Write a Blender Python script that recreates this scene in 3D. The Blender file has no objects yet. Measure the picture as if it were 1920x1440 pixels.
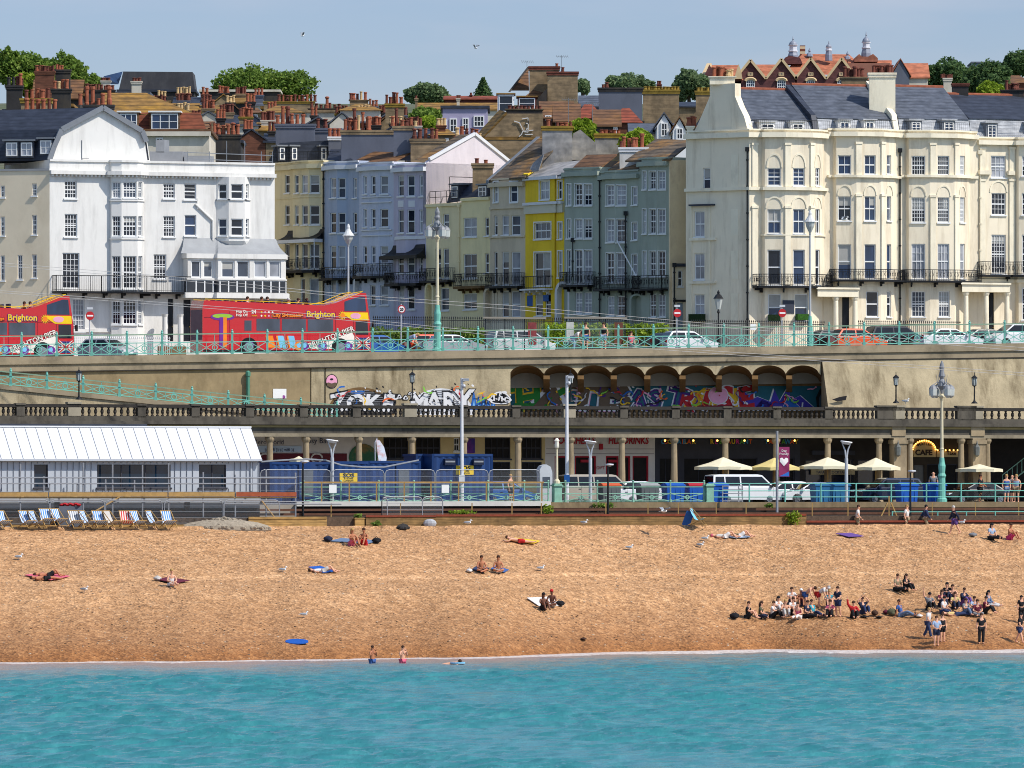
import bpy,bmesh,math,random
from mathutils import Vector,Matrix
random.seed(7)
R=math.radians
F,H,YH,MC=13200.0,10.2,900.0,0.4
C=bpy.context.scene.collection
sc=bpy.context.scene
# == camera, sky, sun, exposure
cam=bpy.data.cameras.new('camera')
cam.sensor_width=36.0
cam.lens=36.0*F/1920.0
cam.shift_y=(YH-720.0)/1920.0
cam.clip_start=1.0
cam.clip_end=20000.0
camo=bpy.data.objects.new('camera',cam)
C.objects.link(camo)
camo.location=(0,0,H)
camo.rotation_euler=(R(90),0,0)
sc.camera=camo
SAZ=Vector((0.88,-0.47)).normalized()
SEL=R(48)
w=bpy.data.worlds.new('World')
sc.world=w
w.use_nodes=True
nt=w.node_tree
for n in list(nt.nodes):nt.nodes.remove(n)
out=nt.nodes.new('ShaderNodeOutputWorld')
bg=nt.nodes.new('ShaderNodeBackground')
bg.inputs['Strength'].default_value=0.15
sky=nt.nodes.new('ShaderNodeTexSky')
sky.sky_type='NISHITA'
sky.sun_disc=False
sky.sun_elevation=SEL
sky.sun_rotation=math.atan2(SAZ.x,SAZ.y)
sky.altitude=0
sky.air_density=1.0
sky.dust_density=0.6
sky.ozone_density=2.5
tc=nt.nodes.new('ShaderNodeTexCoord')
mp=nt.nodes.new('ShaderNodeMapping')
mp.inputs['Scale'].default_value=(14,14,75)
ns=nt.nodes.new('ShaderNodeTexNoise')
ns.inputs['Scale'].default_value=1.0
ns.inputs['Detail'].default_value=5
rp=nt.nodes.new('ShaderNodeValToRGB')
rp.color_ramp.elements[0].position=0.47
rp.color_ramp.elements[1].position=0.80
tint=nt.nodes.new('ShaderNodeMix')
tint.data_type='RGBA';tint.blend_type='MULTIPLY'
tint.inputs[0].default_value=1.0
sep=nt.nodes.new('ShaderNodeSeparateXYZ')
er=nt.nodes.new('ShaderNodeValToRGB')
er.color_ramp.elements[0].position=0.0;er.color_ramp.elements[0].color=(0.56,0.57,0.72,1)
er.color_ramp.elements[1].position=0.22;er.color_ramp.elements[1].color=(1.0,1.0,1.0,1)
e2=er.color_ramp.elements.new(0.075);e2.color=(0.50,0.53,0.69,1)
cl=nt.nodes.new('ShaderNodeMix')
cl.data_type='RGBA'
cl.inputs[7].default_value=(4.3,4.0,4.3,1)
fac=nt.nodes.new('ShaderNodeMath');fac.operation='MULTIPLY';fac.inputs[1].default_value=0.34
L=nt.links.new
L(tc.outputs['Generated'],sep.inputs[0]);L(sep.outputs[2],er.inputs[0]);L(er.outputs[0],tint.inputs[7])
L(tc.outputs['Generated'],mp.inputs['Vector']);L(mp.outputs[0],ns.inputs['Vector'])
L(ns.outputs['Fac'],rp.inputs[0]);L(rp.outputs[0],fac.inputs[0]);L(fac.outputs[0],cl.inputs[0])
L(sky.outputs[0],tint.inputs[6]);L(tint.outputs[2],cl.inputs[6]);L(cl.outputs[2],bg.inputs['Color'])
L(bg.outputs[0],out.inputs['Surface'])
sl=bpy.data.lights.new('sun','SUN')
sl.energy=4.0
sl.angle=R(0.53)
sl.color=(1.0,0.95,0.87)
so=bpy.data.objects.new('sun',sl)
C.objects.link(so)
sd=Vector((SAZ.x*math.cos(SEL),SAZ.y*math.cos(SEL),math.sin(SEL)))
so.rotation_euler=sd.to_track_quat('Z','Y').to_euler()
so.location=(60,300,90)
sc.view_settings.view_transform='Standard'
sc.view_settings.look='None'
sc.view_settings.gamma=1.0
sc.view_settings.exposure=0.2
sc.render.engine='CYCLES'
sc.cycles.filter_width=1.0
sc.cycles.max_bounces=5
sc.cycles.diffuse_bounces=3
sc.cycles.glossy_bounces=3
sc.cycles.transparent_max_bounces=8
sc.cycles.use_denoising=True
sc.cycles.denoiser='OPENIMAGEDENOISE'
sc.cycles.denoising_input_passes='RGB_ALBEDO_NORMAL'
sc.cycles.denoising_prefilter='ACCURATE'
# == measuring: photo pixel + distance -> world
def D(px,base):return base/(1-MC*(px-960)/F)
def XW(px,d):return(px-960)*d/F
def ZW(py,d):return H+(YH-py)*d/F
def P(px,py,base):d=D(px,base);return Vector((XW(px,d),d,ZW(py,d)))
def P2(px,base):d=D(px,base);return Vector((XW(px,d),d))
def zroad(x):return 18.85+0.021*x
T2=Vector((1,MC)).normalized()
N2=Vector((MC,-1)).normalized()
COAST=math.atan(MC)
# == materials
def lin(c):c/=255.0;return c/12.92 if c<=0.04045 else((c+0.055)/1.055)**2.4
def rgb(c,a=1):return(lin(c[0]),lin(c[1]),lin(c[2]),a)
_M={}
def new_mat(name):
 m=bpy.data.materials.new(name);m.use_nodes=True
 t=m.node_tree;b=t.nodes['Principled BSDF']
 return m,t,b
def pos_node(t,scale=(1,1,1),coord='pos'):
 mpn=t.nodes.new('ShaderNodeMapping');mpn.inputs['Scale'].default_value=scale
 if coord=='pos':
  g=t.nodes.new('ShaderNodeNewGeometry');t.links.new(g.outputs['Position'],mpn.inputs[0])
 else:
  g=t.nodes.new('ShaderNodeTexCoord');t.links.new(g.outputs['Object'],mpn.inputs[0])
 return mpn.outputs[0]
def noise(t,scale=(1,1,1),sc_=1.0,detail=4,rough=0.6,coord='pos'):
 n=t.nodes.new('ShaderNodeTexNoise');n.inputs['Scale'].default_value=sc_
 n.inputs['Detail'].default_value=detail;n.inputs['Roughness'].default_value=rough
 t.links.new(pos_node(t,scale,coord),n.inputs['Vector']);return n.outputs['Fac']
def ramp(t,fac,stops):
 r=t.nodes.new('ShaderNodeValToRGB');e=r.color_ramp.elements
 while len(e)<len(stops):e.new(0.5)
 for i,(p,c)in enumerate(stops):
  e[i].position=p;e[i].color=c if len(c)==4 else(*c,1)
 t.links.new(fac,r.inputs[0]);return r.outputs[0]
def mixc(t,fac,a,b,mode='MIX'):
 m=t.nodes.new('ShaderNodeMix');m.data_type='RGBA';m.blend_type=mode
 for i,v in((0,fac),(6,a),(7,b)):
  if hasattr(v,'is_linked'):t.links.new(v,m.inputs[i])
  else:m.inputs[i].default_value=v
 return m.outputs[2]
def add_bump(t,b,fac,strength,dist=0.05):
 bn=t.nodes.new('ShaderNodeBump');bn.inputs['Strength'].default_value=strength;bn.inputs['Distance'].default_value=dist
 t.links.new(fac,bn.inputs['Height']);t.links.new(bn.outputs[0],b.inputs['Normal'])
def M(name,col,rough=0.8,var=0.12,s=1.2,metal=0.0,spec=0.3,dirt=None,damt=0.35,dscale=(0.6,0.6,0.25),bump=0.0,bs=6.0,rows=0,rowc=0.72,coord='pos',coat=0):
 """painted / rendered / metal surface with mottling, optional stains (dirt) and courses (rows per metre)"""
 if name in _M:return _M[name]
 m,t,b=new_mat(name)
 c=rgb(col)
 v=1-var
 dark=tuple(x*v for x in c[:3]);light=tuple(min(0.9,x*(1+var*0.6))for x in c[:3])
 colo=ramp(t,noise(t,(1,1,1),s,5,0.65,coord),[(0.3,dark),(0.7,light)])
 if dirt:
  f=ramp(t,noise(t,dscale,1.0,6,0.7,coord),[(0.48,(0,0,0)),(0.72,(damt,)*3)])
  colo=mixc(t,f,colo,rgb(dirt))
 if rows:
  wv=t.nodes.new('ShaderNodeTexWave');wv.bands_direction='Z';wv.inputs['Scale'].default_value=rows*0.314
  wv.inputs['Distortion'].default_value=0.6;wv.inputs['Detail'].default_value=1
  t.links.new(pos_node(t,(1,1,1),coord),wv.inputs[0])
  f=ramp(t,wv.outputs['Fac'],[(0.0,(rowc,)*3),(0.35,(1,1,1))])
  colo=mixc(t,1.0,colo,f,'MULTIPLY')
  vo=noise(t,(0.8,0.8,rows*0.8),1.6,2,0.5,coord)
  colo=mixc(t,1.0,colo,ramp(t,vo,[(0.35,(0.72,)*3),(0.65,(1.15,1.12,1.08))]),'MULTIPLY')
 t.links.new(colo,b.inputs['Base Color'])
 b.inputs['Roughness'].default_value=rough
 b.inputs['Metallic'].default_value=metal
 b.inputs['Specular IOR Level'].default_value=spec
 b.inputs['Coat Weight'].default_value=coat
 if bump:add_bump(t,b,noise(t,(1,1,1),bs,4,0.7,coord),bump,0.05)
 _M[name]=m
 return m
def glass(name,col,rough=0.04,spec=0.6,var=0.3):
 if name in _M:return _M[name]
 m,t,b=new_mat(name)
 c=rgb(col)
 colo=ramp(t,noise(t,(0.9,0.9,0.5),1.0,2,0.5),[(0.35,tuple(x*(1-var)for x in c[:3])),(0.65,tuple(x*(1+var)for x in c[:3]))])
 t.links.new(colo,b.inputs['Base Color'])
 b.inputs['Roughness'].default_value=rough;b.inputs['Specular IOR Level'].default_value=spec
 _M[name]=m;return m
def stripes(name,c1,c2,n,axis='X',coord='obj',rough=0.9):
 if name in _M:return _M[name]
 m,t,b=new_mat(name)
 wv=t.nodes.new('ShaderNodeTexWave');wv.bands_direction=axis;wv.inputs['Scale'].default_value=n*0.314
 t.links.new(pos_node(t,(1,1,1),coord),wv.inputs[0])
 t.links.new(ramp(t,wv.outputs['Fac'],[(0.45,rgb(c1)),(0.55,rgb(c2))]),b.inputs['Base Color'])
 b.inputs['Roughness'].default_value=rough
 _M[name]=m;return m
def glow(name,col,strength):
 if name in _M:return _M[name]
 m,t,b=new_mat(name)
 b.inputs['Base Color'].default_value=rgb(col);b.inputs['Emission Color'].default_value=rgb(col)
 b.inputs['Emission Strength'].default_value=strength
 _M[name]=m;return m
 # == things and parts
MW={}
def put(o,label=None,cat=None,group=None,kind=None):
 if label:o['label']=label
 if cat:o['category']=cat
 if group:o['group']=group
 if kind:o['kind']=kind
 return o
def thing(name,label,cat,loc=(0,0,0),rz=0.0,group=None):
 o=bpy.data.objects.new(name,None);C.objects.link(o)
 o.empty_display_size=0.2
 o.location=loc;o.rotation_euler=(0,0,rz)
 MW[o.name]=Matrix.Translation(Vector(loc))@Matrix.Rotation(rz,4,'Z')
 return put(o,label,cat,group)
def copy_tree(o,parent=None):
 c=o.copy();C.objects.link(c)
 if parent:c.parent=parent
 for ch in o.children:copy_tree(ch,c)
 return c
def duplicate(root,loc,rz=0.0,label=None,group=None,scale=None):
 r=copy_tree(root)
 r.location=loc;r.rotation_euler=(0,0,rz)
 if label:r['label']=label
 if group:r['group']=group
 if scale:r.scale=scale
 MW[r.name]=Matrix.Translation(Vector(loc))@Matrix.Rotation(rz,4,'Z')
 return r
class MB:
 """collects shapes of ONE part; coordinates are world unless the part is built local"""
 def __init__(s):s.v=[];s.f=[];s.m=[];s.mi=0
 def add(s,vs,fs):
  n=len(s.v);s.v+=[tuple(v)for v in vs]
  s.f+=[tuple(i+n for i in f)for f in fs];s.m+=[s.mi]*len(fs);return s
 def quad(s,a,b,c,d):return s.add((a,b,c,d),((0,1,2,3),))
 def poly(s,pts):return s.add(pts,(tuple(range(len(pts))),))
 def box(s,c,size,rz=0.0,rot=None):
  x,y,z=(k/2 for k in size)
  m=rot if rot is not None else Matrix.Rotation(rz,3,'Z')
  c=Vector(c)
  vs=[c+m@Vector(q)for q in((-x,-y,-z),(x,-y,-z),(x,y,-z),(-x,y,-z),(-x,-y,z),(x,-y,z),(x,y,z),(-x,y,z))]
  return s.add(vs,((0,3,2,1),(4,5,6,7),(0,1,5,4),(1,2,6,5),(2,3,7,6),(3,0,4,7)))
 def bar(s,a,b,w,h=None,up=(0,0,1)):
  """rectangular bar from a to b, w across, h along up"""
  a,b=Vector(a),Vector(b);h=h or w
  d=(b-a);ln=d.length
  if ln<1e-6:return s
  d/=ln;u=Vector(up);u=u-d*u.dot(d)
  if u.length<1e-4:u=Vector((1,0,0))-d*d.x
  u.normalize();r=d.cross(u)
  vs=[]
  for p in(a,b):
   for i,j in((-1,-1),(1,-1),(1,1),(-1,1)):vs.append(p+r*(i*w/2)+u*(j*h/2))
  return s.add(vs,((3,2,1,0),(4,5,6,7),(0,1,5,4),(1,2,6,5),(2,3,7,6),(3,0,4,7)))
 def tube(s,pts,r,n=8,cap=True):
  """round tube along pts; r a number or one radius per point"""
  pts=[Vector(p)for p in pts];rs=r if isinstance(r,(list,tuple))else[r]*len(pts)
  base=len(s.v);prev=None
  for i,p in enumerate(pts):
   d=(pts[min(i+1,len(pts)-1)]-pts[max(i-1,0)])
   d=d.normalized()if d.length>1e-9 else Vector((0,0,1))
   if prev is None:
    u=Vector((0,0,1))if abs(d.z)<0.9 else Vector((1,0,0))
   else:u=prev
   u=(u-d*u.dot(d)).normalized();prev=u;q=d.cross(u)
   for k in range(n):
    a=2*math.pi*k/n
    s.v.append(tuple(p+(u*math.cos(a)+q*math.sin(a))*rs[i]))
  for i in range(len(pts)-1):
   for k in range(n):
    k2=(k+1)%n
    s.f.append((base+i*n+k,base+i*n+k2,base+(i+1)*n+k2,base+(i+1)*n+k));s.m.append(s.mi)
  if cap:
   s.f.append(tuple(base+k for k in reversed(range(n))));s.m.append(s.mi)
   e=base+(len(pts)-1)*n
   s.f.append(tuple(e+k for k in range(n)));s.m.append(s.mi)
  return s
 def lathe(s,c,prof,n=12,axis=None):
  """prof: (radius, height) from bottom to top about c"""
  c=Vector(c);base=len(s.v)
  for r,h in prof:
   for k in range(n):
    a=2*math.pi*k/n
    p=Vector((r*math.cos(a),r*math.sin(a),h))
    if axis is not None:p=axis@p
    s.v.append(tuple(c+p))
  for i in range(len(prof)-1):
   for k in range(n):
    k2=(k+1)%n
    s.f.append((base+i*n+k,base+i*n+k2,base+(i+1)*n+k2,base+(i+1)*n+k));s.m.append(s.mi)
  s.f.append(tuple(base+k for k in reversed(range(n))));s.m.append(s.mi)
  e=base+(len(prof)-1)*n
  s.f.append(tuple(e+k for k in range(n)));s.m.append(s.mi)
  return s
 def ball(s,c,r,n=8,m=6):
  rx,ry,rz=r if isinstance(r,(list,tuple))else(r,r,r)
  c=Vector(c);base=len(s.v)
  for i in range(m+1):
   th=math.pi*i/m
   for k in range(n):
    a=2*math.pi*k/n
    s.v.append((c.x+rx*math.sin(th)*math.cos(a),c.y+ry*math.sin(th)*math.sin(a),c.z-rz*math.cos(th)))
  for i in range(m):
   for k in range(n):
    k2=(k+1)%n
    s.f.append((base+i*n+k,base+i*n+k2,base+(i+1)*n+k2,base+(i+1)*n+k));s.m.append(s.mi)
  return s
 def prism(s,poly,ext):
  """closed polygon (3-D points) extruded by vector ext"""
  poly=[Vector(p)for p in poly];ext=Vector(ext);n=len(poly)
  fs=[tuple(reversed(range(n))),tuple(range(n,2*n))]+[(i,(i+1)%n,n+(i+1)%n,n+i)for i in range(n)]
  return s.add(poly+[p+ext for p in poly],fs)
 def build(s,name,mats,parent=None,local=False,smooth=False,obj_mat=False):
  if not s.v:return None
  vs=s.v
  root=parent
  if parent is not None and not local:
   while root.parent:root=root.parent
   inv=MW[root.name].inverted()
   vs=[tuple(inv@Vector(v))for v in vs]
  elif parent is None and not local:
   lo=[min(v[i]for v in vs)for i in range(3)];hi=[max(v[i]for v in vs)for i in range(3)]
   o0=Vector(((lo[0]+hi[0])/2,(lo[1]+hi[1])/2,lo[2]))
   vs=[tuple(Vector(v)-o0)for v in vs]
  me=bpy.data.meshes.new(name)
  me.from_pydata(vs,[],s.f)
  mats=mats if isinstance(mats,(list,tuple))else[mats]
  for m in mats:me.materials.append(m)
  if len(mats)>1:
   for p,i in zip(me.polygons,s.m):p.material_index=i
  bm=bmesh.new();bm.from_mesh(me);bmesh.ops.recalc_face_normals(bm,faces=bm.faces);bm.to_mesh(me);bm.free()
  if smooth:
   for p in me.polygons:p.use_smooth=True
  o=bpy.data.objects.new(name,me);C.objects.link(o)
  if parent is not None:o.parent=parent
  elif not local:o.location=o0
  MW.setdefault(o.name,Matrix.Translation(o.location))
  return o
def mobj(name,me,parent=None,mats=None,loc=None,rot=None,scale=None):
 """object for a shared mesh, its own materials in object-linked slots"""
 o=bpy.data.objects.new(name,me);C.objects.link(o)
 if parent is not None:o.parent=parent
 if loc is not None:o.location=loc
 if rot is not None:o.rotation_euler=rot
 if scale is not None:o.scale=scale
 if mats:
  for i,m in enumerate(mats):
   o.material_slots[i].link='OBJECT';o.material_slots[i].material=m
 return o
def text(body,size,mat,parent,origin,right,up,offset=0.0,name='lettering',align='CENTER',shear=0.0,extrude=0.004,sx=1.0,spacing=1.0):
 """lettering standing on a surface: origin = middle of its base line, right / up = its axes (world)"""
 cu=bpy.data.curves.new(name,'FONT');cu.body=body;cu.size=size;cu.align_x=align;cu.extrude=extrude
 cu.offset=offset;cu.shear=shear;cu.resolution_u=2;cu.space_character=spacing
 cu.materials.append(mat)
 tmp=bpy.data.objects.new('tmp',cu);C.objects.link(tmp)
 me=bpy.data.meshes.new_from_object(tmp)
 bpy.data.objects.remove(tmp)
 r,u=Vector(right).normalized(),Vector(up).normalized();nn=r.cross(u)
 inv=Matrix.Identity(4)
 if parent is not None:
  root=parent
  while root.parent:root=root.parent
  inv=MW[root.name].inverted()
 o0=Vector(origin)
 for v in me.vertices:v.co=inv@(o0+r*(v.co.x*sx)+u*v.co.y+nn*v.co.z)
 me.name=name
 if not me.materials:me.materials.append(mat)
 o=bpy.data.objects.new(name,me);C.objects.link(o)
 if parent is not None:o.parent=parent
 return o
def struct(o):o['kind']='structure';return o
V3=lambda p,z:Vector((p[0],p[1],z))
# == the ground: sea, beach, promenade, roads, hill
from mathutils import noise as mn
SHORE,CREST,ZC=401.0,440.0,7.35
SHP=[(-60,4.2),(-29,4.1),(-13,3.8),(-2,6.6),(7,15.2),(14,17.6),(21,14.2),(31,11.2),(60,9)]
def shore_wobble(x):
 for(a,p),(b,q)in zip(SHP,SHP[1:]):
  if x<=b:t=max(0,(x-a)/(b-a));t=t*t*(3-2*t);return p+(q-p)*t+0.4*math.sin(x*0.43)+0.45*math.sin(x*0.83+1)+0.25*math.sin(x*2.1)
 return 9
def beach_z(x,y):
 b=y-MC*x
 s=SHORE+shore_wobble(x)
 t=(b-s)/(CREST-s)
 if t>=1:return ZC-0.25*min(1,(t-1)*6)
 g=t+0.012*math.sin(t*16.5+0.35*math.sin(x*0.1))+0.007*math.sin(t*31+x*0.05)
 return ZC*g-0.02
def on_beach(px,py):
 k=Vector((XW(px,1.0),1.0,ZW(py,1.0)-H))
 d=380.0
 for i in range(4000):
  z=H+k.z*d
  if z<=beach_z(k.x*d,d):break
  d+=0.03
 return Vector((k.x*d,d,beach_z(k.x*d,d)))
def grid_obj(name,xs,ys,zf,mat,skew=MC):
 vs=[]
 for y in ys:
  for x in xs:vs.append((x,y+skew*x,zf(x,y+skew*x)))
 nx=len(xs);fs=[]
 for j in range(len(ys)-1):
  for i in range(nx-1):a=j*nx+i;fs.append((a,a+1,a+nx+1,a+nx))
 me=bpy.data.meshes.new(name);me.from_pydata(vs,[],fs);me.materials.append(mat)
 for p in me.polygons:p.use_smooth=True
 o=bpy.data.objects.new(name,me);C.objects.link(o);MW[o.name]=Matrix.Identity(4)
 return struct(o)
def frange(a,b,s):
 n=int(round((b-a)/s));return[a+(b-a)*i/n for i in range(n+1)]
def shingle_mat():
 m,t,b=new_mat('shingle')
 big=noise(t,(0.12,0.12,0.5),1.0,4,0.6)
 mid=noise(t,(1,1,1),1.6,4,0.65)
 peb=t.nodes.new('ShaderNodeTexVoronoi');peb.inputs['Scale'].default_value=7.5;peb.inputs['Randomness'].default_value=1
 t.links.new(pos_node(t,(1,1,1)),peb.inputs['Vector'])
 col=ramp(t,mid,[(0.25,rgb((158,118,79))),(0.5,rgb((184,141,100))),(0.78,rgb((204,165,124)))])
 sp=t.nodes.new('ShaderNodeSeparateColor');t.links.new(peb.outputs['Color'],sp.inputs[0])
 pc=ramp(t,sp.outputs[0],[(0.05,(0.44,0.43,0.46)),(0.3,(0.82,0.80,0.80)),(0.7,(1.06,1.05,1.04)),(0.95,(1.42,1.48,1.55))])
 col=mixc(t,0.7,col,pc,'MULTIPLY')
 col=mixc(t,0.6,col,ramp(t,big,[(0.3,(0.80,0.76,0.70)),(0.7,(1.10,1.08,1.05))]),'MULTIPLY')
 g=t.nodes.new('ShaderNodeNewGeometry');sx=t.nodes.new('ShaderNodeSeparateXYZ');t.links.new(g.outputs['Position'],sx.inputs[0])
 ad=t.nodes.new('ShaderNodeMath');ad.operation='MULTIPLY_ADD';t.links.new(noise(t,(0.15,0.15,0.3),1.0,5,0.6),ad.inputs[0]);ad.inputs[1].default_value=1.1;t.links.new(sx.outputs[2],ad.inputs[2])
 wet=ramp(t,ad.outputs[0],[(0.55,(1,1,1)),(0.98,(0,0,0))])
 mp_=t.nodes.new('ShaderNodeMapRange');mp_.inputs[1].default_value=0.0;mp_.inputs[2].default_value=3.8;t.links.new(ad.outputs[0],mp_.inputs[0])
 wet=ramp(t,mp_.outputs[0],[(0.2,(1,1,1)),(0.45,(.55,)*3),(1.0,(0,0,0))])
 col=mixc(t,wet,col,mixc(t,1.0,col,(0.64,0.49,0.34,1),'MULTIPLY'))
 a2=t.nodes.new('ShaderNodeMath');a2.operation='MULTIPLY_ADD';t.links.new(noise(t,(0.12,0.12,0.3),1.0,4,0.6),a2.inputs[0]);a2.inputs[1].default_value=.3;t.links.new(sx.outputs[2],a2.inputs[2])
 zr=t.nodes.new('ShaderNodeMapRange');zr.inputs[2].default_value=8.0;t.links.new(a2.outputs[0],zr.inputs[0])
 berm_light=ramp(t,zr.outputs[0],[(0.0,(0,0,0)),(0.545,(0,0,0)),(0.56,(1,1,1)),(0.585,(0,0,0)),(0.93,(0,0,0)),(0.95,(1,1,1)),(0.985,(0.2,)*3)])  # sunlit berm crests painted in as lighter bands by height
 col=mixc(t,berm_light,col,mixc(t,1.0,col,(1.22,1.26,1.30,1),'MULTIPLY'))
 t.links.new(col,b.inputs['Base Color'])
 b.inputs['Roughness'].default_value=0.85;b.inputs['Specular IOR Level'].default_value=0.25
 h=mixc(t,0.55,peb.outputs['Distance'],noise(t,(1,1,1),3.0,5,0.75))
 add_bump(t,b,h,0.9,0.13)
 return m
SHINGLE=shingle_mat()
def bz(x,y):
 z=beach_z(x,y)
 v=Vector((x,y,0))
 return z+0.05*mn.noise(v*0.5)+0.045*mn.noise(v*1.7)+0.03*mn.noise(v*4.1)
grid_obj('beach',frange(-62,62,0.24),frange(397,441.2,0.2),bz,SHINGLE)
def sea_mat():
 m,t,b=new_mat('sea water')
 at=t.nodes.new('ShaderNodeAttribute');at.attribute_name='offshore'
 def mad(a,k,c):
  n_=t.nodes.new('ShaderNodeMath');n_.operation='MULTIPLY_ADD';n_.inputs[1].default_value=k;t.links.new(a,n_.inputs[0])
  if hasattr(c,'is_linked'):t.links.new(c,n_.inputs[2])
  else:n_.inputs[2].default_value=c
  return n_.outputs[0]
 deep=ramp(t,noise(t,(0.9,0.14,1),1.0,5,0.7),[(0.3,rgb((40,107,116))),(0.55,rgb((54,125,130))),(0.75,rgb((72,142,145)))])
 near=mad(noise(t,(0.09,0.03,1),1.0,5,0.65),-34.0,mad(at.outputs['Fac'],1.0,17.0))
 mr=t.nodes.new('ShaderNodeMapRange');mr.inputs[1].default_value=0;mr.inputs[2].default_value=44;t.links.new(near,mr.inputs[0])
 col=mixc(t,ramp(t,mr.outputs[0],[(0.10,(1,1,1)),(0.45,(0.4,)*3),(0.85,(0,0,0))]),deep,rgb((142,130,130)))
 g=t.nodes.new('ShaderNodeNewGeometry');sx=t.nodes.new('ShaderNodeSeparateXYZ');t.links.new(g.outputs['Position'],sx.inputs[0])
 xw=t.nodes.new('ShaderNodeMapRange');xw.inputs[1].default_value=-6;xw.inputs[2].default_value=14;xw.inputs[3].default_value=3.6;xw.inputs[4].default_value=8.5;t.links.new(sx.outputs[0],xw.inputs[0])
 fn=mad(noise(t,(0.5,0.16,1),1.0,6,0.75),9.0,-4.5);f1=mad(fn,1.0,mad(at.outputs['Fac'],-1.0,xw.outputs[0]))
 fm=ramp(t,f1,[(0.0,(0,0,0)),(1.0,(1,1,1))]);lace=ramp(t,noise(t,(2.2,0.5,1),1.3,6,0.8),[(0.36,(0.3,)*3),(0.55,(1,1,1))])
 col=mixc(t,mixc(t,1.0,fm,lace,'MULTIPLY'),col,rgb((228,226,224)))
 t.links.new(col,b.inputs['Base Color'])
 b.inputs['Roughness'].default_value=0.22;b.inputs['IOR'].default_value=1.33;b.inputs['Specular IOR Level'].default_value=0.25
 add_bump(t,b,noise(t,(1.6,0.8,1),1.6,5,0.7),0.5,0.12)
 return m
rw=random.Random(3)
WAVES=[]
for i in range(64):
 lam=0.6*(3.0/0.6)**rw.random()
 a=rw.gauss(0,0.30)+0.05
 k=2*math.pi/lam
 WAVES.append((k*math.sin(a),-k*math.cos(a),rw.random()*6.283,0.0115*lam**0.6))
import numpy as np
def shore_b(x):
 lo,hi=SHORE-4,SHORE+24
 for i in range(30):
  md=(lo+hi)/2
  if beach_z(x,md+MC*x)<0.0:lo=md
  else:hi=md
 return lo
def make_sea():
 xs=np.linspace(-42,42,400);ys=np.linspace(226,424,620)
 X,B=np.meshgrid(xs,ys);Y=B+MC*X
 Q=np.zeros_like(X)
 for kx,ky,ph,am in WAVES:Q+=am*np.sin(kx*X+ky*Y+ph)
 gu=0.9+0.3*np.sin(X*0.19+1.3*np.sin(Y*0.05))*np.sin(Y*0.043+X*0.05)+0.25*np.sin(X*0.41+Y*0.11)
 Z=Q*np.clip((np.array([SHORE+shore_wobble(x)for x in xs])[None,:]-B)/40.0,0.06,1)*np.clip(gu,0.25,2)-0.02
 Z[:,0]=Z[:,-1]=0;Z[0,:]=0
 vs=np.stack([X,Y,Z],-1).reshape(-1,3).tolist();n=len(xs);fs=[]
 for j in range(len(ys)-1):
  for i in range(n-1):a=j*n+i;fs.append((a,a+1,a+n+1,a+n))
 k=len(vs)
 for(x,b)in((-42,226),(42,226),(42,424),(-42,424),(-2500,-3000),(2500,-3000),(2500,424),(-2500,424)):vs.append((x,b+MC*x,0))
 fs+=[(k+4,k+5,k+1,k),(k+5,k+6,k+2,k+1),(k+7,k+4,k,k+3)]
 me=bpy.data.meshes.new('sea');me.from_pydata(vs,[],fs);me.materials.append(sea_mat())
 at=me.attributes.new('offshore','FLOAT','POINT');sb=[shore_b(x)for x in xs]
 off=[sb[i]-b for b in ys for i in range(n)]+[200.0]*8
 at.data.foreach_set('value',off)
 for p in me.polygons:p.use_smooth=True
 o=bpy.data.objects.new('sea',me);C.objects.link(o);MW[o.name]=Matrix.Identity(4);struct(o)
make_sea()
def strew(name,label,n,rr,mat,r0,r1,band=None):
 m=MB()
 for k in range(n):
  if band:x=rr.uniform(-33,33);t_=rr.choice(band)+rr.gauss(0,.012)+.012*math.sin(x*.5);y=MC*x+SHORE+shore_wobble(x)+t_*(CREST-SHORE-shore_wobble(x))
  else:x=rr.uniform(-34,34);y=MC*x+rr.uniform(SHORE+shore_wobble(x)+.5,CREST)
  r=rr.uniform(r0,r1);m.ball((x,y,bz(x,y)+r*.3),(r*rr.uniform(1,1.9),r,r*.7),5,3)
 o=m.build(name,mat,None,local=True);put(o,label,name,None,'stuff')
def island_mat(name,stops):
 m,t,b=new_mat(name);g=t.nodes.new('ShaderNodeNewGeometry');t.links.new(ramp(t,g.outputs['Random Per Island'],stops),b.inputs['Base Color']);b.inputs['Roughness'].default_value=.8;return m
strew('stones','scattered grey and pale stones over the whole beach',2200,random.Random(4),island_mat('beach stone',[(0,rgb((106,94,84))),(.4,rgb((150,118,88))),(.75,rgb((196,176,150))),(1,rgb((206,190,168)))]),.02,.055)
strew('seaweed','thin dark tide lines of weed and bark along the lower beach',420,random.Random(6),island_mat('weed',[(0,rgb((52,40,28))),(1,rgb((98,74,48)))]),.02,.05,(.10,.10,.23,.27,.52))
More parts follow.
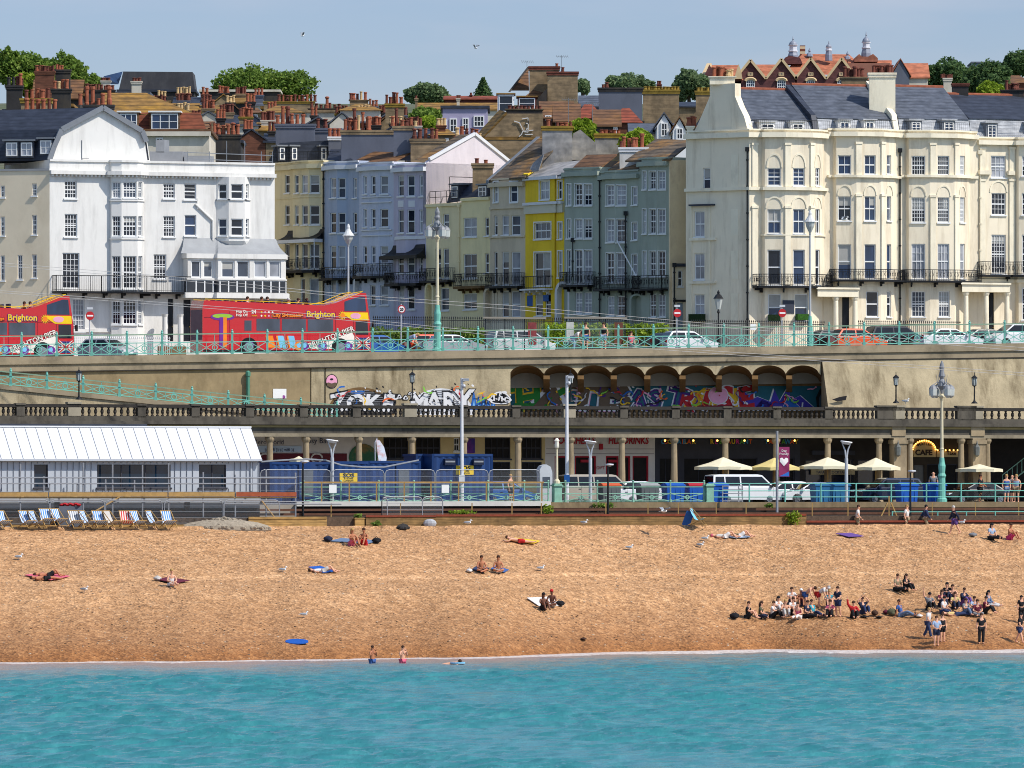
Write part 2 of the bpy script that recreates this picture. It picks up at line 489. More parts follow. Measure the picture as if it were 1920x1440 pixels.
# == flat ground behind the beach
ballast=M('railway ballast',(92,76,62),0.95,0.35,5.0,bump=0.6,bs=14)
asph=M('asphalt',(72,72,74),0.9,0.15,2.0)
pave=M('promenade paving',(150,142,130),0.9,0.12,1.5)
kerbm=M('promenade kerb concrete',(134,116,88),0.9,0.2,2.0,dirt=(80,66,48),damt=0.6)
def slab_strip(name,b0,b1,z,mat,x0=-90,x1=90,thick=0.3,zf=None):
 m=MB();zf=zf or(lambda x:z)
 xs_=[x0,x1]
 top=[Vector((x,b+MC*x,zf(x)))for x,b in((x0,b0),(x1,b0),(x1,b1),(x0,b1))]
 m.prism(top,(0,0,-thick))
 return struct(m.build(name,mat,None,local=True))
ZP=8.70
slab_strip('railway_bed',441.2,447.6,7.9,ballast,thick=1.8)
slab_strip('promenade',447.6,450.6,ZP,pave,thick=2.0)
slab_strip('seafront_road',450.6,457.6,ZP-0.1,asph,thick=2.0)
slab_strip('promenade_pavement',457.6,467.0,ZP,pave,thick=2.0)
slab_strip('upper_pavement',471.6,475.2,0,pave,thick=2.5,x0=-90,x1=90,zf=lambda x:zroad(x))
slab_strip('upper_road',475.2,484.6,0,asph,thick=2.6,zf=lambda x:zroad(x)-0.12)
slab_strip('terrace_pavement',484.6,496.0,0,pave,thick=2.5,zf=lambda x:zroad(x))
rails=MB();rail_m=M('rusty rail',(96,62,44),0.6,0.25,4)
for b,zr_ in((443.6,8.06),(446.4,8.32)):
 for o_ in(-0.42,0.42):
  rails.bar((-50,b+o_+MC*-50,zr_),(50,b+o_+MC*50,zr_),0.07,0.14)
put(rails.build('railway_track',rail_m,None,local=True),'rusty narrow railway rails between the brick wall and the promenade','railway track')
ZT=[(480,18.6),(494,18.9),(560,23),(640,31),(750,43),(850,53),(1000,64),(1150,72),(1450,76),(1700,70)]
def terr(b):
 for(b0,z0),(b1,z1)in zip(ZT,ZT[1:]):
  if b<=b1:return z0+(z1-z0)*(b-b0)/(b1-b0)
 return ZT[-1][1]
def hill_z(x,y):return terr(y-MC*x)-0.6+0.02*x+0.5*mn.noise(Vector((x*0.03,y*0.03,0)))
hillm=M('hill ground',(84,92,62),0.95,0.3,0.2,dirt=(110,104,96),damt=0.9,dscale=(0.1,0.1,0.1))
grid_obj('hill',frange(-150,150,6),frange(496,1700,8),hill_z,hillm)
# == building kit
GL_D=glass('window glass dark',(26,33,46))
GL_B=glass('window glass blue',(38,56,84),0.05)
GL_G=glass('window glass grey',(66,74,88),0.08)
GL_C=glass('window glass curtain and reflection',(150,152,158),0.25,0.5,0.35)
BLIND=M('window blind',(168,166,160),.6,.15,1.5);DKI_=M('dark interior and shade',(30,27,26),.8,.4,.8)
WHITE=M('white joinery paint',(226,226,224),0.5,0.04)
BLACK=M('black iron paint',(24,24,26),0.5,0.1)
DOORB=M('dark door',(30,32,38),0.4,0.1)
TERRA=M('terracotta',(150,86,62),0.85,0.3,3,dirt=(90,56,44),damt=0.5)
TERRA2=M('dark terracotta',(110,62,50),0.85,0.3,3,dirt=(60,40,36),damt=0.6)
TERRA3=M('buff clay',(196,166,120),0.85,0.2,3)
SOOT=M('sooty render',(52,50,50),0.9,0.3,0.8,dirt=(96,84,66),damt=0.5)
TAN=M('weathered tan render',(146,126,98),0.9,0.25,0.7,dirt=(84,72,56),damt=0.7,rows=2.5,rowc=0.88)
GREYR=M('grey painted render',(96,100,112),0.85,0.1,0.8,dirt=(70,72,80),damt=0.4)
PALEG=M('patched grey cement',(150,150,152),0.9,0.25,0.9,dirt=(92,94,98),damt=0.7,rows=1.2,rowc=0.9)
SLATE=M('slate',(84,90,102),0.6,0.3,1.6,rows=4.0,rowc=0.7,spec=0.4)
SLATED=M('dark slate',(50,56,70),0.6,0.2,1.4,rows=4.0,rowc=0.75,spec=0.4)
SLATEL=M('pale hung slate',(168,172,178),0.7,0.25,2.0,rows=4.0,rowc=0.75)
TILEB=M('brown roof tile',(112,82,60),0.85,0.25,1.0,dirt=(160,112,48),damt=0.5,dscale=(0.3,0.3,0.3),rows=3.2,rowc=0.5)
TILEM=M('mossy yellow roof tile',(138,106,58),0.85,0.25,1.0,dirt=(176,132,40),damt=0.7,rows=3.0,rowc=0.55)
TILER=M('red roof tile',(140,72,52),0.85,0.25,1.0,dirt=(100,60,46),damt=0.5,rows=3.2,rowc=0.55)
TILEO=M('orange school tile',(178,112,84),0.85,0.15,0.6,dirt=(150,78,54),damt=0.5,rows=2.2,rowc=0.85)
LICHEN=M('lichened slate',(104,92,78),0.8,0.3,0.9,dirt=(172,122,48),damt=0.8,dscale=(0.35,0.35,0.5),rows=3.4,rowc=0.5)
MOSS=M('moss and lichen',(140,116,50),0.95,0.35,2.0)
LEADG=M('lead grey',(120,124,130),0.6,0.15,1.0)
class Line:
 """a building line in plan: Y = b + m X; at(px, w) is the point seen in that column, w metres proud of the line"""
 def __init__(s,b,m=MC):s.b,s.m,s.k=b,m,math.hypot(1,m)
 def at(s,px,w=0.0):
  d=(s.b-w*s.k)/(1-s.m*(px-960)/F);return Vector((XW(px,d),d))
class Facade:
 def __init__(s,pts):
  s.p=[Vector(p)for p in pts];s.c=[0.0]
  for a,b in zip(s.p,s.p[1:]):s.c.append(s.c[-1]+(b-a).length)
  s.t=[(b-a).normalized()for a,b in zip(s.p,s.p[1:])]
  s.n=[Vector((t.y,-t.x))for t in s.t]
 def seg(s,u):
  for i in range(len(s.t)):
   if u<=s.c[i+1]:return i
  return len(s.t)-1
 def at(s,u,w=0.0):
  i=s.seg(u);return s.p[i]+s.t[i]*(u-s.c[i])+s.n[i]*w
 def u(s,px):
  k=(px-960)/F;best=None
  for i,(p,q)in enumerate(zip(s.p,s.p[1:])):
   d=q-p;den=d.x-k*d.y
   if abs(den)<1e-9:continue
   t=(k*p.y-p.x)/den
   if-0.002<=t<=1.002:
    y=p.y+t*d.y
    if best is None or y<best[0]:best=(y,s.c[i]+t*d.length)
  if best:return best[1]
  e=[(abs(XW(px,q.y)-q.x),s.c[i])for i,q in enumerate(s.p)]
  return min(e)[1]
 def z(s,px,py):return ZW(py,s.at(s.u(px)).y)
 def off(s,w,i):
  """vertex i of the line pushed out by w"""
  if i==0:return s.p[0]+s.n[0]*w
  if i==len(s.p)-1:return s.p[-1]+s.n[-1]*w
  n=s.n[i-1]+s.n[i]
  n=n/max(0.35,n.length_squared)*2
  return s.p[i]+n*w
 def sub(s,u0,u1,w=0.0):
  """points of the line between u0 and u1, pushed out by w"""
  r=[s.at(u0+1e-5,w)]
  for i in range(1,len(s.p)-1):
   if u0+1e-3<s.c[i]<u1-1e-3:r.append(s.off(w,i))
  r.append(s.at(u1-1e-5,w));return r
def band(m,a,b,z0,z1):
 """solid strip between two plan lines a (back) and b (front), from z0 to z1 (numbers or lists)"""
 n=len(a);Z0=z0 if isinstance(z0,list)else[z0]*n;Z1=z1 if isinstance(z1,list)else[z1]*n
 for i in range(n-1):
  A,B,C_,D_=b[i],b[i+1],a[i+1],a[i]
  m.quad(V3(A,Z0[i]),V3(B,Z0[i+1]),V3(B,Z1[i+1]),V3(A,Z1[i]))
  m.quad(V3(A,Z1[i]),V3(B,Z1[i+1]),V3(C_,Z1[i+1]),V3(D_,Z1[i]))
  m.quad(V3(D_,Z0[i]),V3(C_,Z0[i+1]),V3(B,Z0[i+1]),V3(A,Z0[i]))
 for i in(0,n-1):m.quad(V3(a[i],Z0[i]),V3(b[i],Z0[i]),V3(b[i],Z1[i]),V3(a[i],Z1[i]))
rwin=random.Random(11)
class House:
 def __init__(s,name,label,fac,cat='house',group=None,parent=None,z0=None):
  s.f=fac;mid=fac.at(fac.c[-1]/2)
  s.z0=zroad(mid.x)-0.6 if z0 is None else z0
  s.t=parent or thing(name,label,cat,(mid.x,mid.y,s.z0),0,group)
  s.wins=[]
 def wall(s,z1,mat,name='wall',reveal=0.16,depth=9.0,z0=None,roofz=None,capmat=None,back=None):
  f=s.f;z0=s.z0 if z0 is None else z0;m=MB()
  W_=[w_ for w_ in s.wins if w_[3]>z0 and w_[2]<z1]
  us=sorted(set([round(q,4)for q in f.c]+[round(q,4)for w_ in W_ for q in w_[:2]]))
  zs=sorted(set([z0,z1]+[round(q,4)for w_ in W_ for q in w_[2:4]]))
  for u0,u1 in zip(us,us[1:]):
   if u1-u0<1e-3:continue
   uc=(u0+u1)/2;a,b=f.at(u0+1e-4),f.at(u1-1e-4)
   run=None
   for z_0,z_1 in zip(zs,zs[1:]):
    zc=(z_0+z_1)/2
    hole=any(w_[0]-1e-3<uc<w_[1]+1e-3 and w_[2]-1e-3<zc<w_[3]+1e-3 for w_ in W_)
    if not hole:run=(run[0],z_1)if run else(z_0,z_1)
    if(hole or z_1==zs[-1])and run:
     m.quad(V3(a,run[0]),V3(b,run[0]),V3(b,run[1]),V3(a,run[1]));run=None
  for u0,u1,za,zb,i in W_:
   n=f.n[i];a,b=f.at(u0+1e-4),f.at(u1-1e-4);A,B=a-n*reveal,b-n*reveal
   m.quad(V3(a,za),V3(A,za),V3(A,zb),V3(a,zb));m.quad(V3(b,za),V3(B,za),V3(B,zb),V3(b,zb))
   m.quad(V3(a,za),V3(b,za),V3(B,za),V3(A,za));m.quad(V3(a,zb),V3(b,zb),V3(B,zb),V3(A,zb))
  nb=back or(f.p[-1]-f.p[0]).normalized();nb=Vector((-nb.y,nb.x))if back is None else back
  q0,q1=f.p[0]+nb*depth,f.p[-1]+nb*depth
  for a,b in((f.p[0],q0),(q0,q1),(q1,f.p[-1])):m.quad(V3(a,z0),V3(b,z0),V3(b,z1),V3(a,z1))
  rz=z1-0.02 if roofz is None else roofz
  m.poly([V3(p,rz)for p in f.p]+[V3(q1,rz),V3(q0,rz)])
  return m.build(name,mat,s.t)
 def box(s,m,i,o,u0,u1,z0,z1,w0,w1):
  t,n=s.f.t[i],s.f.n[i]
  c=[o+t*u+n*w for u in(u0,u1)for w in(w0,w1)]
  vs=[V3(c[0],z0),V3(c[2],z0),V3(c[3],z0),V3(c[1],z0),V3(c[0],z1),V3(c[2],z1),V3(c[3],z1),V3(c[1],z1)]
  m.add(vs,((0,1,2,3),(4,5,6,7),(0,1,5,4),(1,2,6,5),(2,3,7,6),(3,0,4,7)))
 def win(s,px0,px1,py0,py1,nx=2,ny=2,meet=True,gl=None,sill=True,frame=None,fw=0.07,kind='window',name='window',bw=0.03,surround=0,rec=0.11,blind=.3):
  """a window seen between these photo columns and rows, on whatever facet of the wall is there"""
  f=s.f;uc=f.u((px0+px1)/2);i=f.seg(uc)
  u0,u1=sorted((f.u(px0),f.u(px1)))
  u0=max(u0,f.c[i]+0.04);u1=min(u1,f.c[i+1]-0.04)
  if u1-u0<0.22:u0,u1=max(f.c[i]+.03,uc-.15),min(f.c[i+1]-.03,uc+.15)
  if u1-u0<0.1:return None
  d=f.at((u0+u1)/2).y;z0,z1=ZW(py1,d),ZW(py0,d)
  if z0<s.z0+0.1:z0=s.z0+0.1
  s.wins.append((u0,u1,z0,z1,i))
  o=f.at((u0+u1)/2);hw=(u1-u0)/2
  m=MB();B=lambda*a:s.box(m,i,o,*a)
  B(-hw,-hw+fw,z0,z1,-rec-.05,-rec+.03);B(hw-fw,hw,z0,z1,-rec-.05,-rec+.03)
  B(-hw+fw,hw-fw,z0,z0+fw,-rec-.05,-rec+.027);B(-hw+fw,hw-fw,z1-fw,z1,-rec-.05,-rec+.027)
  iw,zb,zt=hw-fw,z0+fw,z1-fw
  for k in range(1,nx):x=-iw+2*iw*k/nx;B(x-bw/2,x+bw/2,zb,zt,-rec-.04,-rec+.018)
  for k in range(1,ny):z=zb+(zt-zb)*k/ny;B(-iw,iw,z-bw/2,z+bw/2,-rec-.04,-rec+.015)
  if meet:z=(zb+zt)/2;B(-iw,iw,z-.045,z+.045,-rec-.04,-rec+.022)
  if sill:B(-hw-.07,hw+.07,z0-.10,z0-.003,-rec,.10)
  if surround:
   for a,b,c,e in((-hw-surround,-hw,z0,z1+surround),(hw,hw+surround,z0,z1+surround),(-hw,hw,z1+.002,z1+surround)):B(a,b,c,e,-.02,.04)
  fr=m.build(name,frame or WHITE,s.t)
  g=MB();t,n=f.t[i],f.n[i];q=o-n*(rec+.025)
  g.quad(V3(q-t*iw,zb),V3(q+t*iw,zb),V3(q+t*iw,zt),V3(q-t*iw,zt))
  if gl is None:gl=rwin.choice((GL_D,GL_D,GL_B,GL_G,GL_C))
  if rwin.random()<blind and gl not in(DKI_,GL_C):
   zc=zt-(zt-zb)*rwin.uniform(.2,.6);w2_=n*.004;g.mi=1;xa=rwin.choice((-iw,-iw,0))if nx>1 else-iw
   g.quad(V3(q+t*xa+w2_,zc),V3(q+t*iw+w2_,zc),V3(q+t*iw+w2_,zt),V3(q+t*xa+w2_,zt));g.build('pane',[gl,BLIND],fr)
  else:g.build('pane',gl,fr)
  return fr
 def blank(s,px0,px1,py0,py1,mat,name='recess',w0=-0.10,w1=-0.06):
  """shallow raised or sunk panel on the wall"""
  f=s.f;uc=f.u((px0+px1)/2);i=f.seg(uc);u0,u1=sorted((f.u(px0),f.u(px1)))
  d=f.at(uc).y;o=f.at(uc);m=MB()
  s.box(m,i,o,u0-uc,u1-uc,ZW(py1,d),ZW(py0,d),w0,w1)
  return m.build(name,mat,s.t)
 def course(s,px0,px1,z0,z1,proj,mat,name='cornice',back=-0.02,dent=0):
  f=s.f;u0,u1=sorted((f.u(px0),f.u(px1)))if px0 is not None else(0,f.c[-1])
  m=MB();band(m,f.sub(u0,u1,back),f.sub(u0,u1,proj),z0,z1)
  if dent:
   u=u0+.1
   while u<u1-.2:
    i=f.seg(u);s.box(m,i,f.at(u),0,.12,z0-.14,z0-.004,-.01,proj*.7);u+=dent
  return m.build(name,mat,s.t)
 def balcony(s,px0,px1,pyt,pyb,proj=0.7,slab=0.14,step=0.14,mat=None,slabm=None,br=4,fancy=True,swell=0):
  f=s.f;u0,u1=sorted((f.u(px0),f.u(px1)));uc=(u0+u1)/2;d=f.at(uc).y-proj
  zt,zb=ZW(pyt,d),ZW(pyb,d);mat=mat or BLACK
  m=MB();band(m,f.sub(u0,u1,-.02),f.sub(u0,u1,proj),zb-slab,zb)
  for k in range(br):
   u=u0+(u1-u0)*(k+.5)/br;i=f.seg(u);o=f.at(u)
   s.box(m,i,o,-.05,.05,zb-slab-.32,zb-slab-.003,-.01,.22);s.box(m,i,o,-.05,.05,zb-slab-.16,zb-slab-.003,.22,proj*.8)
  bal=m.build('balcony',slabm or BLACK,s.t)
  r=MB();pts=[f.at(u0)]+f.sub(u0,u1,proj-.06)+[f.at(u1)]
  for a,b in zip(pts,pts[1:]):
   L_=(b-a).length
   if L_<.02:continue
   r.bar(V3(a,zt),V3(b,zt),.05,.05);r.bar(V3(a,zb+.08),V3(b,zb+.08),.03,.03)
   if fancy:r.bar(V3(a,zt-.16),V3(b,zt-.16),.025,.025)
   n=max(1,int(L_/step))
   for k in range(n+1):
    p=a+(b-a)*k/n
    wd=.035 if k%6==0 else.018
    r.bar(V3(p,zb),V3(p,zt),wd)
    if fancy and k<n and k%2==0:
     q=a+(b-a)*min(1,(k+1)/n);r.bar(V3(p,zb+.25),V3(q,zt-.18),.02);r.bar(V3(p,zt-.18),V3(q,zb+.25),.02)
  r.build('railing',mat,bal)
  return bal
 def pipe(s,px,py0,py1,mat=None,w=.09,name='drainpipe'):
  f=s.f;u=f.u(px);d=f.at(u).y;p=f.at(u,.1);z0,z1=max(s.z0,ZW(py1,d)),ZW(py0,d)
  m=MB();m.tube([V3(p,z0),V3(p,z1)],w*.6,6);m.box(V3(p,z1),(.3,.22,.3))
  z=z0+1.2
  while z<z1:m.box(V3(p,z),(.18,.14,.1));z+=1.9
  return m.build(name,mat or BLACK,s.t)
 def door(s,px0,px1,py0,py1,mat,arch=False,surround=None):
  f=s.f;uc=f.u((px0+px1)/2);i=f.seg(uc);u0,u1=sorted((f.u(px0),f.u(px1)));d=f.at(uc).y
  z0,z1=max(ZW(py1,d),s.z0),ZW(py0,d);s.wins.append((u0,u1,z0,z1,i));o=f.at(uc);hw=(u1-u0)/2;m=MB()
  s.box(m,i,o,-hw,hw,z0,z1,-.15,-.12)
  for a,b in((-.8,-.1),(.1,.8)):
   for c,e in((.08,.42),(.5,.92)):s.box(m,i,o,a*hw,b*hw,z0+(z1-z0)*c,z0+(z1-z0)*e,-.12,-.10)
  dd=m.build('door',mat,s.t)
  k=MB();k.ball(V3(o+f.t[i]*hw*.75-f.n[i]*.08,z0+1.0),.04);k.build('handle',M('brass',(170,140,70),.3,.05,metal=1),dd)
  return dd
  # == chimneys: a stack with its cap, and pots standing on it
POTV={}
def pot_mesh(v):
 if v in POTV:return POTV[v]
 m=MB()
 if v==0:m.lathe((0,0,0),[(.16,0),(.16,.06),(.135,.1),(.12,.88),(.155,.9),(.155,1.0),(.10,1.0),(.09,.8)],9)
 elif v==1:m.lathe((0,0,0),[(.17,0),(.17,.1),(.14,.14),(.14,.8),(.18,.84),(.18,.95),(.15,1.0),(.10,1.0),(.10,.8)],9)
 elif v==2:m.lathe((0,0,0),[(.18,0),(.19,.3),(.15,.36),(.13,.8),(.2,.86),(.2,.94),(.11,1.0),(.10,.85)],9)
 else:m.lathe((0,0,0),[(.15,0),(.14,.75),(.17,.78),(.17,.84),(.03,.86),(.03,.9),(.2,.92),(.02,1.0)],9)
 o=m.build('pot',TERRA,None,local=True,smooth=False);me=o.data;bpy.data.objects.remove(o);POTV[v]=me
 return me
rpot=random.Random(5)
def chimney(parent,px0,px1,pyt,pyb,d,mat,pots=(),capmat=None,depth=None,cap=True,rz=0.0,hp=None,colors=None,ledge=0.08,name='chimney'):
 """pots: list of (px, py_top) standing on the cap; the stack spans px0..px1, rows pyt..pyb at distance d"""
 x0,x1,z0,z1=XW(px0,d),XW(px1,d),ZW(pyb,d),ZW(pyt,d);w_=x1-x0;dp=depth or min(1.4,max(.7,w_*.35))
 cx=(x0+x1)/2;m=MB()
 ch=min(.35,(z1-z0)*.2)if cap else 0
 m.box((cx,d+dp/2,(z0+z1-ch)/2),(w_-2*ledge,dp-2*ledge,z1-ch-z0),rz)
 if cap:
  m.mi=1;m.box((cx,d+dp/2,z1-ch*.72),(w_-.02,dp-.02,ch*.56),rz);m.box((cx,d+dp/2,z1-ch*.22),(w_+.06,dp+.06,ch*.44),rz)
 c=m.build(name,[mat,capmat or mat],parent)
 root=parent
 while root.parent:root=root.parent
 inv=MW[root.name].inverted()
 for k,pt in enumerate(pots):
  ppx,ppy=pt[0],pt[1];col=pt[2]if len(pt)>2 else rpot.choice(colors or(TERRA,TERRA,TERRA2))
  h=max(.3,ZW(ppy,d)-z1);v=rpot.choice((0,0,1,1,2))
  me=pot_mesh(v)
  p=inv@Vector((XW(ppx,d),d+dp*(.35+.3*((k*7)%3)/2),z1-.01))
  r=rpot.uniform(.9,1.12)
  o=mobj('pot',me,c,[col],p,(0,0,k),(r,r,h))
 return c
def prow(px0,px1,n,py,jit=2.0,col=None):
 r=[]
 for k in range(n):
  x=px0+(px1-px0)*(k+.5)/n;y=py+rpot.uniform(-jit,jit)
  r.append((x,y)if col is None else(x,y,col))
 return r
def aerial(px,pyb,pyt,d,lean=0):
 m=MB();p0,p1=Vector((XW(px,d),d,ZW(pyb,d))),Vector((XW(px,d)+lean,d,ZW(pyt,d)))
 m.tube([p0,p1],.022,5);m.bar(p1+Vector((-.5,0,-.1)),p1+Vector((.6,.2,-.1)),.02)
 for k in range(7):q=p1+Vector((-.45+k*.17,.05*k-.1,-.1));m.bar(q+Vector((-.06,-.25,.12)),q+Vector((.06,.25,-.1)),.015)
 return put(m.build('tv_aerial',LEADG),None,'aerial')
 # == white corner house
PW=M('white facade paint',(225,222,216),0.75,0.04,0.8,dirt=(164,160,154),damt=0.5,dscale=(1.0,1.0,0.15))
PBEI=M('beige facade paint',(226,210,182),0.8,0.06,0.6,dirt=(176,154,120),damt=0.3)
PCR=M('cream facade paint',(236,223,197),0.75,0.06,0.6,dirt=(170,152,124),damt=0.6,dscale=(1.1,1.1,0.14))
PCRL=M('cream moulding paint',(238,227,201),0.75,0.06,0.8,dirt=(150,134,110),damt=0.4,dscale=(0.8,0.8,0.3))
W494=Line(494.0)
corner=W494.at(93)
far_left=corner+Vector((-25.8,6.9))
wf=Facade([far_left]+[W494.at(*q)for q in((93,0),(206,0),(209,.28),(228,.6),(258,.62),(268,.25),(270,0),(515,0))])
wh=House('white_house','white painted corner house with round bow front, black iron balcony and white gable',wf)
wz=lambda py,px=300:wf.z(px,py)
for a,b,t_,bt,nx,ny in((121,144,339,372,4,4),(121,145,401,444,4,5),(306,328,344,372,4,4),(306,328,405,444,4,5),(288,312,477,523,4,5)):
 wh.win(a,b,t_,bt,nx,ny,gl=GL_D,bw=.035)
wh.win(117,149,474,541,4,6,meet=False,gl=GL_D,sill=False)
for r0,r1,ny in((341,371,3),(405,443,4),(480,541,6),(563,608,5)):
 wh.win(210,226,r0,r1,3,ny,gl=GL_C if r0==341 else GL_D);wh.win(231,256,r0,r1,4,ny,gl=GL_G if r0==341 else GL_D);wh.win(259.5,267,r0,r1,2,ny,gl=GL_G)
wh.win(345,368,344,374,1,4,gl=GL_D);wh.win(346,368,403,442,1,2,gl=GL_B)
wh.win(136,159,560,622,4,6,gl=GL_C)
wh.door(315,325,560,640,DOORB);wh.door(344,358,562,640,DOORB)
for x0,x1,rows in((60,69,((344,367),(403,440),(477,521))),(33,42,((478,524),)),(1,9,((348,370),(406,442),(479,526)))):
 for r0,r1 in rows:wh.win(x0,x1,r0,r1,2,4,gl=GL_G)
side_w=[q for q in wh.wins if q[4]==0];front_w=[q for q in wh.wins if q[4]>0]
hs=House('x','',Facade(wf.p[:2]),parent=wh.t,z0=wh.z0);hs.wins=side_w
hs.wall(wz(318,93),PBEI,'side_wall',depth=7,back=Vector((0.43,0.9)))
hf=House('x','',Facade(wf.p[1:]),parent=wh.t,z0=wh.z0);c1=wf.c[1]
hf.wins=[(a-c1,b-c1,c,d,i-1)for a,b,c,d,i in front_w]
hf.wall(wz(303),PW,'wall',depth=10)
hf.course(None,None,wz(330),wz(323),.38,PW,dent=.28)
hf.course(None,None,wz(306),wz(302),.10,PW,'parapet_coping')
hf.course(207,270,wz(377,240),wz(374,240),.08,PW,'sill_course');hf.course(207,270,wz(449,240),wz(446,240),.08,PW,'sill_course')
hs.course(None,None,wz(320,93),wz(316,93),.06,M('grey lead coping',(150,150,150),.7,.1),'parapet_coping')
hf.balcony(98,349,517,546,1.05,.13,.13,br=7,fancy=False)
hf.course(110,205,wz(624),wz(618),.12,PW,'plinth')
orf=Facade([W494.at(*q)for q in((405,0),(429,.6),(459,.6),(469,0))])
orl=House('x','',orf,parent=wh.t,z0=wz(452,430))
for r0,r1 in((345,373),(410,442)):
 orl.win(409,425,r0,r1,1,2,gl=GL_B if r0>400 else GL_D);orl.win(433,456,r0,r1,1,2,gl=GL_D);orl.win(461,467,r0,r1,1,4,gl=GL_G)
orl.wall(wz(332,430),PW,'oriel',depth=.05)
m=MB();q0=[V3(p,wz(452,430))for p in orf.p];ctr=[V3(W494.at(q,.25 if 425<q<460 else 0),wz(463,430))for q in(412,430,455,465)]
for i in range(3):m.quad(q0[i],q0[i+1],ctr[i+1],ctr[i])
m.poly(ctr);m.build('oriel_base',PW,wh.t)
orl.course(None,None,wz(376,430),wz(374,430),.06,SLATED,'sill_course')
srf=Facade([W494.at(*q)for q in((343,.0),(352,1.0),(404,1.0),(409,1.3),(533,1.3),(536,0))])
sr=House('x','',srf,parent=wh.t,z0=wz(556,430))
for a,b in((358,377),(381,400),(415,440),(444,468),(476,500),(504,527)):sr.win(a,b,488,521,1,1,meet=False,gl=GL_C if b>470 else GL_G,sill=False,fw=.1)
sr.wall(wz(476,430),PW,'sunroom',depth=.05)
sr.course(None,None,wz(486,430),wz(477,430),.12,PW,'fascia');sr.course(None,None,wz(526,430),wz(523,430),.08,PW,'sill_course')
sr.course(None,None,wz(560,430),wz(550,430),.25,PW,'canopy')
m=MB();prof=((1.42,477),(1.0,471),(.55,464),(.25,456),(.02,447))
lines=[]
for w_,py in prof:
 g=(1.42-w_)
 lines.append([V3(W494.at(q[0]+g*q[2],w_*q[1]),wz(py,430))for q in((339,.75,4),(404,.75,0),(409,1.0,0),(537,1.0,-14))])
for a,b in zip(lines,lines[1:]):
 for i in range(3):m.quad(a[i],a[i+1],b[i+1],b[i])
m.build('sunroom_roof',M('lead roof sheet',(150,152,154),.6,.12,1.5),wh.t)
m=MB();band(m,srf.sub(.1,srf.c[-1]-.1,.03),srf.sub(.1,srf.c[-1]-.1,.06),wz(549,430),wz(528,430));m.build('sunroom_skirt',M('dark skirting',(52,56,62),.6,.2),wh.t)
u=.3
while u<srf.c[-1]-.2:
 i=srf.seg(u);m=MB();sr.box(m,i,srf.at(u),0,.09,wz(549,430),wz(528,430),.06,.09);u+=.62;m.build('sunroom_post',WHITE,wh.t)
for px in(309,338):m=MB();p=W494.at(px,.9);m.lathe(V3(p,wh.z0),[(.22,0),(.2,.3),(.17,3.9),(.24,4.1)],10);m.build('porch_column',PW,wh.t)
wh2=House('x','',wf,parent=wh.t,z0=wh.z0)
wh2.blank(369,371,372,392,PW,'drainpipe',0,.1)
m=MB();pts=[V3(W494.at(q,.1),wz(y))for q,y in((366,381),(396,409),(399,412),(399,450))];m.tube(pts,.07,6);m.build('drainpipe',PW,wh.t)
gp=[(97,303),(106,277),(120,245),(195,204),(268,248),(276,268),(281,303)]
gd=W494.at(190,-1.0)
def gpt(px,py):p=W494.at(px,-.9);return V3(p,ZW(py,p.y))
G=[gpt(*q)for q in gp]
m=MB();m.prism(G,(0,.35,0));m.build('gable_wall',PW,wh.t)
ex=Vector((-30.0,14.4,0));m=MB()
V=[gpt(px+(1.5 if px>190 else-1.5),py-2.5)+Vector((-.1,-.14,0))for px,py in gp]
for a,b in zip(V,V[1:]):m.quad(a,b,b+ex,a+ex)
m.build('roof',SLATED,wh.t)
m=MB()
for a,b in zip(V[1:],V[2:-1]):m.bar(a+Vector((0,-.12,-.02)),b+Vector((0,-.12,-.02)),.2,.34)
m.bar(V[0]+Vector((0,-.12,0)),V[1]+Vector((0,-.12,0)),.2,.34)
m.build('verge',LEADG,wh.t)
def dormer(parent,p,t2,n2,w_,h,dep,mat,roofm=None,nx=2,ny=2,gl=None,flat=True,cheek=None,winm=None):
 """p: middle of the sill (world); t2 / n2: plan axes along and out of the wall"""
 t,n,u=V3(t2,0),V3(n2,0),Vector((0,0,1));m=MB();p=Vector(p)
 def bx(mm,a,b,c,d_,e,f_):
  vs=[p+t*x+u*z+n*y for x,y,z in((a,e,c),(b,e,c),(b,f_,c),(a,f_,c),(a,e,d_),(b,e,d_),(b,f_,d_),(a,f_,d_))]
  mm.add(vs,((0,1,2,3),(4,5,6,7),(0,1,5,4),(1,2,6,5),(2,3,7,6),(3,0,4,7)))
 bx(m,-w_/2,w_/2,0,h,-dep,0)
 m.mi=1;bx(m,-w_/2-.12,w_/2+.12,h,h+.12,-dep-.1,.15)
 d=m.build('dormer',[mat,roofm or LEADG],parent)
 m=MB();f=.08;a,b=-w_/2+.12,w_/2-.12
 bx(m,a,a+f,.12,h-.1,0,.05);bx(m,b-f,b,.12,h-.1,0,.05);bx(m,a+f,b-f,.12,.12+f,0,.047);bx(m,a+f,b-f,h-.1-f,h-.1,0,.047)
 for k in range(1,nx):x=a+(b-a)*k/nx;bx(m,x-.03,x+.03,.2,h-.18,0,.04)
 for k in range(1,ny):z=.12+(h-.22)*k/ny;bx(m,a+f,b-f,z-.02,z+.02,0,.035)
 m.build('window',winm or WHITE,d)
 m=MB();bx(m,a+f,b-f,.2,h-.18,.003,.012);m.build('pane',gl or GL_D,d)
 return d
sdir=(corner-far_left).normalized();sn=Vector((sdir.y,-sdir.x))
for px,py0,py1 in((22,268,296),(50,268,296),(86,266,292)):
 k=(px-960)/F;A0=corner+sn*-.9;den=(sdir.x-k*sdir.y);t_=(k*A0.y-A0.x)/den
 q=A0+sdir*t_
 dormer(wh.t,V3(q,ZW(py1,q.y)),sdir,sn,1.05,1.15,1.6,SLATED,gl=GL_C)
chimney(wh.t,35,112,206,300,489.5,TAN,prow(44,107,6,183),MOSS,depth=1.1)
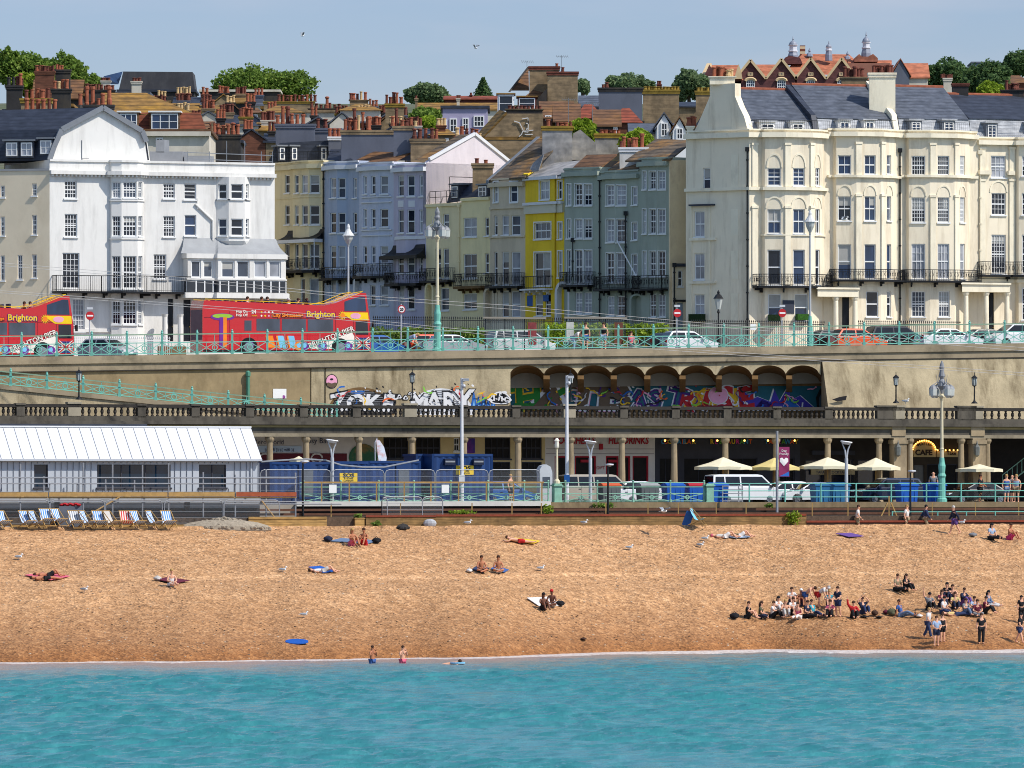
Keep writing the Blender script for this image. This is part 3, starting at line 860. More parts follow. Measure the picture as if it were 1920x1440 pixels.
c2=chimney(wh.t,37,98,184,240,492.0,TAN,prow(44,94,5,166),MOSS,depth=.9)
chimney(wh.t,155,214,196,240,493.5,SOOT,[(150,175,TERRA),(162,161,TERRA),(173,161,TERRA),(184,184,TERRA),(192,174,TERRA),(204,161,TERRA)],SOOT,depth=.9)
m=MB();k=gpt(153,300);m.tube([k,k+Vector((0,0,1.35))],.04,5);m.bar(k+Vector((0,0,.1)),k+Vector((.5,0,.1)),.03);m.build('vent_pipe',LEADG,wh.t)
m=MB()
for px0,px1,py0,py1 in((281,342,284,304),(292,308,262,286),(345,392,292,304)):
 p0,p1=W494.at(px0,-2),W494.at(px1,-2);m.prism([V3(p0,ZW(py1,p0.y)),V3(p1,ZW(py1,p1.y)),V3(p1,ZW(py0,p1.y)),V3(p0,ZW(py0,p0.y))],(.3,.9,0))
m.build('roof_stack',M('grey roof render',(128,130,134),.85,.15),wh.t)
m=MB()
for py in(285,297):m.bar(V3(W494.at(345,-1.5),wz(py,420)),V3(W494.at(512,-1.5),wz(py+4,480)),.05)
for px in(352,393,425,459,490,511):p=W494.at(px,-1.5);m.bar(V3(p,wz(305,px)),V3(p,wz(262 if px in(425,459)else 282,px)),.05)
put(m.build('scaffold_rail',LEADG),'grey scaffold handrail standing on the roof of the white house','scaffold rail')
# == cream terrace on the right
W497=Line(497.0)
CG='cream stucco terrace houses'
def cz(py,px):return ZW(py,W497.at(px).y)
def carch(h,px0,px1,pyt,pyb,mat=PCRL,w0=0,th=.05):
 """raised arch moulding over a window"""
 f=h.f;i=f.seg(f.u((px0+px1)/2));u0,u1=sorted((f.u(px0),f.u(px1)));u0=max(u0,f.c[i]+.02);u1=min(u1,f.c[i+1]-.02);o=f.at((u0+u1)/2);hw=(u1-u0)/2
 zt,zb=ZW(pyt,o.y),ZW(pyb,o.y);m=MB();t,n=f.t[i],f.n[i];N=12
 rad=[(math.cos(math.pi*k/N),math.sin(math.pi*k/N))for k in range(N+1)]
 hh=zt-zb
 for(a,b),(c,d)in zip(rad,rad[1:]):
  for w_ in(1,):
   P_=lambda x,y,s_,ww:V3(o+t*(x*hw*s_)+n*ww,zb+y*hh*s_)
   m.add([P_(a,b,1,.0),P_(c,d,1,.0),P_(c,d,1,th),P_(a,b,1,th),P_(a,b,.86,.0),P_(c,d,.86,.0),P_(c,d,.86,th),P_(a,b,.86,th)],((0,1,2,3),(3,2,6,7),(7,6,5,4)))
 return m.build('arch_moulding',mat,h.t)
def pilaster(h,px,py0,py1,wpx=.42,proj=.09):
 f=h.f;u=f.u(px);i=f.seg(u);o=f.at(u);m=MB();z0,z1=ZW(py1,o.y),ZW(py0,o.y)
 h.box(m,i,o,-wpx/2,wpx/2,z0,z1,-.02,proj);h.box(m,i,o,-wpx/2-.05,wpx/2+.05,z1,z1+.16,-.02,proj+.05)
 return m.build('pilaster',PCRL,h.t)
def cream(px0,px1,bow,cols,label,pre=(),rows=None,grid=0,courses=(),parapet=243,tail=0):
 pts=list(pre)+[W497.at(px0,0)]+[W497.at(*q)for q in bow]+[W497.at(px1,0)]
 h=House('terraced_house',label,Facade(pts),group=CG)
 return h
 # --- house at the corner
cc=W497.at(1405);sdx=Vector((-4.6,3.3));side=lambda px,w=0.0:None
def side_pt(px,w=0.0):
 k=(px-960)/F;t=sdx.normalized();n=Vector((sdx.y,-sdx.x)).normalized()*-1
 A0=cc+n*w;t_=(k*A0.y-A0.x)/(t.x-k*t.y);return A0+t*t_
far=side_pt(1286)
bow1=[(1428,0),(1434,.4),(1472,.95),(1519,1.05),(1541,.45),(1545,0)]
h1=cream(1405,1551,bow1,None,'cream corner house with tall curved gable chimney and shaded side wall',pre=[far,side_pt(1342),])
h1=h1
def wrow(h,cols,rows,nx=2,ny=2,gl=None,**k):
 for a,b in cols:
  for r in rows:
   h.win(a,b,r[0],r[1],r[2]if len(r)>2 else nx,r[3]if len(r)>3 else ny,gl=gl or rwin.choice((GL_B,GL_D,GL_B)),surround=0,**k)
wrow(h1,((1439,1464),(1487,1509),(1529,1537)),((315,348,2,4),(392,438,2,2),(468,534,1,2)))
wrow(h1,((1440,1464),(1490,1515)),((551,602,1,2),))
h1.win(1318,1332,315,357,1,2,gl=GL_G)
for r0,r1 in((396,444),(475,524),(552,590)):h1.win(1302,1321,r0,r1,2,2,gl=GL_C)
h1.wall(cz(243,1440),PCR,depth=9)
for i_,(a,b)in enumerate(((1437,1467),(1485,1511),(1527,1539))):
 carch(h1,a,b,287,314);carch(h1,a-2,b+2,368,390)
h1.course(None,None,cz(258,1440),cz(249,1440),.35,PCRL);h1.course(None,None,cz(245,1440),cz(242,1440),.12,PCRL,'parapet_coping')
h1.course(None,None,cz(357,1440),cz(351,1440),.24,PCRL,'string_course')
h1.course(1428,1548,cz(443,1480),cz(440,1480),.1,PCRL,'sill_course')
for px in(1415,1477,1522):
 for r0,r1 in((272,350),(390,534)):pilaster(h1,px,r0,r1)
h1.balcony(1411,1549,514,536,.8,.14,.13,br=4)
h1.pipe(1402.5,280,630)
for r in((290,352),(392,442),(470,524),(550,606)):h1.blank(1371,1385,r[0],r[1],PCRL,'blind_window',-.02,.03)
h1.blank(1296,1341,383,386,SLATED,'bay_roof',0,.35);
for y in(446,527):h1.blank(1294,1343,y,y+5,PCRL,'string_course',0,.15)
for px in(1296,1330):h1.blank(px,px+2,386,600,PCRL,'bay_edge',0,.1)
h1.blank(1467,1489,563,588,M('slate plaque',(58,62,74),.6,.1),'plaque',0,.04)
h1.blank(1440,1463,590,602,M('box hedge leaves',(30,52,24),.95,.5,9,bump=1,bs=20),'window_box',.02,.5);h1.blank(1491,1514,589,600,M('box hedge leaves painted lit',(52,96,30),.95,.5,9,bump=1,bs=20),'window_box',.02,.5)  # second box: same leaves with sunlight put into the colour
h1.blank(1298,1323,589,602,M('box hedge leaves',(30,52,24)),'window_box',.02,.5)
gpts=[(1287,272),(1287,262),(1291,258),(1299,250),(1306,238),(1315,218),(1327,190),(1331,180),(1331,158),(1378,156),(1378,180),(1386,200),(1395,218),(1401,240),(1408,250),(1411,256),(1405,262)]
def sp3(px,py,w=0.0):p=side_pt(px,w);return V3(p,ZW(py,p.y))
Gs=[sp3(px,py,-.02)for px,py in gpts]
nb3=Vector((-sdx.y,sdx.x,0)).normalized();nb3=nb3 if nb3.y>0 else-nb3
m=MB();m.prism(Gs,nb3*.75);m.build('gable_wall',PCR,h1.t)
dch=side_pt(1355).y
chimney(h1.t,1329,1380,143,158,dch-.1,PCRL,prow(1337,1362,6,125,2,TERRA)+[(1366,130,TERRA3),(1372,128,TERRA3)],PCRL,depth=1.1,cap=True)
chimney(h1.t,1286,1302,236,262,side_pt(1294).y-.1,PCRL,[(1292,219),(1299,217),(1302,218)],PCRL,depth=.8)
# --- the three houses beyond
h2=cream(1551,1688,[(1562,0),(1568,.4),(1606,.95),(1652,1.05),(1676,.45),(1680,0)],None,'cream bow-fronted house between two drainpipes with blue sash windows')
wrow(h2,((1571,1596),(1621,1642),(1663,1671)),((291,327,2,2),(368,414,2,2),(458,523,1,2)))
wrow(h2,((1624,1647),(1663,1671)),((546,594,1,2),));h2.door(1579,1592,552,640,DOORB)
h3=cream(1688,1832,[(1698,0),(1704,.4),(1744,.95),(1790,1.05),(1814,.45),(1818,0)],None,'cream bow-fronted house with small-paned windows and stained cornice')
wrow(h3,((1709,1735),(1758,1780),(1800,1809)),((292,328,5,4),(370,417,5,6)),gl=GL_D,bw=.035)
wrow(h3,((1709,1735),(1758,1780),(1800,1809)),((457,523,3,4),),gl=GL_C)
wrow(h3,((1709,1735),(1760,1781)),((546,594,4,5),),gl=GL_G)
h4=cream(1832,2240,[(1904,0),(1910,.4),(1945,.9),(1969,.4),(1973,0)],None,'cream flat-fronted house with pale blue top window at the terrace end')
wrow(h4,((1858,1886),),((292,333,3,3),),gl=GL_C);wrow(h4,((1859,1886),),((362,403,4,4),(440,513,5,7)),gl=GL_D);wrow(h4,((1916,1938),(2000,2026),(2060,2086),(2130,2156),(2190,2214)),((292,330,4,4),(362,403,4,4),(440,513,4,6),(540,600,4,5)),gl=GL_D)
h4.door(1854,1864,548,640,DOORB)
for h,py,px,bal in((h2,243,1620,(1556,1691,505,524)),(h3,246,1760,(1692,1832,506,526)),(h4,258,1880,(1833,2238,493,517))):
 h.wall(cz(py,px),PCR,depth=9)
 h.course(None,None,cz(py+14,px),cz(py+6,px),.35,PCRL);h.course(None,None,cz(py+2,px),cz(py-1,px),.12,PCRL,'parapet_coping')
 if h is not h4:h.course(None,None,cz(334,px),cz(329,px),.24,PCRL,'string_course')
 else:
  h.course(1834,1856,cz(328,px),cz(320,px),.3,PCRL,'string_course');h.course(1888,1900,cz(328,px),cz(320,px),.3,PCRL,'string_course');h.course(None,None,cz(530,px),cz(524,px),.2,PCRL,'string_course')
 h.balcony(*bal,.8,.14,.13,br=4)
for h,cs,pt in((h2,((1570,1598),(1619,1644),(1661,1674)),(346,366)),(h3,((1707,1737),(1756,1783),(1798,1811)),(347,368)),(h4,((1855,1889),),(338,360))):
 for a,b in cs:carch(h,a,b,*pt)
for h,pxs,rr in((h2,(1610,1655),((270,328),(368,524))),(h3,(1749,1793),((272,329),(370,526))),(h4,(1842,1897),((280,320),(340,515)))):
 for px in pxs:
  for r in rr:pilaster(h,px,*r)
h2.pipe(1686.5,282,640);h4.pipe(1837,285,500,PCRL)
def porch(h,px0,px1,pyt,pyb,cols,w0=1.7):
 m=MB();p=[Line(497.0).at(q,0)for q in(px0,px1)];f=[Line(497.0).at(q,w0)for q in(px0,px1)]
 zt,zb=ZW(pyt,f[0].y),ZW(pyt+14,f[0].y);band(m,p,f,zb,zt);band(m,p,[Line(497.0).at(q,w0+.12)for q in(px0-2,px1+2)],zt,zt+.13)
 pc=m.build('porch',PCRL,h.t)
 for c in cols:
  q=W497.at(c,w0-.3);m=MB();z0=h.z0;hh=zb-z0
  m.lathe(V3(q,z0),[(.26,0),(.26,.3),(.21,.4),(.18,hh-.35),(.17,hh-.3),(.25,hh-.12),(.27,hh)],12);m.build('column',PCRL,pc)
porch(h2,1533,1610,542,600,(1567,1603));porch(h4,1804,1894,533,600,(1811,1849,1888))
def croof(h,px0,px1,pe,pm,pr,mat=SLATE,ridge=True):
 q=lambda px,w,py:V3(W497.at(px,w),ZW(py,W497.at((px0+px1)/2,w).y))
 m=MB();A,B=q(px0+4,-.7,pe),q(px1+4,-.7,pe);A2,B2=q(px0,-1.5,pm),q(px1,-1.5,pm)
 m.quad(A,B,B2,A2);m.build('hung_slate',SLATEL,h.t)
 m=MB();A2,B2=q(px0+1,-1.35,pm+1),q(px1+1,-1.35,pm+1);A3,B3=q(px0-48,-6.2,pr),q(px1-48,-6.2,pr);bk=Vector((-1.8,4.5,-2.5))
 m.quad(A2,B2,B3,A3);m.quad(A3,B3,B3+bk,A3+bk);m.poly((A2,A3,A3+bk));m.poly((B2,B3,B3+bk));m.build('roof',mat,h.t)
 m=MB();m.tube([A3,B3],.12,6);m.build('ridge_tile',TERRA,h.t)
 return q
croof(h1,1400,1530,249,225,168);croof(h2,1532,1683,249,222,161);croof(h3,1684,1816,252,222,163);croof(h4,1817,2260,262,226,182,SLATED)
def firewall(h,px,pe,pm,pr,mat=SOOT):
 m=MB()
 pts=[V3(W497.at(px+6,-.6),cz(pe,px)),V3(W497.at(px,-1.3),ZW(pm-7,W497.at(px,-1.4).y)),V3(W497.at(px-48,-6.3),ZW(pr-8,W497.at(px,-6.3).y)),V3(W497.at(px-48,-6.3),cz(pe,px))]
 m.prism(pts,V3(T2*-.4,0));m.build('fire_wall',mat,h.t)
firewall(h1,1530,249,223,168,SLATED);firewall(h2,1681,250,222,161,PCRL)  # corner house fire wall coloured dark to stand for its shadow
tt,nn_=W497.at(1700)-W497.at(1500),N2;tt.normalize()
for h,a,b,r0,r1,ny in((h1,1423,1455,229,250,2),(h1,1482,1510,229,250,2),(h2,1571,1596,226,251,2),(h2,1619,1642,226,251,2),(h3,1705,1730,226,253,4),(h3,1766,1792,226,253,4),(h4,1848,1872,231,268,5),(h4,1926,1950,231,268,5)):
 p=W497.at((a+b)/2,-.62);hh=(r1-r0)*p.y/F
 dormer(h.t,V3(p,ZW(r1,p.y)),tt,nn_,(b-a)*p.y/F,hh,2.0,WHITE if h in(h1,h2)else M('grey dormer cheek',(120,126,136),.7,.1),SLATEL,2,ny,gl=GL_D if h is h1 else GL_B)
m=MB()
for a,b in((1410,1555),(1556,1680),(1692,1830),(1832,1970)):
 pa,pb=W497.at(a,-.25),W497.at(b,-.25);z0=cz(243 if b<1690 else 247 if b<1840 else 258,a);n=int((pb-pa).length/.16)
 hh=.75 if b<1840 else 1.3
 m.bar(V3(pa,z0+hh),V3(pb,z0+hh),.03)
 for k in range(n+1):m.bar(V3(pa+(pb-pa)*k/n,z0-.1),V3(pa+(pb-pa)*k/n,z0+hh),.015)
put(m.build('roof_railing',BLACK),'thin black railing along the parapet before the pale slate dormers','railing')
def big_chimney():
 d=W497.at(1650,-2.4).y
 c=chimney(h2.t,1628,1681,136,232,d,PCRL,prow(1636,1675,8,121,1.5,TERRA2),PCR,depth=1.2)
 chimney(h2.t,1576,1628,144,166,d+4.0,TAN,prow(1581,1620,6,126,3,TERRA2),TAN,depth=1.2)
 chimney(h4.t,1785,1818,156,184,W497.at(1800,-6).y,SOOT,(),TERRA2,depth=1.0)
 chimney(h4.t,1877,1922,168,186,W497.at(1900,-6).y,SOOT,[(1888,150,TERRA2)]+prow(1892,1910,4,156,1,TERRA2),SOOT,depth=1.0)
big_chimney()
W505=Line(507.0)
hn=House('narrow_house','narrow cream lean-to house beside the corner house with one small sash window',Facade([W505.at(q)for q in(1262,1300)]),group=None)
hn.win(1271,1280,507,537,1,2,gl=GL_D);hn.door(1270,1281,568,640,M('pale blue door',(150,164,176),.6,.1))
zq=lambda py:ZW(py,W505.at(1275).y)
hn.wall(zq(497),PBEI,depth=3);hn.course(None,None,zq(500),zq(494),.2,SLATED);hn.pipe(1263.5,497,640);hn.course(None,None,zq(566),zq(562),.12,BLACK,'string_course')
# == the receding row of painted houses (their fronts in shade)
ROW=Line(527.2,-1.346)
RB=Vector((0.803,0.596))
RG='painted town houses stepping down the side street'
def rmat(name,c):return M(name,c,0.8,0.07,0.7,dirt=tuple(int(k*.72)for k in c),damt=0.35,dscale=(0.8,0.8,0.15))
def rz_(py,px,w=0):return ZW(py,ROW.at(px,w).y)
def rowhouse(label,px0,px1,bay,mat,pytop,wins,end=None,depth=8.0,trim=None,cornice=True,name='town_house',glass_=None):
 pts=[ROW.at(px0)]+[ROW.at(*q)for q in bay]+[ROW.at(px1)]
 h=House(name,label,Facade(pts),group=RG,z0=zroad(ROW.at(px0).x)-0.6)
 for wd in wins:
  cols,rows,kw=wd[0],wd[1],(wd[2]if len(wd)>2 else{})
  for a,b in cols:
   for r in rows:
    kk=dict(kw);kk.setdefault('gl',rwin.choice((GL_D,GL_D,GL_G,GL_C,GL_C)));kk.setdefault('bw',.035)  # extra pale and grey panes imitate reflected light by colour
    h.win(a,b,r[0],r[1],r[2]if len(r)>2 else 1,r[3]if len(r)>3 else 2,**kk)
 zt=rz_(pytop,(px0+px1)/2)
 h.zt=zt;h.mat=mat
 h.wall(zt,mat,depth=depth,back=RB)
 tr=trim or mat
 if cornice:
  h.course(None,None,zt-.62,zt-.30,.30,tr,dent=0);h.course(None,None,zt-.10,zt+.02,.10,tr,'parapet_coping')
 return h
OLI=rmat('olive cream paint',(220,206,167));BL2=rmat('blue paint',(168,179,198));BL3=rmat('lilac blue paint',(194,199,214));MAU=rmat('mauve grey paint',(189,183,200))
PNK=rmat('pale pink render',(216,206,210));YE5=rmat('pale yellow paint',(233,217,173));YE6=rmat('primrose paint',(235,220,171));OCH=rmat('stone paint',(206,191,165));YEL=rmat('bright yellow paint',(236,200,48));GRN=rmat('sage green paint',(160,168,154))
WT=M('white stucco trim',(216,216,218),.7,.06)
NB=dict(gl=GL_D)
r1=rowhouse('olive cream house beside the white house with black pagoda canopy over its bay',512,608,[(552,0),(549,.5),(563,.6),(579,.55),(602,0)],OLI,303,[(((534,543),(552.5,560),(566,577),(581,599)),((328,362),(385,421))),(((534,543),(553,560),(566,577),(581,599)),((457,504),),dict(gl=GL_G)),(((560,572),(581,598)),((522,570),))])
r1.course(None,None,rz_(372,560),rz_(369,560),.06,OLI,'string_course');r1.balcony(535,606,486,507,.9,.2,.16)
r1.pipe(609,318,640)
r2=rowhouse('blue bay-fronted house right of the long black drainpipe',608,673,[(618,0),(616,.5),(632,.5),(653,0)],BL2,303,[(((619,630),(634,648),(662,669)),((334,371),(399,437),(461,504))),(((619,630),(634,648)),((522,575),))],trim=WT)
r3=rowhouse('lilac blue house with three bay lights and white string courses',673,738,[(680,0),(678,.45),(692,.5),(709,.4),(731,0)],BL3,305,[(((681,688),(696,704),(713,728)),((330,364),(392,426),(462,494))),(((694,704),(713,728)),((535,572),))],trim=WT)
for py in(369,379,431,441):r3.course(678,735,rz_(py+2,705),rz_(py,705),.1,WT,'string_course')
r3.balcony(676,736,495,517,.7,.2,.14)
r2.balcony(609,668,501,521,.6,.18,.16)
r4=rowhouse('mauve grey house with black pagoda canopy and pale pink gable end',738,799,[(746,0),(743,.5),(760,.5),(781,0)],MAU,307,[(((746,757),(764,778),(786,793)),((329,368),(393,437),(478,512))),(((747,758),(764,778)),((535,580),))],trim=WT)
r4.balcony(729,797,511,531,.9,.2,.14);r4.course(741,798,rz_(449,770),rz_(443,770),.08,WT,'string_course')
for a,b in((747,757),(766,778)):r4.blank(a,b,376,388,WT,'panel',0,.04)
def pagoda(h,px0,px1,py0,py1,w_,mat=BLACK,frieze=True):
 f=h.f;u0,u1=f.u(px0),f.u(px1);m=MB();prof=((.03,0),(.12,.35),(.3,.6),(.62,.85),(1,1))
 zt,zb=rz_(py0,(px0+px1)/2),rz_(py1,(px0+px1)/2);a0,a1=f.at(u0),f.at(u1);n=-RB
 L_=[]
 for s_,q in prof:
  z=zt+(zb-zt)*q;e=(a1-a0).normalized()*(.35*s_)
  L_.append([V3(a0-e*.2+n*0,z),V3(a0-e+n*w_*s_,z),V3(a1+e+n*w_*s_,z),V3(a1+e*.2,z)])
 for p,q in zip(L_,L_[1:]):
  for i in range(3):m.quad(p[i],p[i+1],q[i+1],q[i])
 c=m.build('canopy',mat,h.t)
 if frieze:
  m=MB();b=L_[-1]
  for i in range(3):m.bar(b[i]-Vector((0,0,.12)),b[i+1]-Vector((0,0,.12)),.05,.26)
  m.build('frieze',WT if frieze==1 else mat,c)
  m=MB()
  for i in(1,2):m.bar(b[i],V3(b[i],rz_(505 if h is r1 else 528,(px0+px1)/2)),.07)
  m.build('canopy_post',WT if frieze==1 else mat,c)
pagoda(r1,541,606,431,450,1.1);pagoda(r4,738,797,459,480,1.1,frieze=2)
E4=ROW.at(799)
def g4(px,py):
 k=(px-960)/F;t_=(k*E4.y-E4.x)/(RB.x-k*RB.y);p=E4+RB*t_;return V3(p,ZW(py,p.y))
m=MB();G4=[g4(*q)for q in((799,420),(799,307),(805,301),(890,253),(950,298),(956,306),(956,420))]
m.prism(G4,V3(-(r4.f.t[0])*.4,0));m.build('gable_wall',PNK,r4.t)
m=MB();back4=V3((ROW.at(770)-ROW.at(799)),0);up=Vector((0,0,.1))
m.quad(G4[2]+up,G4[3]+up,G4[3]+up+back4,G4[2]+up+back4);m.quad(G4[3]+up,G4[4]+up,G4[4]+up+back4,G4[3]+up+back4);m.build('roof',LICHEN,r4.t)
m=MB();m.bar(G4[2]+up,G4[3]+up,.25,.22);m.bar(G4[3]+up,G4[5]+up,.25,.22);m.build('verge',WT,r4.t)
r5=rowhouse('pale yellow low house in front of the pink gable with an open roof terrace',799,865,[],YE5,381,[(((831,842),),((401,432),)),(((816,827),(831,842)),((466,522),)),(((826,842),),((540,582),))],cornice=False)
r6=rowhouse('primrose low house with attic dormer and tan chimney',865,919,[],YE6,370,[(((869,894),),((408,444,2,2),(476,522,2,2),(550,580,2,2))),(((909,917),),((408,442),(475,512)))],cornice=False)
for h,a,b,z in((r5,800,864,382),(r6,866,918,371)):h.course(None,None,rz_(z+5,(a+b)/2),rz_(z,(a+b)/2),.14,h.mat,dent=0)
r5.balcony(798,853,503,526,.7,.15,.16);r6.balcony(850,917,513,536,.8,.2,.15,slabm=M('rusty edge',(110,84,50),.8,.3));r5.pipe(862,384,520,YE5)
m=MB();pa,pb=ROW.at(806,-.3),ROW.at(858,-.3)
for k in range(6):q=pa+(pb-pa)*k/5;m.bar(V3(q,r5.zt),V3(q,r5.zt+.95),.04)
for z in(.5,.95):m.bar(V3(pa,r5.zt+z),V3(pb,r5.zt+z),.04)
q=ROW.at(843,-.3);m.bar(V3(q,r5.zt),V3(q,r5.zt+2),.05);m.bar(V3(q,r5.zt+2),V3(q,r5.zt+2)+Vector((3,2,0)),.05);m.build('terrace_railing',BLACK,r5.t)
nr=-RB;tr_=(ROW.at(900)-ROW.at(800)).normalized()
def slope(h,pts,mat,name='roof',th=.12):
 """roof slope given by (px, metres behind the front, py)"""
 m=MB();P_=[V3(ROW.at(a,-w_),ZW(b,ROW.at(a,-w_).y))for a,w_,b in pts];m.prism(P_,(0,0,-th));return m.build(name,mat,h.t)
slope(r5,((838,.8,378),(912,.8,368),(915,2.0,343),(850,2.0,343)),SLATED,'mansard')
p=ROW.at(853,-.9);dormer(r6.t,V3(p,ZW(374,p.y)),tr_,nr,1.0,1.1,1.3,SLATED,gl=GL_B,nx=1)
p=ROW.at(905,-.9);dormer(r6.t,V3(p,ZW(372,p.y)),tr_,nr,1.2,1.0,1.3,SLATED,gl=GL_D)
chimney(r6.t,884,926,306,368,ROW.at(900,-1.6).y,TAN,[(894,296,TERRA2),(911,304,TERRA)],TAN,depth=1.2)
r7=rowhouse('stone coloured house with bracketed eaves under an orange lichened slate roof',919,985,[(926,0),(923,.45),(938,.5),(956,.4),(978,0)],OCH,335,[(((926,934),(950,970)),((341,379),),dict(surround=.1)),(((926,933),(941,954),(959,976)),((404,441),(472,534))),(((926,933),(941,954),(959,976)),((546,595),))])
r7.course(None,None,rz_(392,950),rz_(387,950),.12,OCH,'string_course');r7.course(None,None,rz_(446,950),rz_(443,950),.12,OCH,'sill_course');r7.balcony(923,984,512,536,.7,.16,.14)
slope(r7,((914,-.5,338),(984,-.5,331),(1062,4.6,258),(1008,4.6,258)),LICHEN);slope(r7,((911,-.55,338),(916,-.55,338),(1012,4.6,256),(1006,4.6,256)),LEADG,'verge',.3)
r8=rowhouse('bright yellow house with white band and two blue signboards',985,1058,[(1000,0),(999,.12),(1040,.12),(1041,0)],YEL,334,[(((1012,1030),),((339,374,2,2),),dict(surround=.08)),(((1046,1054),),((339,373),(417,448),(471,520)),dict(surround=.08)),(((1002,1033),),((417,448,3,2),(473,536,2,2)),dict(surround=.08)),(((1003,1018),(1022,1033)),((550,592),))],cornice=False)
r8.course(None,None,rz_(337,1020),rz_(331,1020),.3,WT,'eaves_board');r8.course(985,1057,rz_(400,1020),rz_(383,1020),.16,M('off white band',(206,200,180),.8,.06),'fascia');r8.course(985,1057,rz_(384,1020),rz_(379,1020),.3,WT)
slope(r8,((981,-.3,326),(990,-.3,326),(1004,1.0,318),(995,1.0,318)),YEL,'parapet');slope(r8,((984,-.3,333),(1058,-.3,327),(1096,3,300),(1030,3,306)),PALEG)
r8.balcony(988,1036,518,541,.7,.12,.2,slabm=WT,fancy=False)
BSG=M('blue signboard',(30,84,150),.5,.05)
for a,b,c,d_ in((990,1001,554,574),(1020,1030,553,565)):r8.blank(a,b,c,d_,BSG,'signboard',.05,.09)
g9=rowhouse('sage green bay-fronted house with arched white porch, next to the yellow house',1058,1126,[(1062,0),(1060,.4),(1075,.5),(1093,.4),(1114,0)],GRN,315,[(((1063,1071),(1078,1092),(1095,1110)),((345,385,2,4),(411,447,2,3),(469,532,2,4)),dict(surround=.05)),(((1078,1092),(1095,1110)),((548,588,2,3),))])
g10=rowhouse('sage green middle house with one wide bay and slanting white flagpole',1126,1199,[(1136,0),(1134,.4),(1154,.45),(1177,0)],GRN,320,[(((1137,1152),(1156,1174)),((347,385,2,4),(411,454,2,4),(474,530,2,4)),dict(surround=.05)),(((1185,1195),),((350,384),(417,450),(477,515)),dict(surround=.05)),(((1139,1152),(1157,1173)),((555,592,2,3),))])
g11=rowhouse('tallest sage green house at the row end with peeling cream end wall',1199,1254,[(1205,0),(1203,.45),(1215,.5),(1232,.4),(1251,0)],GRN,296,[(((1205,1212),(1218,1230),(1234,1248)),((321,355,2,3),(392,438,2,4),(471,518,2,4)),dict(surround=.05)),(((1218,1230),(1234,1248)),((551,594,2,3),))])
g9.balcony(1063,1116,510,534,.7,.15,.12);g10.balcony(1124,1198,518,541,.7,.15,.12);g11.balcony(1200,1253,517,541,.7,.15,.12)
g10.pipe(1174,400,640);g9.pipe(1126,336,640);g9.pipe(1075.5,450,520,w=.06)
m=MB();p=ROW.at(1157,.5);q=ROW.at(1193,.8);m.tube([V3(p,rz_(452,1157)),V3(q,rz_(519,1193))],.05,6);m.build('flagpole',WHITE,g10.t)
m=MB();i=0
def arch_porch(h,px0,px1,pyt,pym,mat):
 a,b=ROW.at(px0,.45),ROW.at(px1,.45);z0=h.z0;zm,zt=rz_(pym,px0),rz_(pyt,px0);n=V3(RB,0)*.5;m=MB();N=10;c=(a+b)/2;hw=(b-a)/2
 pts=[(math.cos(math.pi*k/N),math.sin(math.pi*k/N))for k in range(N+1)]
 out=[V3(b,z0)]+[V3(c+hw*x,zm+(zt-zm)*y)for x,y in pts]+[V3(a,z0)]
 inn=[V3(c+hw*.72,z0)]+[V3(c+hw*.72*x,zm+(zt-zm)*.7*y)for x,y in pts]+[V3(c-hw*.72,z0)]
 for k in range(len(out)-1):
  m.quad(out[k],out[k+1],inn[k+1],inn[k]);m.quad(out[k],out[k+1],out[k+1]+n,out[k]+n);m.quad(inn[k],inn[k+1],inn[k+1]+n,inn[k]+n)
 pc=m.build('porch',mat,h.t);m=MB();m.quad(inn[0]+n,inn[1]+n,inn[-2]+n,inn[-1]+n);m.build('door',M('grey door',(120,124,134),.6,.1),pc)
arch_porch(g9,1040,1068,528,550,WT);arch_porch(r7,906,932,538,552,OCH);arch_porch(r2,662,684,512,535,WT);arch_porch(g11,1180,1206,552,562,GRN);arch_porch(r5,796,812,530,545,YE5)
PEEL=M('peeling cream end wall',(240,216,178),0.85,0.12,0.8,dirt=(150,112,84),damt=0.5)
e=ROW.at(1254);m=MB();m.prism([V3(e,g11.z0),V3(e+RB*8,g11.z0),V3(e+RB*8,g11.zt+.1),V3(e,g11.zt-.25)],V3(tr_*.12,0));m.build('end_wall',PEEL,g11.t)
slope(g9,((1070,.6,318),(1128,.6,312),(1157,2.8,289),(1100,2.8,290)),TILEB);slope(g10,((1140,.6,318),(1199,.6,318),(1235,4,287),(1185,4,284)),LICHEN);slope(g11,((1172,-.2,301),(1256,-.2,299),(1300,4.5,263),(1230,4.5,260)),LICHEN)
slope(r3,((660,.8,304),(735,.8,304),(770,3,286),(700,3,284)),TILEB);slope(r2,((612,.8,303),(665,.8,303),(640,3,280),(620,3,280)),SLATED)
d8=ROW.at(1040,-3).y
chimney(r8.t,1015,1075,236,330,d8,PALEG,[(1028,223,TERRA),(1045,230,TERRA2),(1053,230,TERRA),(1062,231,TERRA),(1070,231,TERRA2)],MOSS,depth=1.3)
m=MB();dd=d8+1;z=lambda py:ZW(py,dd);x=lambda px:XW(px,dd)
m.prism([(x(1066),dd,z(300)),(x(1075),dd,z(250)),(x(1088),dd,z(243)),(x(1117),dd,z(268)),(x(1117),dd,z(300))],(0,.5,0));m.build('gable_wall',PALEG,r8.t)
slope(r8,((990,.3,322),(1010,.3,318),(1020,.8,288),(1000,.8,305)),PALEG,'parapet')
chimney(g9.t,1114,1168,250,300,d8+3,PALEG,prow(1124,1164,5,246,1),MOSS,depth=1.1)
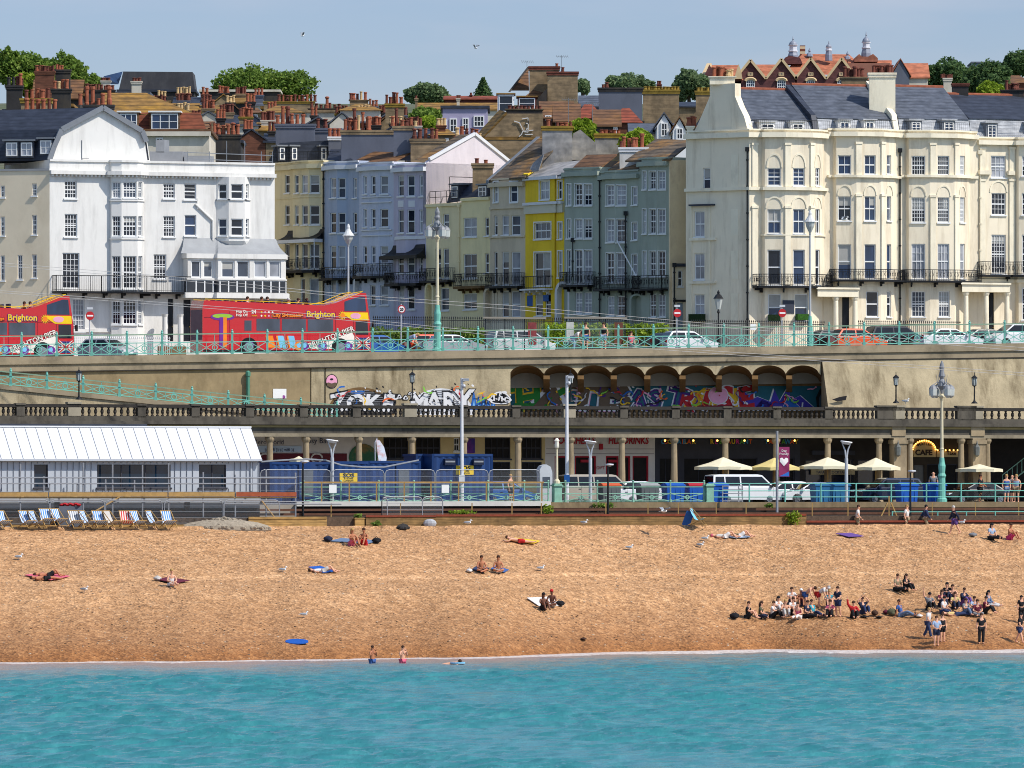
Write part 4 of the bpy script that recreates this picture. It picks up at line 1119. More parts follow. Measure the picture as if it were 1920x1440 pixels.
chimney(g10.t,1160,1216,276,330,ROW.at(1185,-1.4).y,M('white chimney paint',(210,208,204),.85,.12,1,dirt=(120,110,100),damt=.6),[(1165,264,TERRA2),(1170,255,TERRA),(1180,258,TERRA),(1188,257,TERRA),(1193,257,TERRA),(1204,249,TERRA)],WT,depth=1.2)
dq=ROW.at(590,-4).y
chimney(r1.t,515,592,232,310,dq,GREYR,[(520,215),(530,198,TERRA),(539,198),(547,212),(557,214),(568,213)],GREYR,depth=1.0)
chimney(r1.t,588,640,240,300,dq+2,GREYR,[(596,222),(610,222)],GREYR,depth=.9)
chimney(r1.t,614,640,256,290,dq-3,GREYR,[(618,240,TERRA),(627,240,TERRA),(635,240,TERRA)],WT,depth=.9)
m=MB();zz=lambda py:ZW(py,dq-2);xx=lambda px:XW(px,dq-2)
m.prism([(xx(500),dq-2,zz(310)),(xx(515),dq-2,zz(278)),(xx(525),dq-2,zz(268)),(xx(640),dq-2,zz(262)),(xx(640),dq-2,zz(310))],(1.5,3,0));m.build('mansard',SLATED,r1.t)
for a in(529,552,607):
 p=Vector((XW(a,dq-2.3),dq-2.3));dormer(r1.t,V3(p,ZW(302,p.y)),T2,N2,.65,1.15,1.2,SLATED,gl=GL_G,nx=1)
m=MB();p0,p1=V3(Vector((XW(505,dq-5),dq-5)),ZW(303,dq-5)),V3(Vector((XW(640,dq-5),dq-5)),ZW(300,dq-5))
for k in range(18):q=p0+(p1-p0)*k/17;m.bar(q,q+Vector((0,0,.7)),.025)
m.bar(p0+Vector((0,0,.7)),p1+Vector((0,0,.7)),.04);m.build('roof_railing',BLACK,r1.t)
chimney(r3.t,638,742,244,312,ROW.at(690,-2.5).y,GREYR,[(647,223),(656,224),(664,202,TERRA2),(666,224),(672,215,TERRA3),(680,209,TERRA),(690,218),(692,217)],TAN,depth=1.1)
chimney(r4.t,736,776,236,300,ROW.at(755,-2.5).y,GREYR,[(736,217),(743,202,TERRA2),(745,220),(754,224),(762,224),(770,219,TERRA),(779,226,TERRA3)],TAN,depth=1.1)
chimney(r4.t,768,836,260,316,ROW.at(800,-3.5).y,TAN,[(777,240),(787,240),(798,239,TERRA),(810,239),(818,241)],TAN,depth=1.1)
chimney(r4.t,851,902,256,270,ROW.at(880,-5.5).y,TAN,[(857,238,TERRA3),(866,236,TERRA),(875,240),(885,240),(893,241),(899,249,TERRA3)],TERRA,depth=1.0)
# == hillside: trees, roofs, chimneys, school
def leaf_mat(name,c1,c2,c3):
 if name in _M:return _M[name]
 m,t,b=new_mat(name)
 g=t.nodes.new('ShaderNodeNewGeometry')
 col=ramp(t,g.outputs['Random Per Island'],[(0.0,rgb(c1)),(0.55,rgb(c2)),(1.0,rgb(c3))])
 col=mixc(t,0.5,col,ramp(t,noise(t,(1,1,1),0.5,3),[(0.3,(0.6,0.62,0.6)),(0.7,(1.2,1.2,1.1))]),'MULTIPLY')
 t.links.new(col,b.inputs['Base Color']);b.inputs['Roughness'].default_value=0.7;b.inputs['Specular IOR Level'].default_value=0.15
 tl=t.nodes.new('ShaderNodeBsdfTranslucent');t.links.new(col,tl.inputs[0]);mx=t.nodes.new('ShaderNodeMixShader');mx.inputs[0].default_value=.4
 t.links.new(b.outputs[0],mx.inputs[1]);t.links.new(tl.outputs[0],mx.inputs[2]);t.links.new(mx.outputs[0],t.nodes['Material Output'].inputs[0])
 _M[name]=m;return m
LEAF1=leaf_mat('leaf mid green',(84,110,46),(112,138,58),(146,166,82))
LEAF2=leaf_mat('leaf grey green',(92,112,80),(112,134,92),(138,156,112))
LEAF3=leaf_mat('leaf yellow green',(106,130,36),(140,164,50),(172,188,74))
LEAF4=leaf_mat('leaf dark green',(68,94,60),(88,114,70),(114,138,84))
BARK=M('bark',(78,66,52),.95,.3,3)
rt=random.Random(21)
def leaf_quads(m,c,r,n,s,rr,shell=0.55):
 for k in range(n):
  v=Vector((rr.gauss(0,1),rr.gauss(0,1),rr.gauss(0,1)))
  if v.length<1e-3:continue
  v.normalize();q=shell+(1-shell)*rr.random()**0.6
  if rr.random()<.22:q*=rr.uniform(.4,1.12)
  p=Vector((c[0]+v.x*r[0]*q,c[1]+v.y*r[1]*q,c[2]+v.z*r[2]*q))
  a=Vector((rr.gauss(0,1),rr.gauss(0,1),rr.gauss(0,.6))).normalized()+v*.4;a.normalize()
  b=a.cross(Vector((rr.gauss(0,1),rr.gauss(0,1),rr.gauss(0,1)))).normalized()
  e=s*rr.uniform(.6,1.3);f=e*rr.uniform(.5,.9)
  m.add((p-a*e,p-b*f+a*e*.1,p+a*e,p+b*f),((0,1,2,3),))
def tree(label,px,pyt,pyb,wpx,d,mat,lobes=6,n=2600,name='tree',group='trees on the hill behind the roofs',leaf=.24,kind='round',zbase=None):
 rr=random.Random(int(px*7+pyt));x=XW(px,d);zt=ZW(pyt,d);zc0=ZW(pyb,d);wd=wpx*d/F/2;hc=zt-zc0
 zb=min(hill_z(x,d),zc0-1.2)if zbase is None else zbase
 t=thing(name,label,'tree',(x,d,zb),0,group)
 cr,tr=MB(),MB()
 tr.tube([(x,d,zb),(x+.1,d,(zb+zc0)/2),(x-.1,d,zc0+hc*.35),(x,d,zc0+hc*.7)],[.38,.3,.2,.07],7)
 if kind=='pine':
  for k in range(11):
   f=k/10;z=zc0+hc*(f*.95);r=wd*(1-f*.85)
   for a in range(5):
    an=a*1.26+k*.7;ex=Vector((math.cos(an)*r,math.sin(an)*r,.25*r));p=Vector((x,d,z))
    tr.tube([p,p+ex],[.08,.03],5);leaf_quads(cr,p+ex*.75,(r*.42,r*.42,.3),26,leaf*.7,rr,.1)
 else:
  for k in range(lobes):
   a=2.4*k+rr.uniform(-.4,.4);q=0 if k==0 else rr.uniform(.35,.66)
   fz=rr.uniform(.32,.62)if k else.6
   c=Vector((x+math.cos(a)*wd*q*1.15,d+math.sin(a)*wd*q,zc0+hc*fz));r=(wd*rr.uniform(.42,.6),wd*rr.uniform(.42,.6),hc*rr.uniform(.3,.42))
   if k==0:r=(wd*.66,wd*.66,hc*.42)
   tr.tube([(x,d,zc0+hc*.1),(x+(c.x-x)*.5,d+(c.y-d)*.5,zc0+hc*.3),c],[.16,.1,.04],5)
   leaf_quads(cr,c,r,int(n*2.2)//lobes,leaf,rr)
   for j in range(5):
    v=Vector((rr.gauss(0,1),rr.gauss(0,.6),rr.gauss(.35,.8))).normalized();cc_=(c.x+v.x*r[0]*.95,c.y+v.y*r[1]*.95,c.z+v.z*r[2]*.95)
    leaf_quads(cr,cc_,(r[0]*.3,r[1]*.3,r[2]*.3),max(24,n//lobes//7),leaf*.8,rr,.2)
 tr.build('trunk',BARK,t);cr.build('crown',mat,t)
 return t
tree('broad leafy tree at the left skyline behind the dark brick chimney',50,97,180,120,760,LEAF1,8,4200)
tree('rounded leafy tree just right of the tall dark chimney on the left',118,102,185,95,780,LEAF1,7,3400)
tree('low spreading tree to the left of the grey flat-topped roof',168,140,185,60,800,LEAF1,5,1600)
tree('bright leafy shrub among the chimneys at the far left',70,136,180,75,700,LEAF3,5,1800)
tree('large domed green tree on the skyline behind the chimney rows',482,125,200,172,900,LEAF1,9,5200)
tree('small round tree on the skyline above the terrace roofs',797,156,205,80,900,LEAF2,6,2600)
tree('ragged dark conifer against the sky',906,148,190,44,880,LEAF4,kind='pine')
tree('green bushes below the small round tree',795,203,240,70,760,LEAF1,6,1700);tree('yellow green bush beside the lavender house',805,217,245,42,740,LEAF3,5,1200)
tree('small tree beside the tall tan stack',1093,148,175,32,900,LEAF2,4,900)
tree('wide tree above the crenellated dark stack',1180,137,178,88,940,LEAF2,7,2600)
tree('tree on the skyline left of the cream gable chimney',1292,131,190,72,880,LEAF2,6,2600)
tree('tree right of the grey school gable',1778,112,175,92,900,LEAF4,7,3000)
tree('tall tree in front of the distant grey block',1852,118,190,84,860,LEAF4,7,2800)
tree('bright round bush in front of the tall tree at right',1858,154,190,56,820,LEAF3,6,1700)
tree('dark tree at the right edge of the skyline',1908,95,150,72,1080,LEAF4,6,2200)
tree('small light tree growing between roofs near the cement chimney',1098,226,275,58,ROW.at(1098,-9).y,LEAF3,5,1500,leaf=.24)
tree('small light bush behind the white sloping chimney',1200,244,285,62,ROW.at(1200,-9).y,LEAF3,5,1300,leaf=.24)
# == houses of the hill
HG='houses on the hillside'
CREAMW=M('off white render',(206,198,182),.85,.15,.6,dirt=(140,126,104),damt=.5)
LAV=M('lavender paint',(158,152,178),.8,.08,.6);BRICKR=M('dark red brick',(96,50,44),.9,.2,2,rows=6,rowc=.8);BRKB=M('brown brick',(112,72,56),.9,.25,1.6,rows=6,rowc=.8)
def X3(px,py,d):return Vector((XW(px,d),d,ZW(py,d)))
def hwin(parent,px0,px1,py0,py1,d,nx=2,ny=2,gl=None,fr=None):
 x0,x1,z0,z1=XW(px0,d),XW(px1,d),ZW(py1,d),ZW(py0,d);m=MB();y=d-.04
 for a,b,c,e in((x0,x0+.1,z0,z1),(x1-.1,x1,z0,z1),(x0+.1,x1-.1,z0,z0+.1),(x0+.1,x1-.1,z1-.1,z1)):m.box(((a+b)/2,y,(c+e)/2),(b-a,.12,e-c))
 for k in range(1,nx):m.box((x0+(x1-x0)*k/nx,y,(z0+z1)/2),(.06,.10,z1-z0-.2))
 for k in range(1,ny):m.box(((x0+x1)/2,y,z0+(z1-z0)*k/ny),(x1-x0-.2,.09,.06))
 f=m.build('window',fr or WHITE,parent);g=MB();g.quad((x0+.1,y-.0,z0+.1),(x1-.1,y,z0+.1),(x1-.1,y,z1-.1),(x0+.1,y,z1-.1));g.build('pane',gl or GL_D,f)
def hh(label,px0,px1,pye,pyr,d,wall,roof,kind='front',depth=7.0,chims=(),wins=(),ridge=None,over=.25,name='hill_house',zlow=None):
 """house: body px0..px1, eaves at row pye, ridge at row pyr. kind: front (slope to us) | gable (gable to us) | hip | flat"""
 x0,x1,ze,zr=XW(px0,d),XW(px1,d),ZW(pye,d),ZW(pyr,d);cx=(x0+x1)/2
 zb=zlow if zlow is not None else min(hill_z(cx,d)-.5,ze-2.5)
 t=thing(name,label,'house',(cx,d+depth/2,zb),0,HG)
 m=MB();m.box((cx,d+depth/2,(zb+ze)/2),(x1-x0,depth,ze-zb))
 o=over;R_=MB();th=.14
 if kind=='front':
  yr=d+depth*.5;m.prism([(x0,d,ze),(x0,d+depth,ze),(x0,yr,zr)],(x1-x0,0,0))if zr>ze else None
  a=[(x0-o,d-o,ze-.1),(x1+o,d-o,ze-.1),(x1+o,yr,zr+.05),(x0-o,yr,zr+.05)];b=[(x1+o,d+depth+o,ze-.1),(x0-o,d+depth+o,ze-.1),(x0-o,yr,zr+.05),(x1+o,yr,zr+.05)]
  R_.prism([Vector(q)+Vector((0,0,.02))for q in a],(0,0,th));R_.prism([Vector(q)+Vector((0,0,.02))for q in b],(0,0,th))
 elif kind=='gable':
  m.prism([(x0,d,ze),(x1,d,ze),(cx,d,zr)],(0,depth,0))
  for sx,xe in((-1,x0),(1,x1)):R_.prism([Vector(q)+Vector((0,0,.03))for q in((xe+sx*o,d-.15,ze-.15),(cx,d-.15,zr+.02),(cx,d+depth,zr+.02),(xe+sx*o,d+depth,ze-.15))],(0,0,th))
 elif kind=='hip':
  r0,r1=ridge or(cx-(x1-x0)*.2,cx+(x1-x0)*.2)
  if ridge:r0,r1=XW(ridge[0],d),XW(ridge[1],d)
  yr=d+depth*.5;A,B,C_,D_=(x0-o,d-o,ze),(x1+o,d-o,ze),(x1+o,d+depth,ze),(x0-o,d+depth,ze);E,G_=(r0,yr,zr),(r1,yr,zr)
  R_.add((A,B,C_,D_,E,G_),((0,1,5,4),(1,2,5),(2,3,4,5),(3,0,4),(3,2,1,0)))
 else:R_.box((cx,d+depth/2,ze+.12),(x1-x0+.4,depth+.4,.25))
 m.build('wall',wall,t);R_.build('roof',roof,t)
 for c in chims:chimney(t,c[0],c[1],c[2],c[3],c[6]if len(c)>6 else d+depth*.35,c[4],c[5],c[7]if len(c)>7 else None)
 for w_ in wins:hwin(t,w_[0],w_[1],w_[2],w_[3],d,*(w_[4:]))
 return t
d=545.0
t=hh('long house with brown tiled mansard roof and two white dormers behind the white gable',196,392,248,247,d,CREAMW,TILEB,'flat',12,wins=((292,306,258,270),))
m=MB();A=[X3(200,247,d),X3(388,247,d),X3(376,211,d+1.4),X3(215,211,d+1.4)];m.quad(*A);S2=[X3(388,247,d+11),X3(376,211,d+9)];m.quad(A[1],S2[0],S2[1],A[2]);m.build('mansard_slope',M('russet tile',(122,68,48),.85,.2,1.2,rows=3.4,rowc=.6),t)
m=MB();B_=[X3(200,210,d+1.2),X3(378,222,d+1.2),X3(378,213,d+1.2),X3(275,175,d+6),X3(190,175,d+6)];m.poly([X3(200,211,d+1.2),X3(379,220,d+1.2),X3(274,174,d+6),X3(190,174,d+6)]);m.poly([X3(379,220,d+1.2),X3(380,220,d+11),X3(274,174,d+6)]);m.build('upper_roof',TILEM,t)
m=MB();m.box(X3(330,251,d)+Vector((0,-.15,0)),(5.4,.35,.35));m.build('cornice',CREAMW,t)
for a,b in((222,260),(281,337)):p=X3((a+b)/2,246,d);dormer(t,p-Vector((0,.1,0)),Vector((1,0)),Vector((0,-1)),(b-a)*d/F,1.45,2.2,TILEB,WHITE,3,2,gl=GL_B)
hh('dark slab-sided slate roof on the left skyline with glazed end',222,364,172,170,770,SOOT,SLATED,'flat',8)
t=bpy.data.objects[[o.name for o in C.objects if o.get('label','').startswith('dark slab')][0]]
m=MB();q=lambda px,py,y=770:X3(px,py,y);m.prism([q(222,172),q(366,172),q(361,135),q(231,134)],(0,6,0));m.build('roof',M('weathered dark slate',(66,66,70),.8,.25,.5,dirt=(100,98,98),damt=.5),t)
m=MB();m.poly([q(194,143),q(230,134,772),q(222,158),q(206,158)]);m.build('glazed_end',GL_B,t)
hh('house with white rendered chimney and blank white gable wall',214,278,177,158,660,CREAMW,SLATE,'flat',6,chims=((245,266,152,180,CREAMW,prow(248,264,3,145,1,TERRA2),658),(188,208,151,170,CREAMW,prow(190,206,4,147,1,TERRA2),660)))
hh('house with tall dark brown sloping chimney breast and long row of pots',64,150,185,150,690,SOOT,TILEB,'front',6,chims=((102,133,130,186,SOOT,prow(104,118,3,121,1),688),(64,103,133,186,BRKB,prow(66,102,7,123,2),687)))
hh('house with sooty chimney and dark pots at the far left edge',8,44,210,200,620,SOOT,SLATED,'flat',6,chims=((10,43,160,212,SOOT,[(16,144,SOOT),(25,144,SOOT),(32,142,TERRA2),(38,137,TERRA),(40,146,TERRA2)],618),))
hh('house with low black chimney and buff and orange pots',94,134,200,186,600,SOOT,TILEM,'flat',6,chims=((95,134,166,204,SOOT,[(102,151,TERRA),(110,152,TERRA3),(117,148,TERRA),(125,148,TERRA)],598),))
hh('house with a row of dark red pots behind the orange chimney',158,192,180,172,640,SOOT,TILEB,'flat',5,chims=((158,216,168,190,SOOT,prow(160,192,6,157,1,TERRA2)+prow(194,214,4,159,1,TERRA2),638),))
rh=random.Random(17)
RNM=('top','second','third','fourth','lowest')
WMAT=(('tan',TAN),('sooty',SOOT),('grey',GREYR),('whitewashed',CREAMW),('tan',TAN),('brick',BRKB),('sooty',SOOT))
RMAT=(('slate',SLATE),('brown tiled',TILEB),('mossy',TILEM),('dark slate',SLATED))
used={}
def hill_row(r,py,d,x0,x1,wmin,wmax,pot):
 x=x0;i=0;prevw=None
 while x<x1:
  wd=rh.uniform(wmin,wmax);nm,wm=rh.choice(WMAT);rn,rm=rh.choice(RMAT);pj=py+rh.uniform(-4,4);n=rh.choice((2,3,3,4,5));k=rh.choice(('front','front','gable','hip'))
  cx0=x+rh.uniform(0,wd*.25);cw=max(16,min(wd*.7,n*6.5));hue=rh.choice((None,TERRA,TERRA2,TERRA2))
  pots=prow(cx0+1,cx0+cw-1,n,pj-pot,2.0)if hue is None else prow(cx0+1,cx0+cw-1,n,pj-pot,1.5,hue)
  if rh.random()<.2:pots=[(a[0],a[1]+1,TERRA3)for a in pots]
  body=rh.choice((CREAMW,TAN,SOOT,CREAMW,GREYR,BRKB));bnm={CREAMW.name:'white',TAN.name:'tan',SOOT.name:'dark',GREYR.name:'grey',BRKB.name:'brick'}[body.name]
  pc={None:'orange',TERRA:'orange',TERRA2:'dark red'}[hue]
  key=f'{bnm} house, {rn} roof, {nm} stack with {n} {pc} pots'
  used[key]=used.get(key,0)+1
  lab=key+('' if used[key]==1 else f', in the {RNM[r]} row')
  hh(lab,x,x+wd,pj+rh.uniform(16,22),pj+rh.uniform(3,9),d,body,rm,k,6,chims=((cx0,cx0+cw,pj,pj+24,wm,pots,d+1.5,MOSS if nm=='tan' and rh.random()<.5 else None),),wins=((x+wd*.6,x+wd*.6+7,pj+24,pj+34),)if rh.random()<.6 else())
  x+=wd+rh.uniform(-1,4);i+=1
hill_row(0,178,760,286,480,30,46,13);hill_row(1,192,715,282,475,30,48,14);hill_row(2,207,672,330,500,34,50,16);hill_row(3,222,636,352,510,34,52,17);hill_row(4,244,600,392,512,36,54,18)
hill_row(0,196,740,690,760,26,40,13);hill_row(1,214,660,575,770,34,52,15);hill_row(2,234,612,640,830,36,52,16)
hh('dark flat-roofed house with long white parapet on the hill',376,523,172,169,800,SOOT,CREAMW,'flat',6)
hh('house with black stack and row of seven orange pots beside the scaffold poles',386,452,268,262,575,SOOT,SLATED,'flat',6,chims=((392,452,252,290,SOOT,prow(396,450,6,233,4,TERRA)+[(399,231,TERRA3)],573,SOOT),))
hh('mossy chimney wall house with long row of ten pots on the skyline',492,590,204,196,700,TAN,TILEM,'flat',6,chims=((493,590,190,212,TAN,prow(519,594,10,177,1),698,MOSS),))
hh('white house with yellow mossy hip roof near the grey chimney',491,566,211,195,650,CREAMW,TILEM,'hip',7,ridge=(514,535))
hh('whitewashed wall house with stained parapet behind the mossy hip roof',566,636,211,209,670,CREAMW,TAN,'flat',6,chims=((577,640,203,214,SOOT,prow(580,640,7,193,3,TERRA2)+[(613,180,TERRA)],672,SOOT),))
hh('white house with small yellow hip roof below tall buff pots',638,713,207,192,660,CREAMW,TILEM,'hip',7,ridge=(664,690),chims=((654,692,187,198,TAN,[(658,174),(663,174),(670,175,TERRA2),(677,171,TERRA3),(685,172)],668),))
hh('house with tall tan stack and five pots at the edge of the trees',715,765,228,208,640,TAN,TILEB,'gable',7,chims=((721,759,194,232,TAN,[(725,177),(732,181),(738,172,TERRA2),(744,173),(752,181)],638,MOSS),))
hh('small gabled slate house with pale verge among the chimneys',618,664,233,213,622,CREAMW,SLATE,'gable',8)
hh('long terrace with ochre roof divided by white party walls',784,932,206,193,800,CREAMW,TILEM,'front',7,chims=((777,784,184,210,TAN,[(780,179,TERRA2)],799),(855,863,184,206,CREAMW,[(858,178,TERRA2),(861,178,TERRA2)],801)))
hh('dark red roofed terrace behind the ochre terrace',835,935,186,180,840,BRICKR,TILER,'front',7,chims=((880,886,178,190,BRICKR,[(883,174)],842),))
t=hh('lavender painted house with flat dark roof and three white windows',830,914,203,200,640,LAV,SLATED,'flat',9,wins=((843,857,222,248),(867,879,221,246),(888,908,217,238,3,2),(834,838,224,240,1,2)))
d=650.0
t=hh('large tan rendered house on the skyline with two massive blank chimney walls',956,1050,205,204,d,TAN,TILEB,'flat',10)
for a,b,c_,e,y in((991,1050,124,210,d+2),(1025,1085,134,200,d)):chimney(t,a,b,c_,e,y,TAN,[(1044,124,TERRA)]if a==991 else[(1055,125,TERRA2)],TERRA2,depth=1.6,cap=True)
m=MB()
m.poly([X3(955,170,d+3),X3(991,128,d+6),X3(992,170,d+4)]);m.poly([X3(985,180,d+1),X3(1026,148,d+4),X3(1026,190,d+1),X3(1000,200,d)]);m.build('roof',TILEB,t)
m=MB();m.prism([X3(953,172,d+2.4),X3(957,172,d+2.4),X3(992,126,d+5.6),X3(989,125,d+5.6)],(0,.3,0));m.prism([X3(995,200,d-.5),X3(1025,166,d-.5),X3(1025,200,d-.5)],(0,.4,0));m.build('parapet',SOOT,t)
for a,b,p0,p1,wm in((929,968,177,212,WHITE),(966,1010,182,206,BRICKR)):dormer(t,X3((a+b)/2,p1,d-1),Vector((1,0)),Vector((0,-1)),(b-a)*d/F*.8,(p1-p0)*d/F,3,wm,TILEM,1,2,gl=GL_D)
aerial(1053,130,104,d-1);aerial(988,126,114,d+1);aerial(1066,240,184,540);aerial(1111,240,192,575)
for o in list(C.objects):
 if o.name.startswith('tv_aerial'):o['group']='rooftop aerials'
AER=[o for o in C.objects if o.name.startswith('tv_aerial')]
for o,l in zip(AER,('tv aerial on top of the tall tan house','small aerial at the left corner of the tall tan house','tall mast aerial beside the grey cement chimney','thin mast aerial among the brown roofs')):o['label']=l
d=585.0
t=hh('tan rendered gable house with white line drawing of a bird on its wall',906,1018,262,262,d,TAN,TILEM,'flat',8)
m=MB();m.prism([X3(880,320,d-.15),X3(880,282,d-.15),X3(906,262,d-.15),X3(948,213,d-.15),X3(1018,213,d-.15),X3(1020,320,d-.15)],(0,.6,0));m.build('gable_wall',TAN,t)
chimney(t,947,1019,204,216,d-.1,SOOT,prow(952,1016,9,202,.6,TERRA2),TAN,depth=1.2)
m=MB();m.prism([X3(872,276,d+3),X3(882,281,d-.3),X3(950,210,d-.3),X3(936,206,d+3)],(0,.1,-.2));m.build('roof',TILEM,t)
m=MB();y=d-.24
for pl in([(964,227),(974,230),(979,240),(982,247),(990,248),(991,222)],[(979,223),(990,221),(991,232),(986,231)],[(980,246),(978,252),(973,256)],[(982,246),(1000,244)],[(984,252),(999,252)],[(988,248),(987,242),(990,240)]):
 for a,b in zip(pl,pl[1:]):m.bar(X3(*a,y),X3(*b,y),.07)
m.build('bird_drawing',M('white wall paint line',(210,208,204),.8,.1),t)
hh('brown tiled house with stepped parapet right of the tall tan stack',1016,1072,222,190,612,BRKB,TILEB,'front',8,wins=((1022,1034,216,226),));hh('brown tiled house with low tan parapet wall behind',1072,1130,196,172,660,TAN,TAN,'flat',7)
hh('dark tiled house between two sloping parapets',1042,1084,228,194,600,SOOT,TILEB,'front',8);hh('red tiled hip-roofed house beside the black stack',1084,1128,222,191,606,BRICKR,TILER,'hip',8,ridge=(1096,1112));hh('grey slate house behind the red hip roof',1090,1130,200,180,640,GREYR,SLATE,'front',6)
hh('house with broad black painted chimney wall',1126,1204,232,230,596,SOOT,SOOT,'flat',7,chims=((1121,1206,164,240,GREYR,[(1131,160,TERRA2),(1138,153,TERRA2)],597,SOOT),))
hh('brown and red tiled house with dormer below the black wall',1116,1160,236,206,578,SOOT,TILEB,'front',7,wins=((1150,1158,238,250),));hh('red brown hip-roofed house below the black wall',1150,1200,230,198,584,BRKB,TILER,'hip',8,ridge=(1168,1182))
hh('house with ochre crenellated chimney wall of thirteen caps',1206,1274,236,232,606,TAN,TAN,'flat',7,chims=((1204,1275,168,240,TAN,prow(1207,1274,11,163,.5,MOSS),605,MOSS),));hh('house with ochre chimney wall left of the cream gable',1300,1338,232,228,606,TAN,TAN,'flat',7,chims=((1303,1338,170,240,TAN,prow(1306,1336,5,164,.5,MOSS),605,MOSS),))
hh('small white dormered house under a grey roof',1184,1262,250,232,566,CREAMW,SLATE,'front',7,wins=((1196,1210,246,262),));hh('white gabled dormer house, left of the pair',1232,1258,236,214,560,WHITE,SLATE,'gable',7,wins=((1239,1252,230,256),));hh('white gabled dormer house, right of the pair',1262,1286,246,222,556,WHITE,TILEB,'gable',7,wins=((1268,1281,240,262),))
hh('dark wide house with low ridge behind the crenellated walls',1274,1306,200,192,660,TAN,SLATED,'front',6);hh('brown roof with small chimney between trees',1225,1262,176,166,820,BRICKR,TILER,'front',6,chims=((1231,1241,158,178,BRICKR,[(1234,151,TERRA2),(1238,151,TERRA2)],822),))
hh('grey gabled house with bright orange roof on the skyline',1672,1705,142,112,860,GREYR,TILEO,'gable',9)
t=hh('pale building with orange roof right of the grey gable',1700,1740,146,118,862,CREAMW,TILEO,'front',8)
hh('distant blue grey block on the far hill',1823,1875,118,110,1350,M('blue grey cladding',(104,120,142),.6,.1),GREYR,'flat',12);hh('distant square pale tower block at the right edge',1872,1907,128,96,1352,M('pale grey block',(150,156,160),.7,.1),CREAMW,'flat',12,zlow=60)
hh('small white chimneyed house below the skyline tree',1762,1800,172,160,800,CREAMW,SLATED,'flat',7,chims=((1768,1786,146,176,CREAMW,prow(1764,1786,6,139,2,TERRA2),798),));hh('brown hipped roof at the right edge below the trees',1880,1935,156,138,900,BRKB,TILEB,'hip',8,ridge=(1895,1915));hh('red roofed cottage peeping above the trees',1738,1752,132,128,900,BRICKR,TILER,'front',6)
# == the school with its domed turrets
d=1000.0
sc_t=thing('school','dark brick school with a row of gables, orange roofs and three domed turrets','school',X3(1510,190,d),0)
SB=M('purple brown brick',(98,62,62),.9,.12,.5,rows=2.5,rowc=.92);COPE=M('pale coping stone',(206,180,140),.85,.1)
pk=[(1407,115),(1465,113),(1520,112),(1578,112)]
for cx_,py in pk:
 m=MB();P_=[X3(cx_-29,190,d),X3(cx_+29,190,d),X3(cx_+29,149,d),X3(cx_,py,d),X3(cx_-29,149,d)];m.prism(P_,(0,4,0));w_=m.build('gable_wall',SB,sc_t)
 m=MB();m.bar(P_[4]+Vector((0,-.1,.1)),P_[3]+Vector((0,-.1,.2)),.5,.35);m.bar(P_[3]+Vector((0,-.1,.2)),P_[2]+Vector((0,-.1,.1)),.5,.35);m.build('coping',COPE,w_)
 m=MB();dv=Vector((0,14,0));u_=Vector((0,.5,.15));m.quad(P_[4]+u_,P_[3]+u_,P_[3]+u_+dv,P_[4]+u_+dv);m.quad(P_[3]+u_,P_[2]+u_,P_[2]+u_+dv,P_[3]+u_+dv);m.build('roof',TILEO,sc_t)
 hwin(sc_t,cx_-5,cx_+5,136,142,d-.05,3,2,GL_B,COPE);hwin(sc_t,cx_-8,cx_+8,151,168,d-.05,4,3,GL_B,WHITE)
 m=MB();m.tube([X3(cx_+9*math.cos(a*.314),152-5*math.sin(a*.314),d-.2)for a in range(11)],.22,5);m.build('arch_band',COPE,sc_t)
def sroof(pts,nm='roof',dd=None):m=MB();m.poly([X3(*q)for q in pts]);m.build(nm,TILEO,sc_t)
sroof([(1407,121,d+5),(1470,121,d+5),(1480,150,d),(1400,150,d)]);sroof([(1468,140,d+2),(1505,101,d+8),(1592,102,d+8),(1605,140,d+2)]);sroof([(1592,102,d+8),(1612,120,d+7),(1605,145,d+2)]);sroof([(1468,140,d+2),(1505,101,d+8),(1500,102,d+14)]);sroof([(1590,113,d+6),(1672,113,d+6),(1672,150,d),(1590,150,d)])
m=MB();m.prism([X3(1316,160,d),X3(1316,152,d),X3(1330,121,d),X3(1333,126,d+.01),X3(1390,152,d),X3(1390,160,d)],(0,1,0));m.build('wing_wall',SB,sc_t)
sroof([(1314,153,d-.3),(1330,122,d+4),(1385,122,d+4),(1394,150,d-.3)]);m=MB();m.bar(X3(1315,153,d-.5),X3(1330,121,d+3.6),.7,.4);m.prism([X3(1376,148,d-.5),X3(1392,148,d-.5),X3(1390,135,d-.5),X3(1385,120,d-.5)],(0,.8,0));m.build('wing_coping',COPE,sc_t)
m=MB();m.box(X3(1624,160,d+4),(6.5,6,6));m.build('wing_wall',M('red brick',(148,102,86),.9,.15),sc_t)
LEADB=M('lead and slate dome',(132,138,152),.5,.2,1.0,spec=.5);WTU=M('white turret timber',(208,208,214),.6,.08)
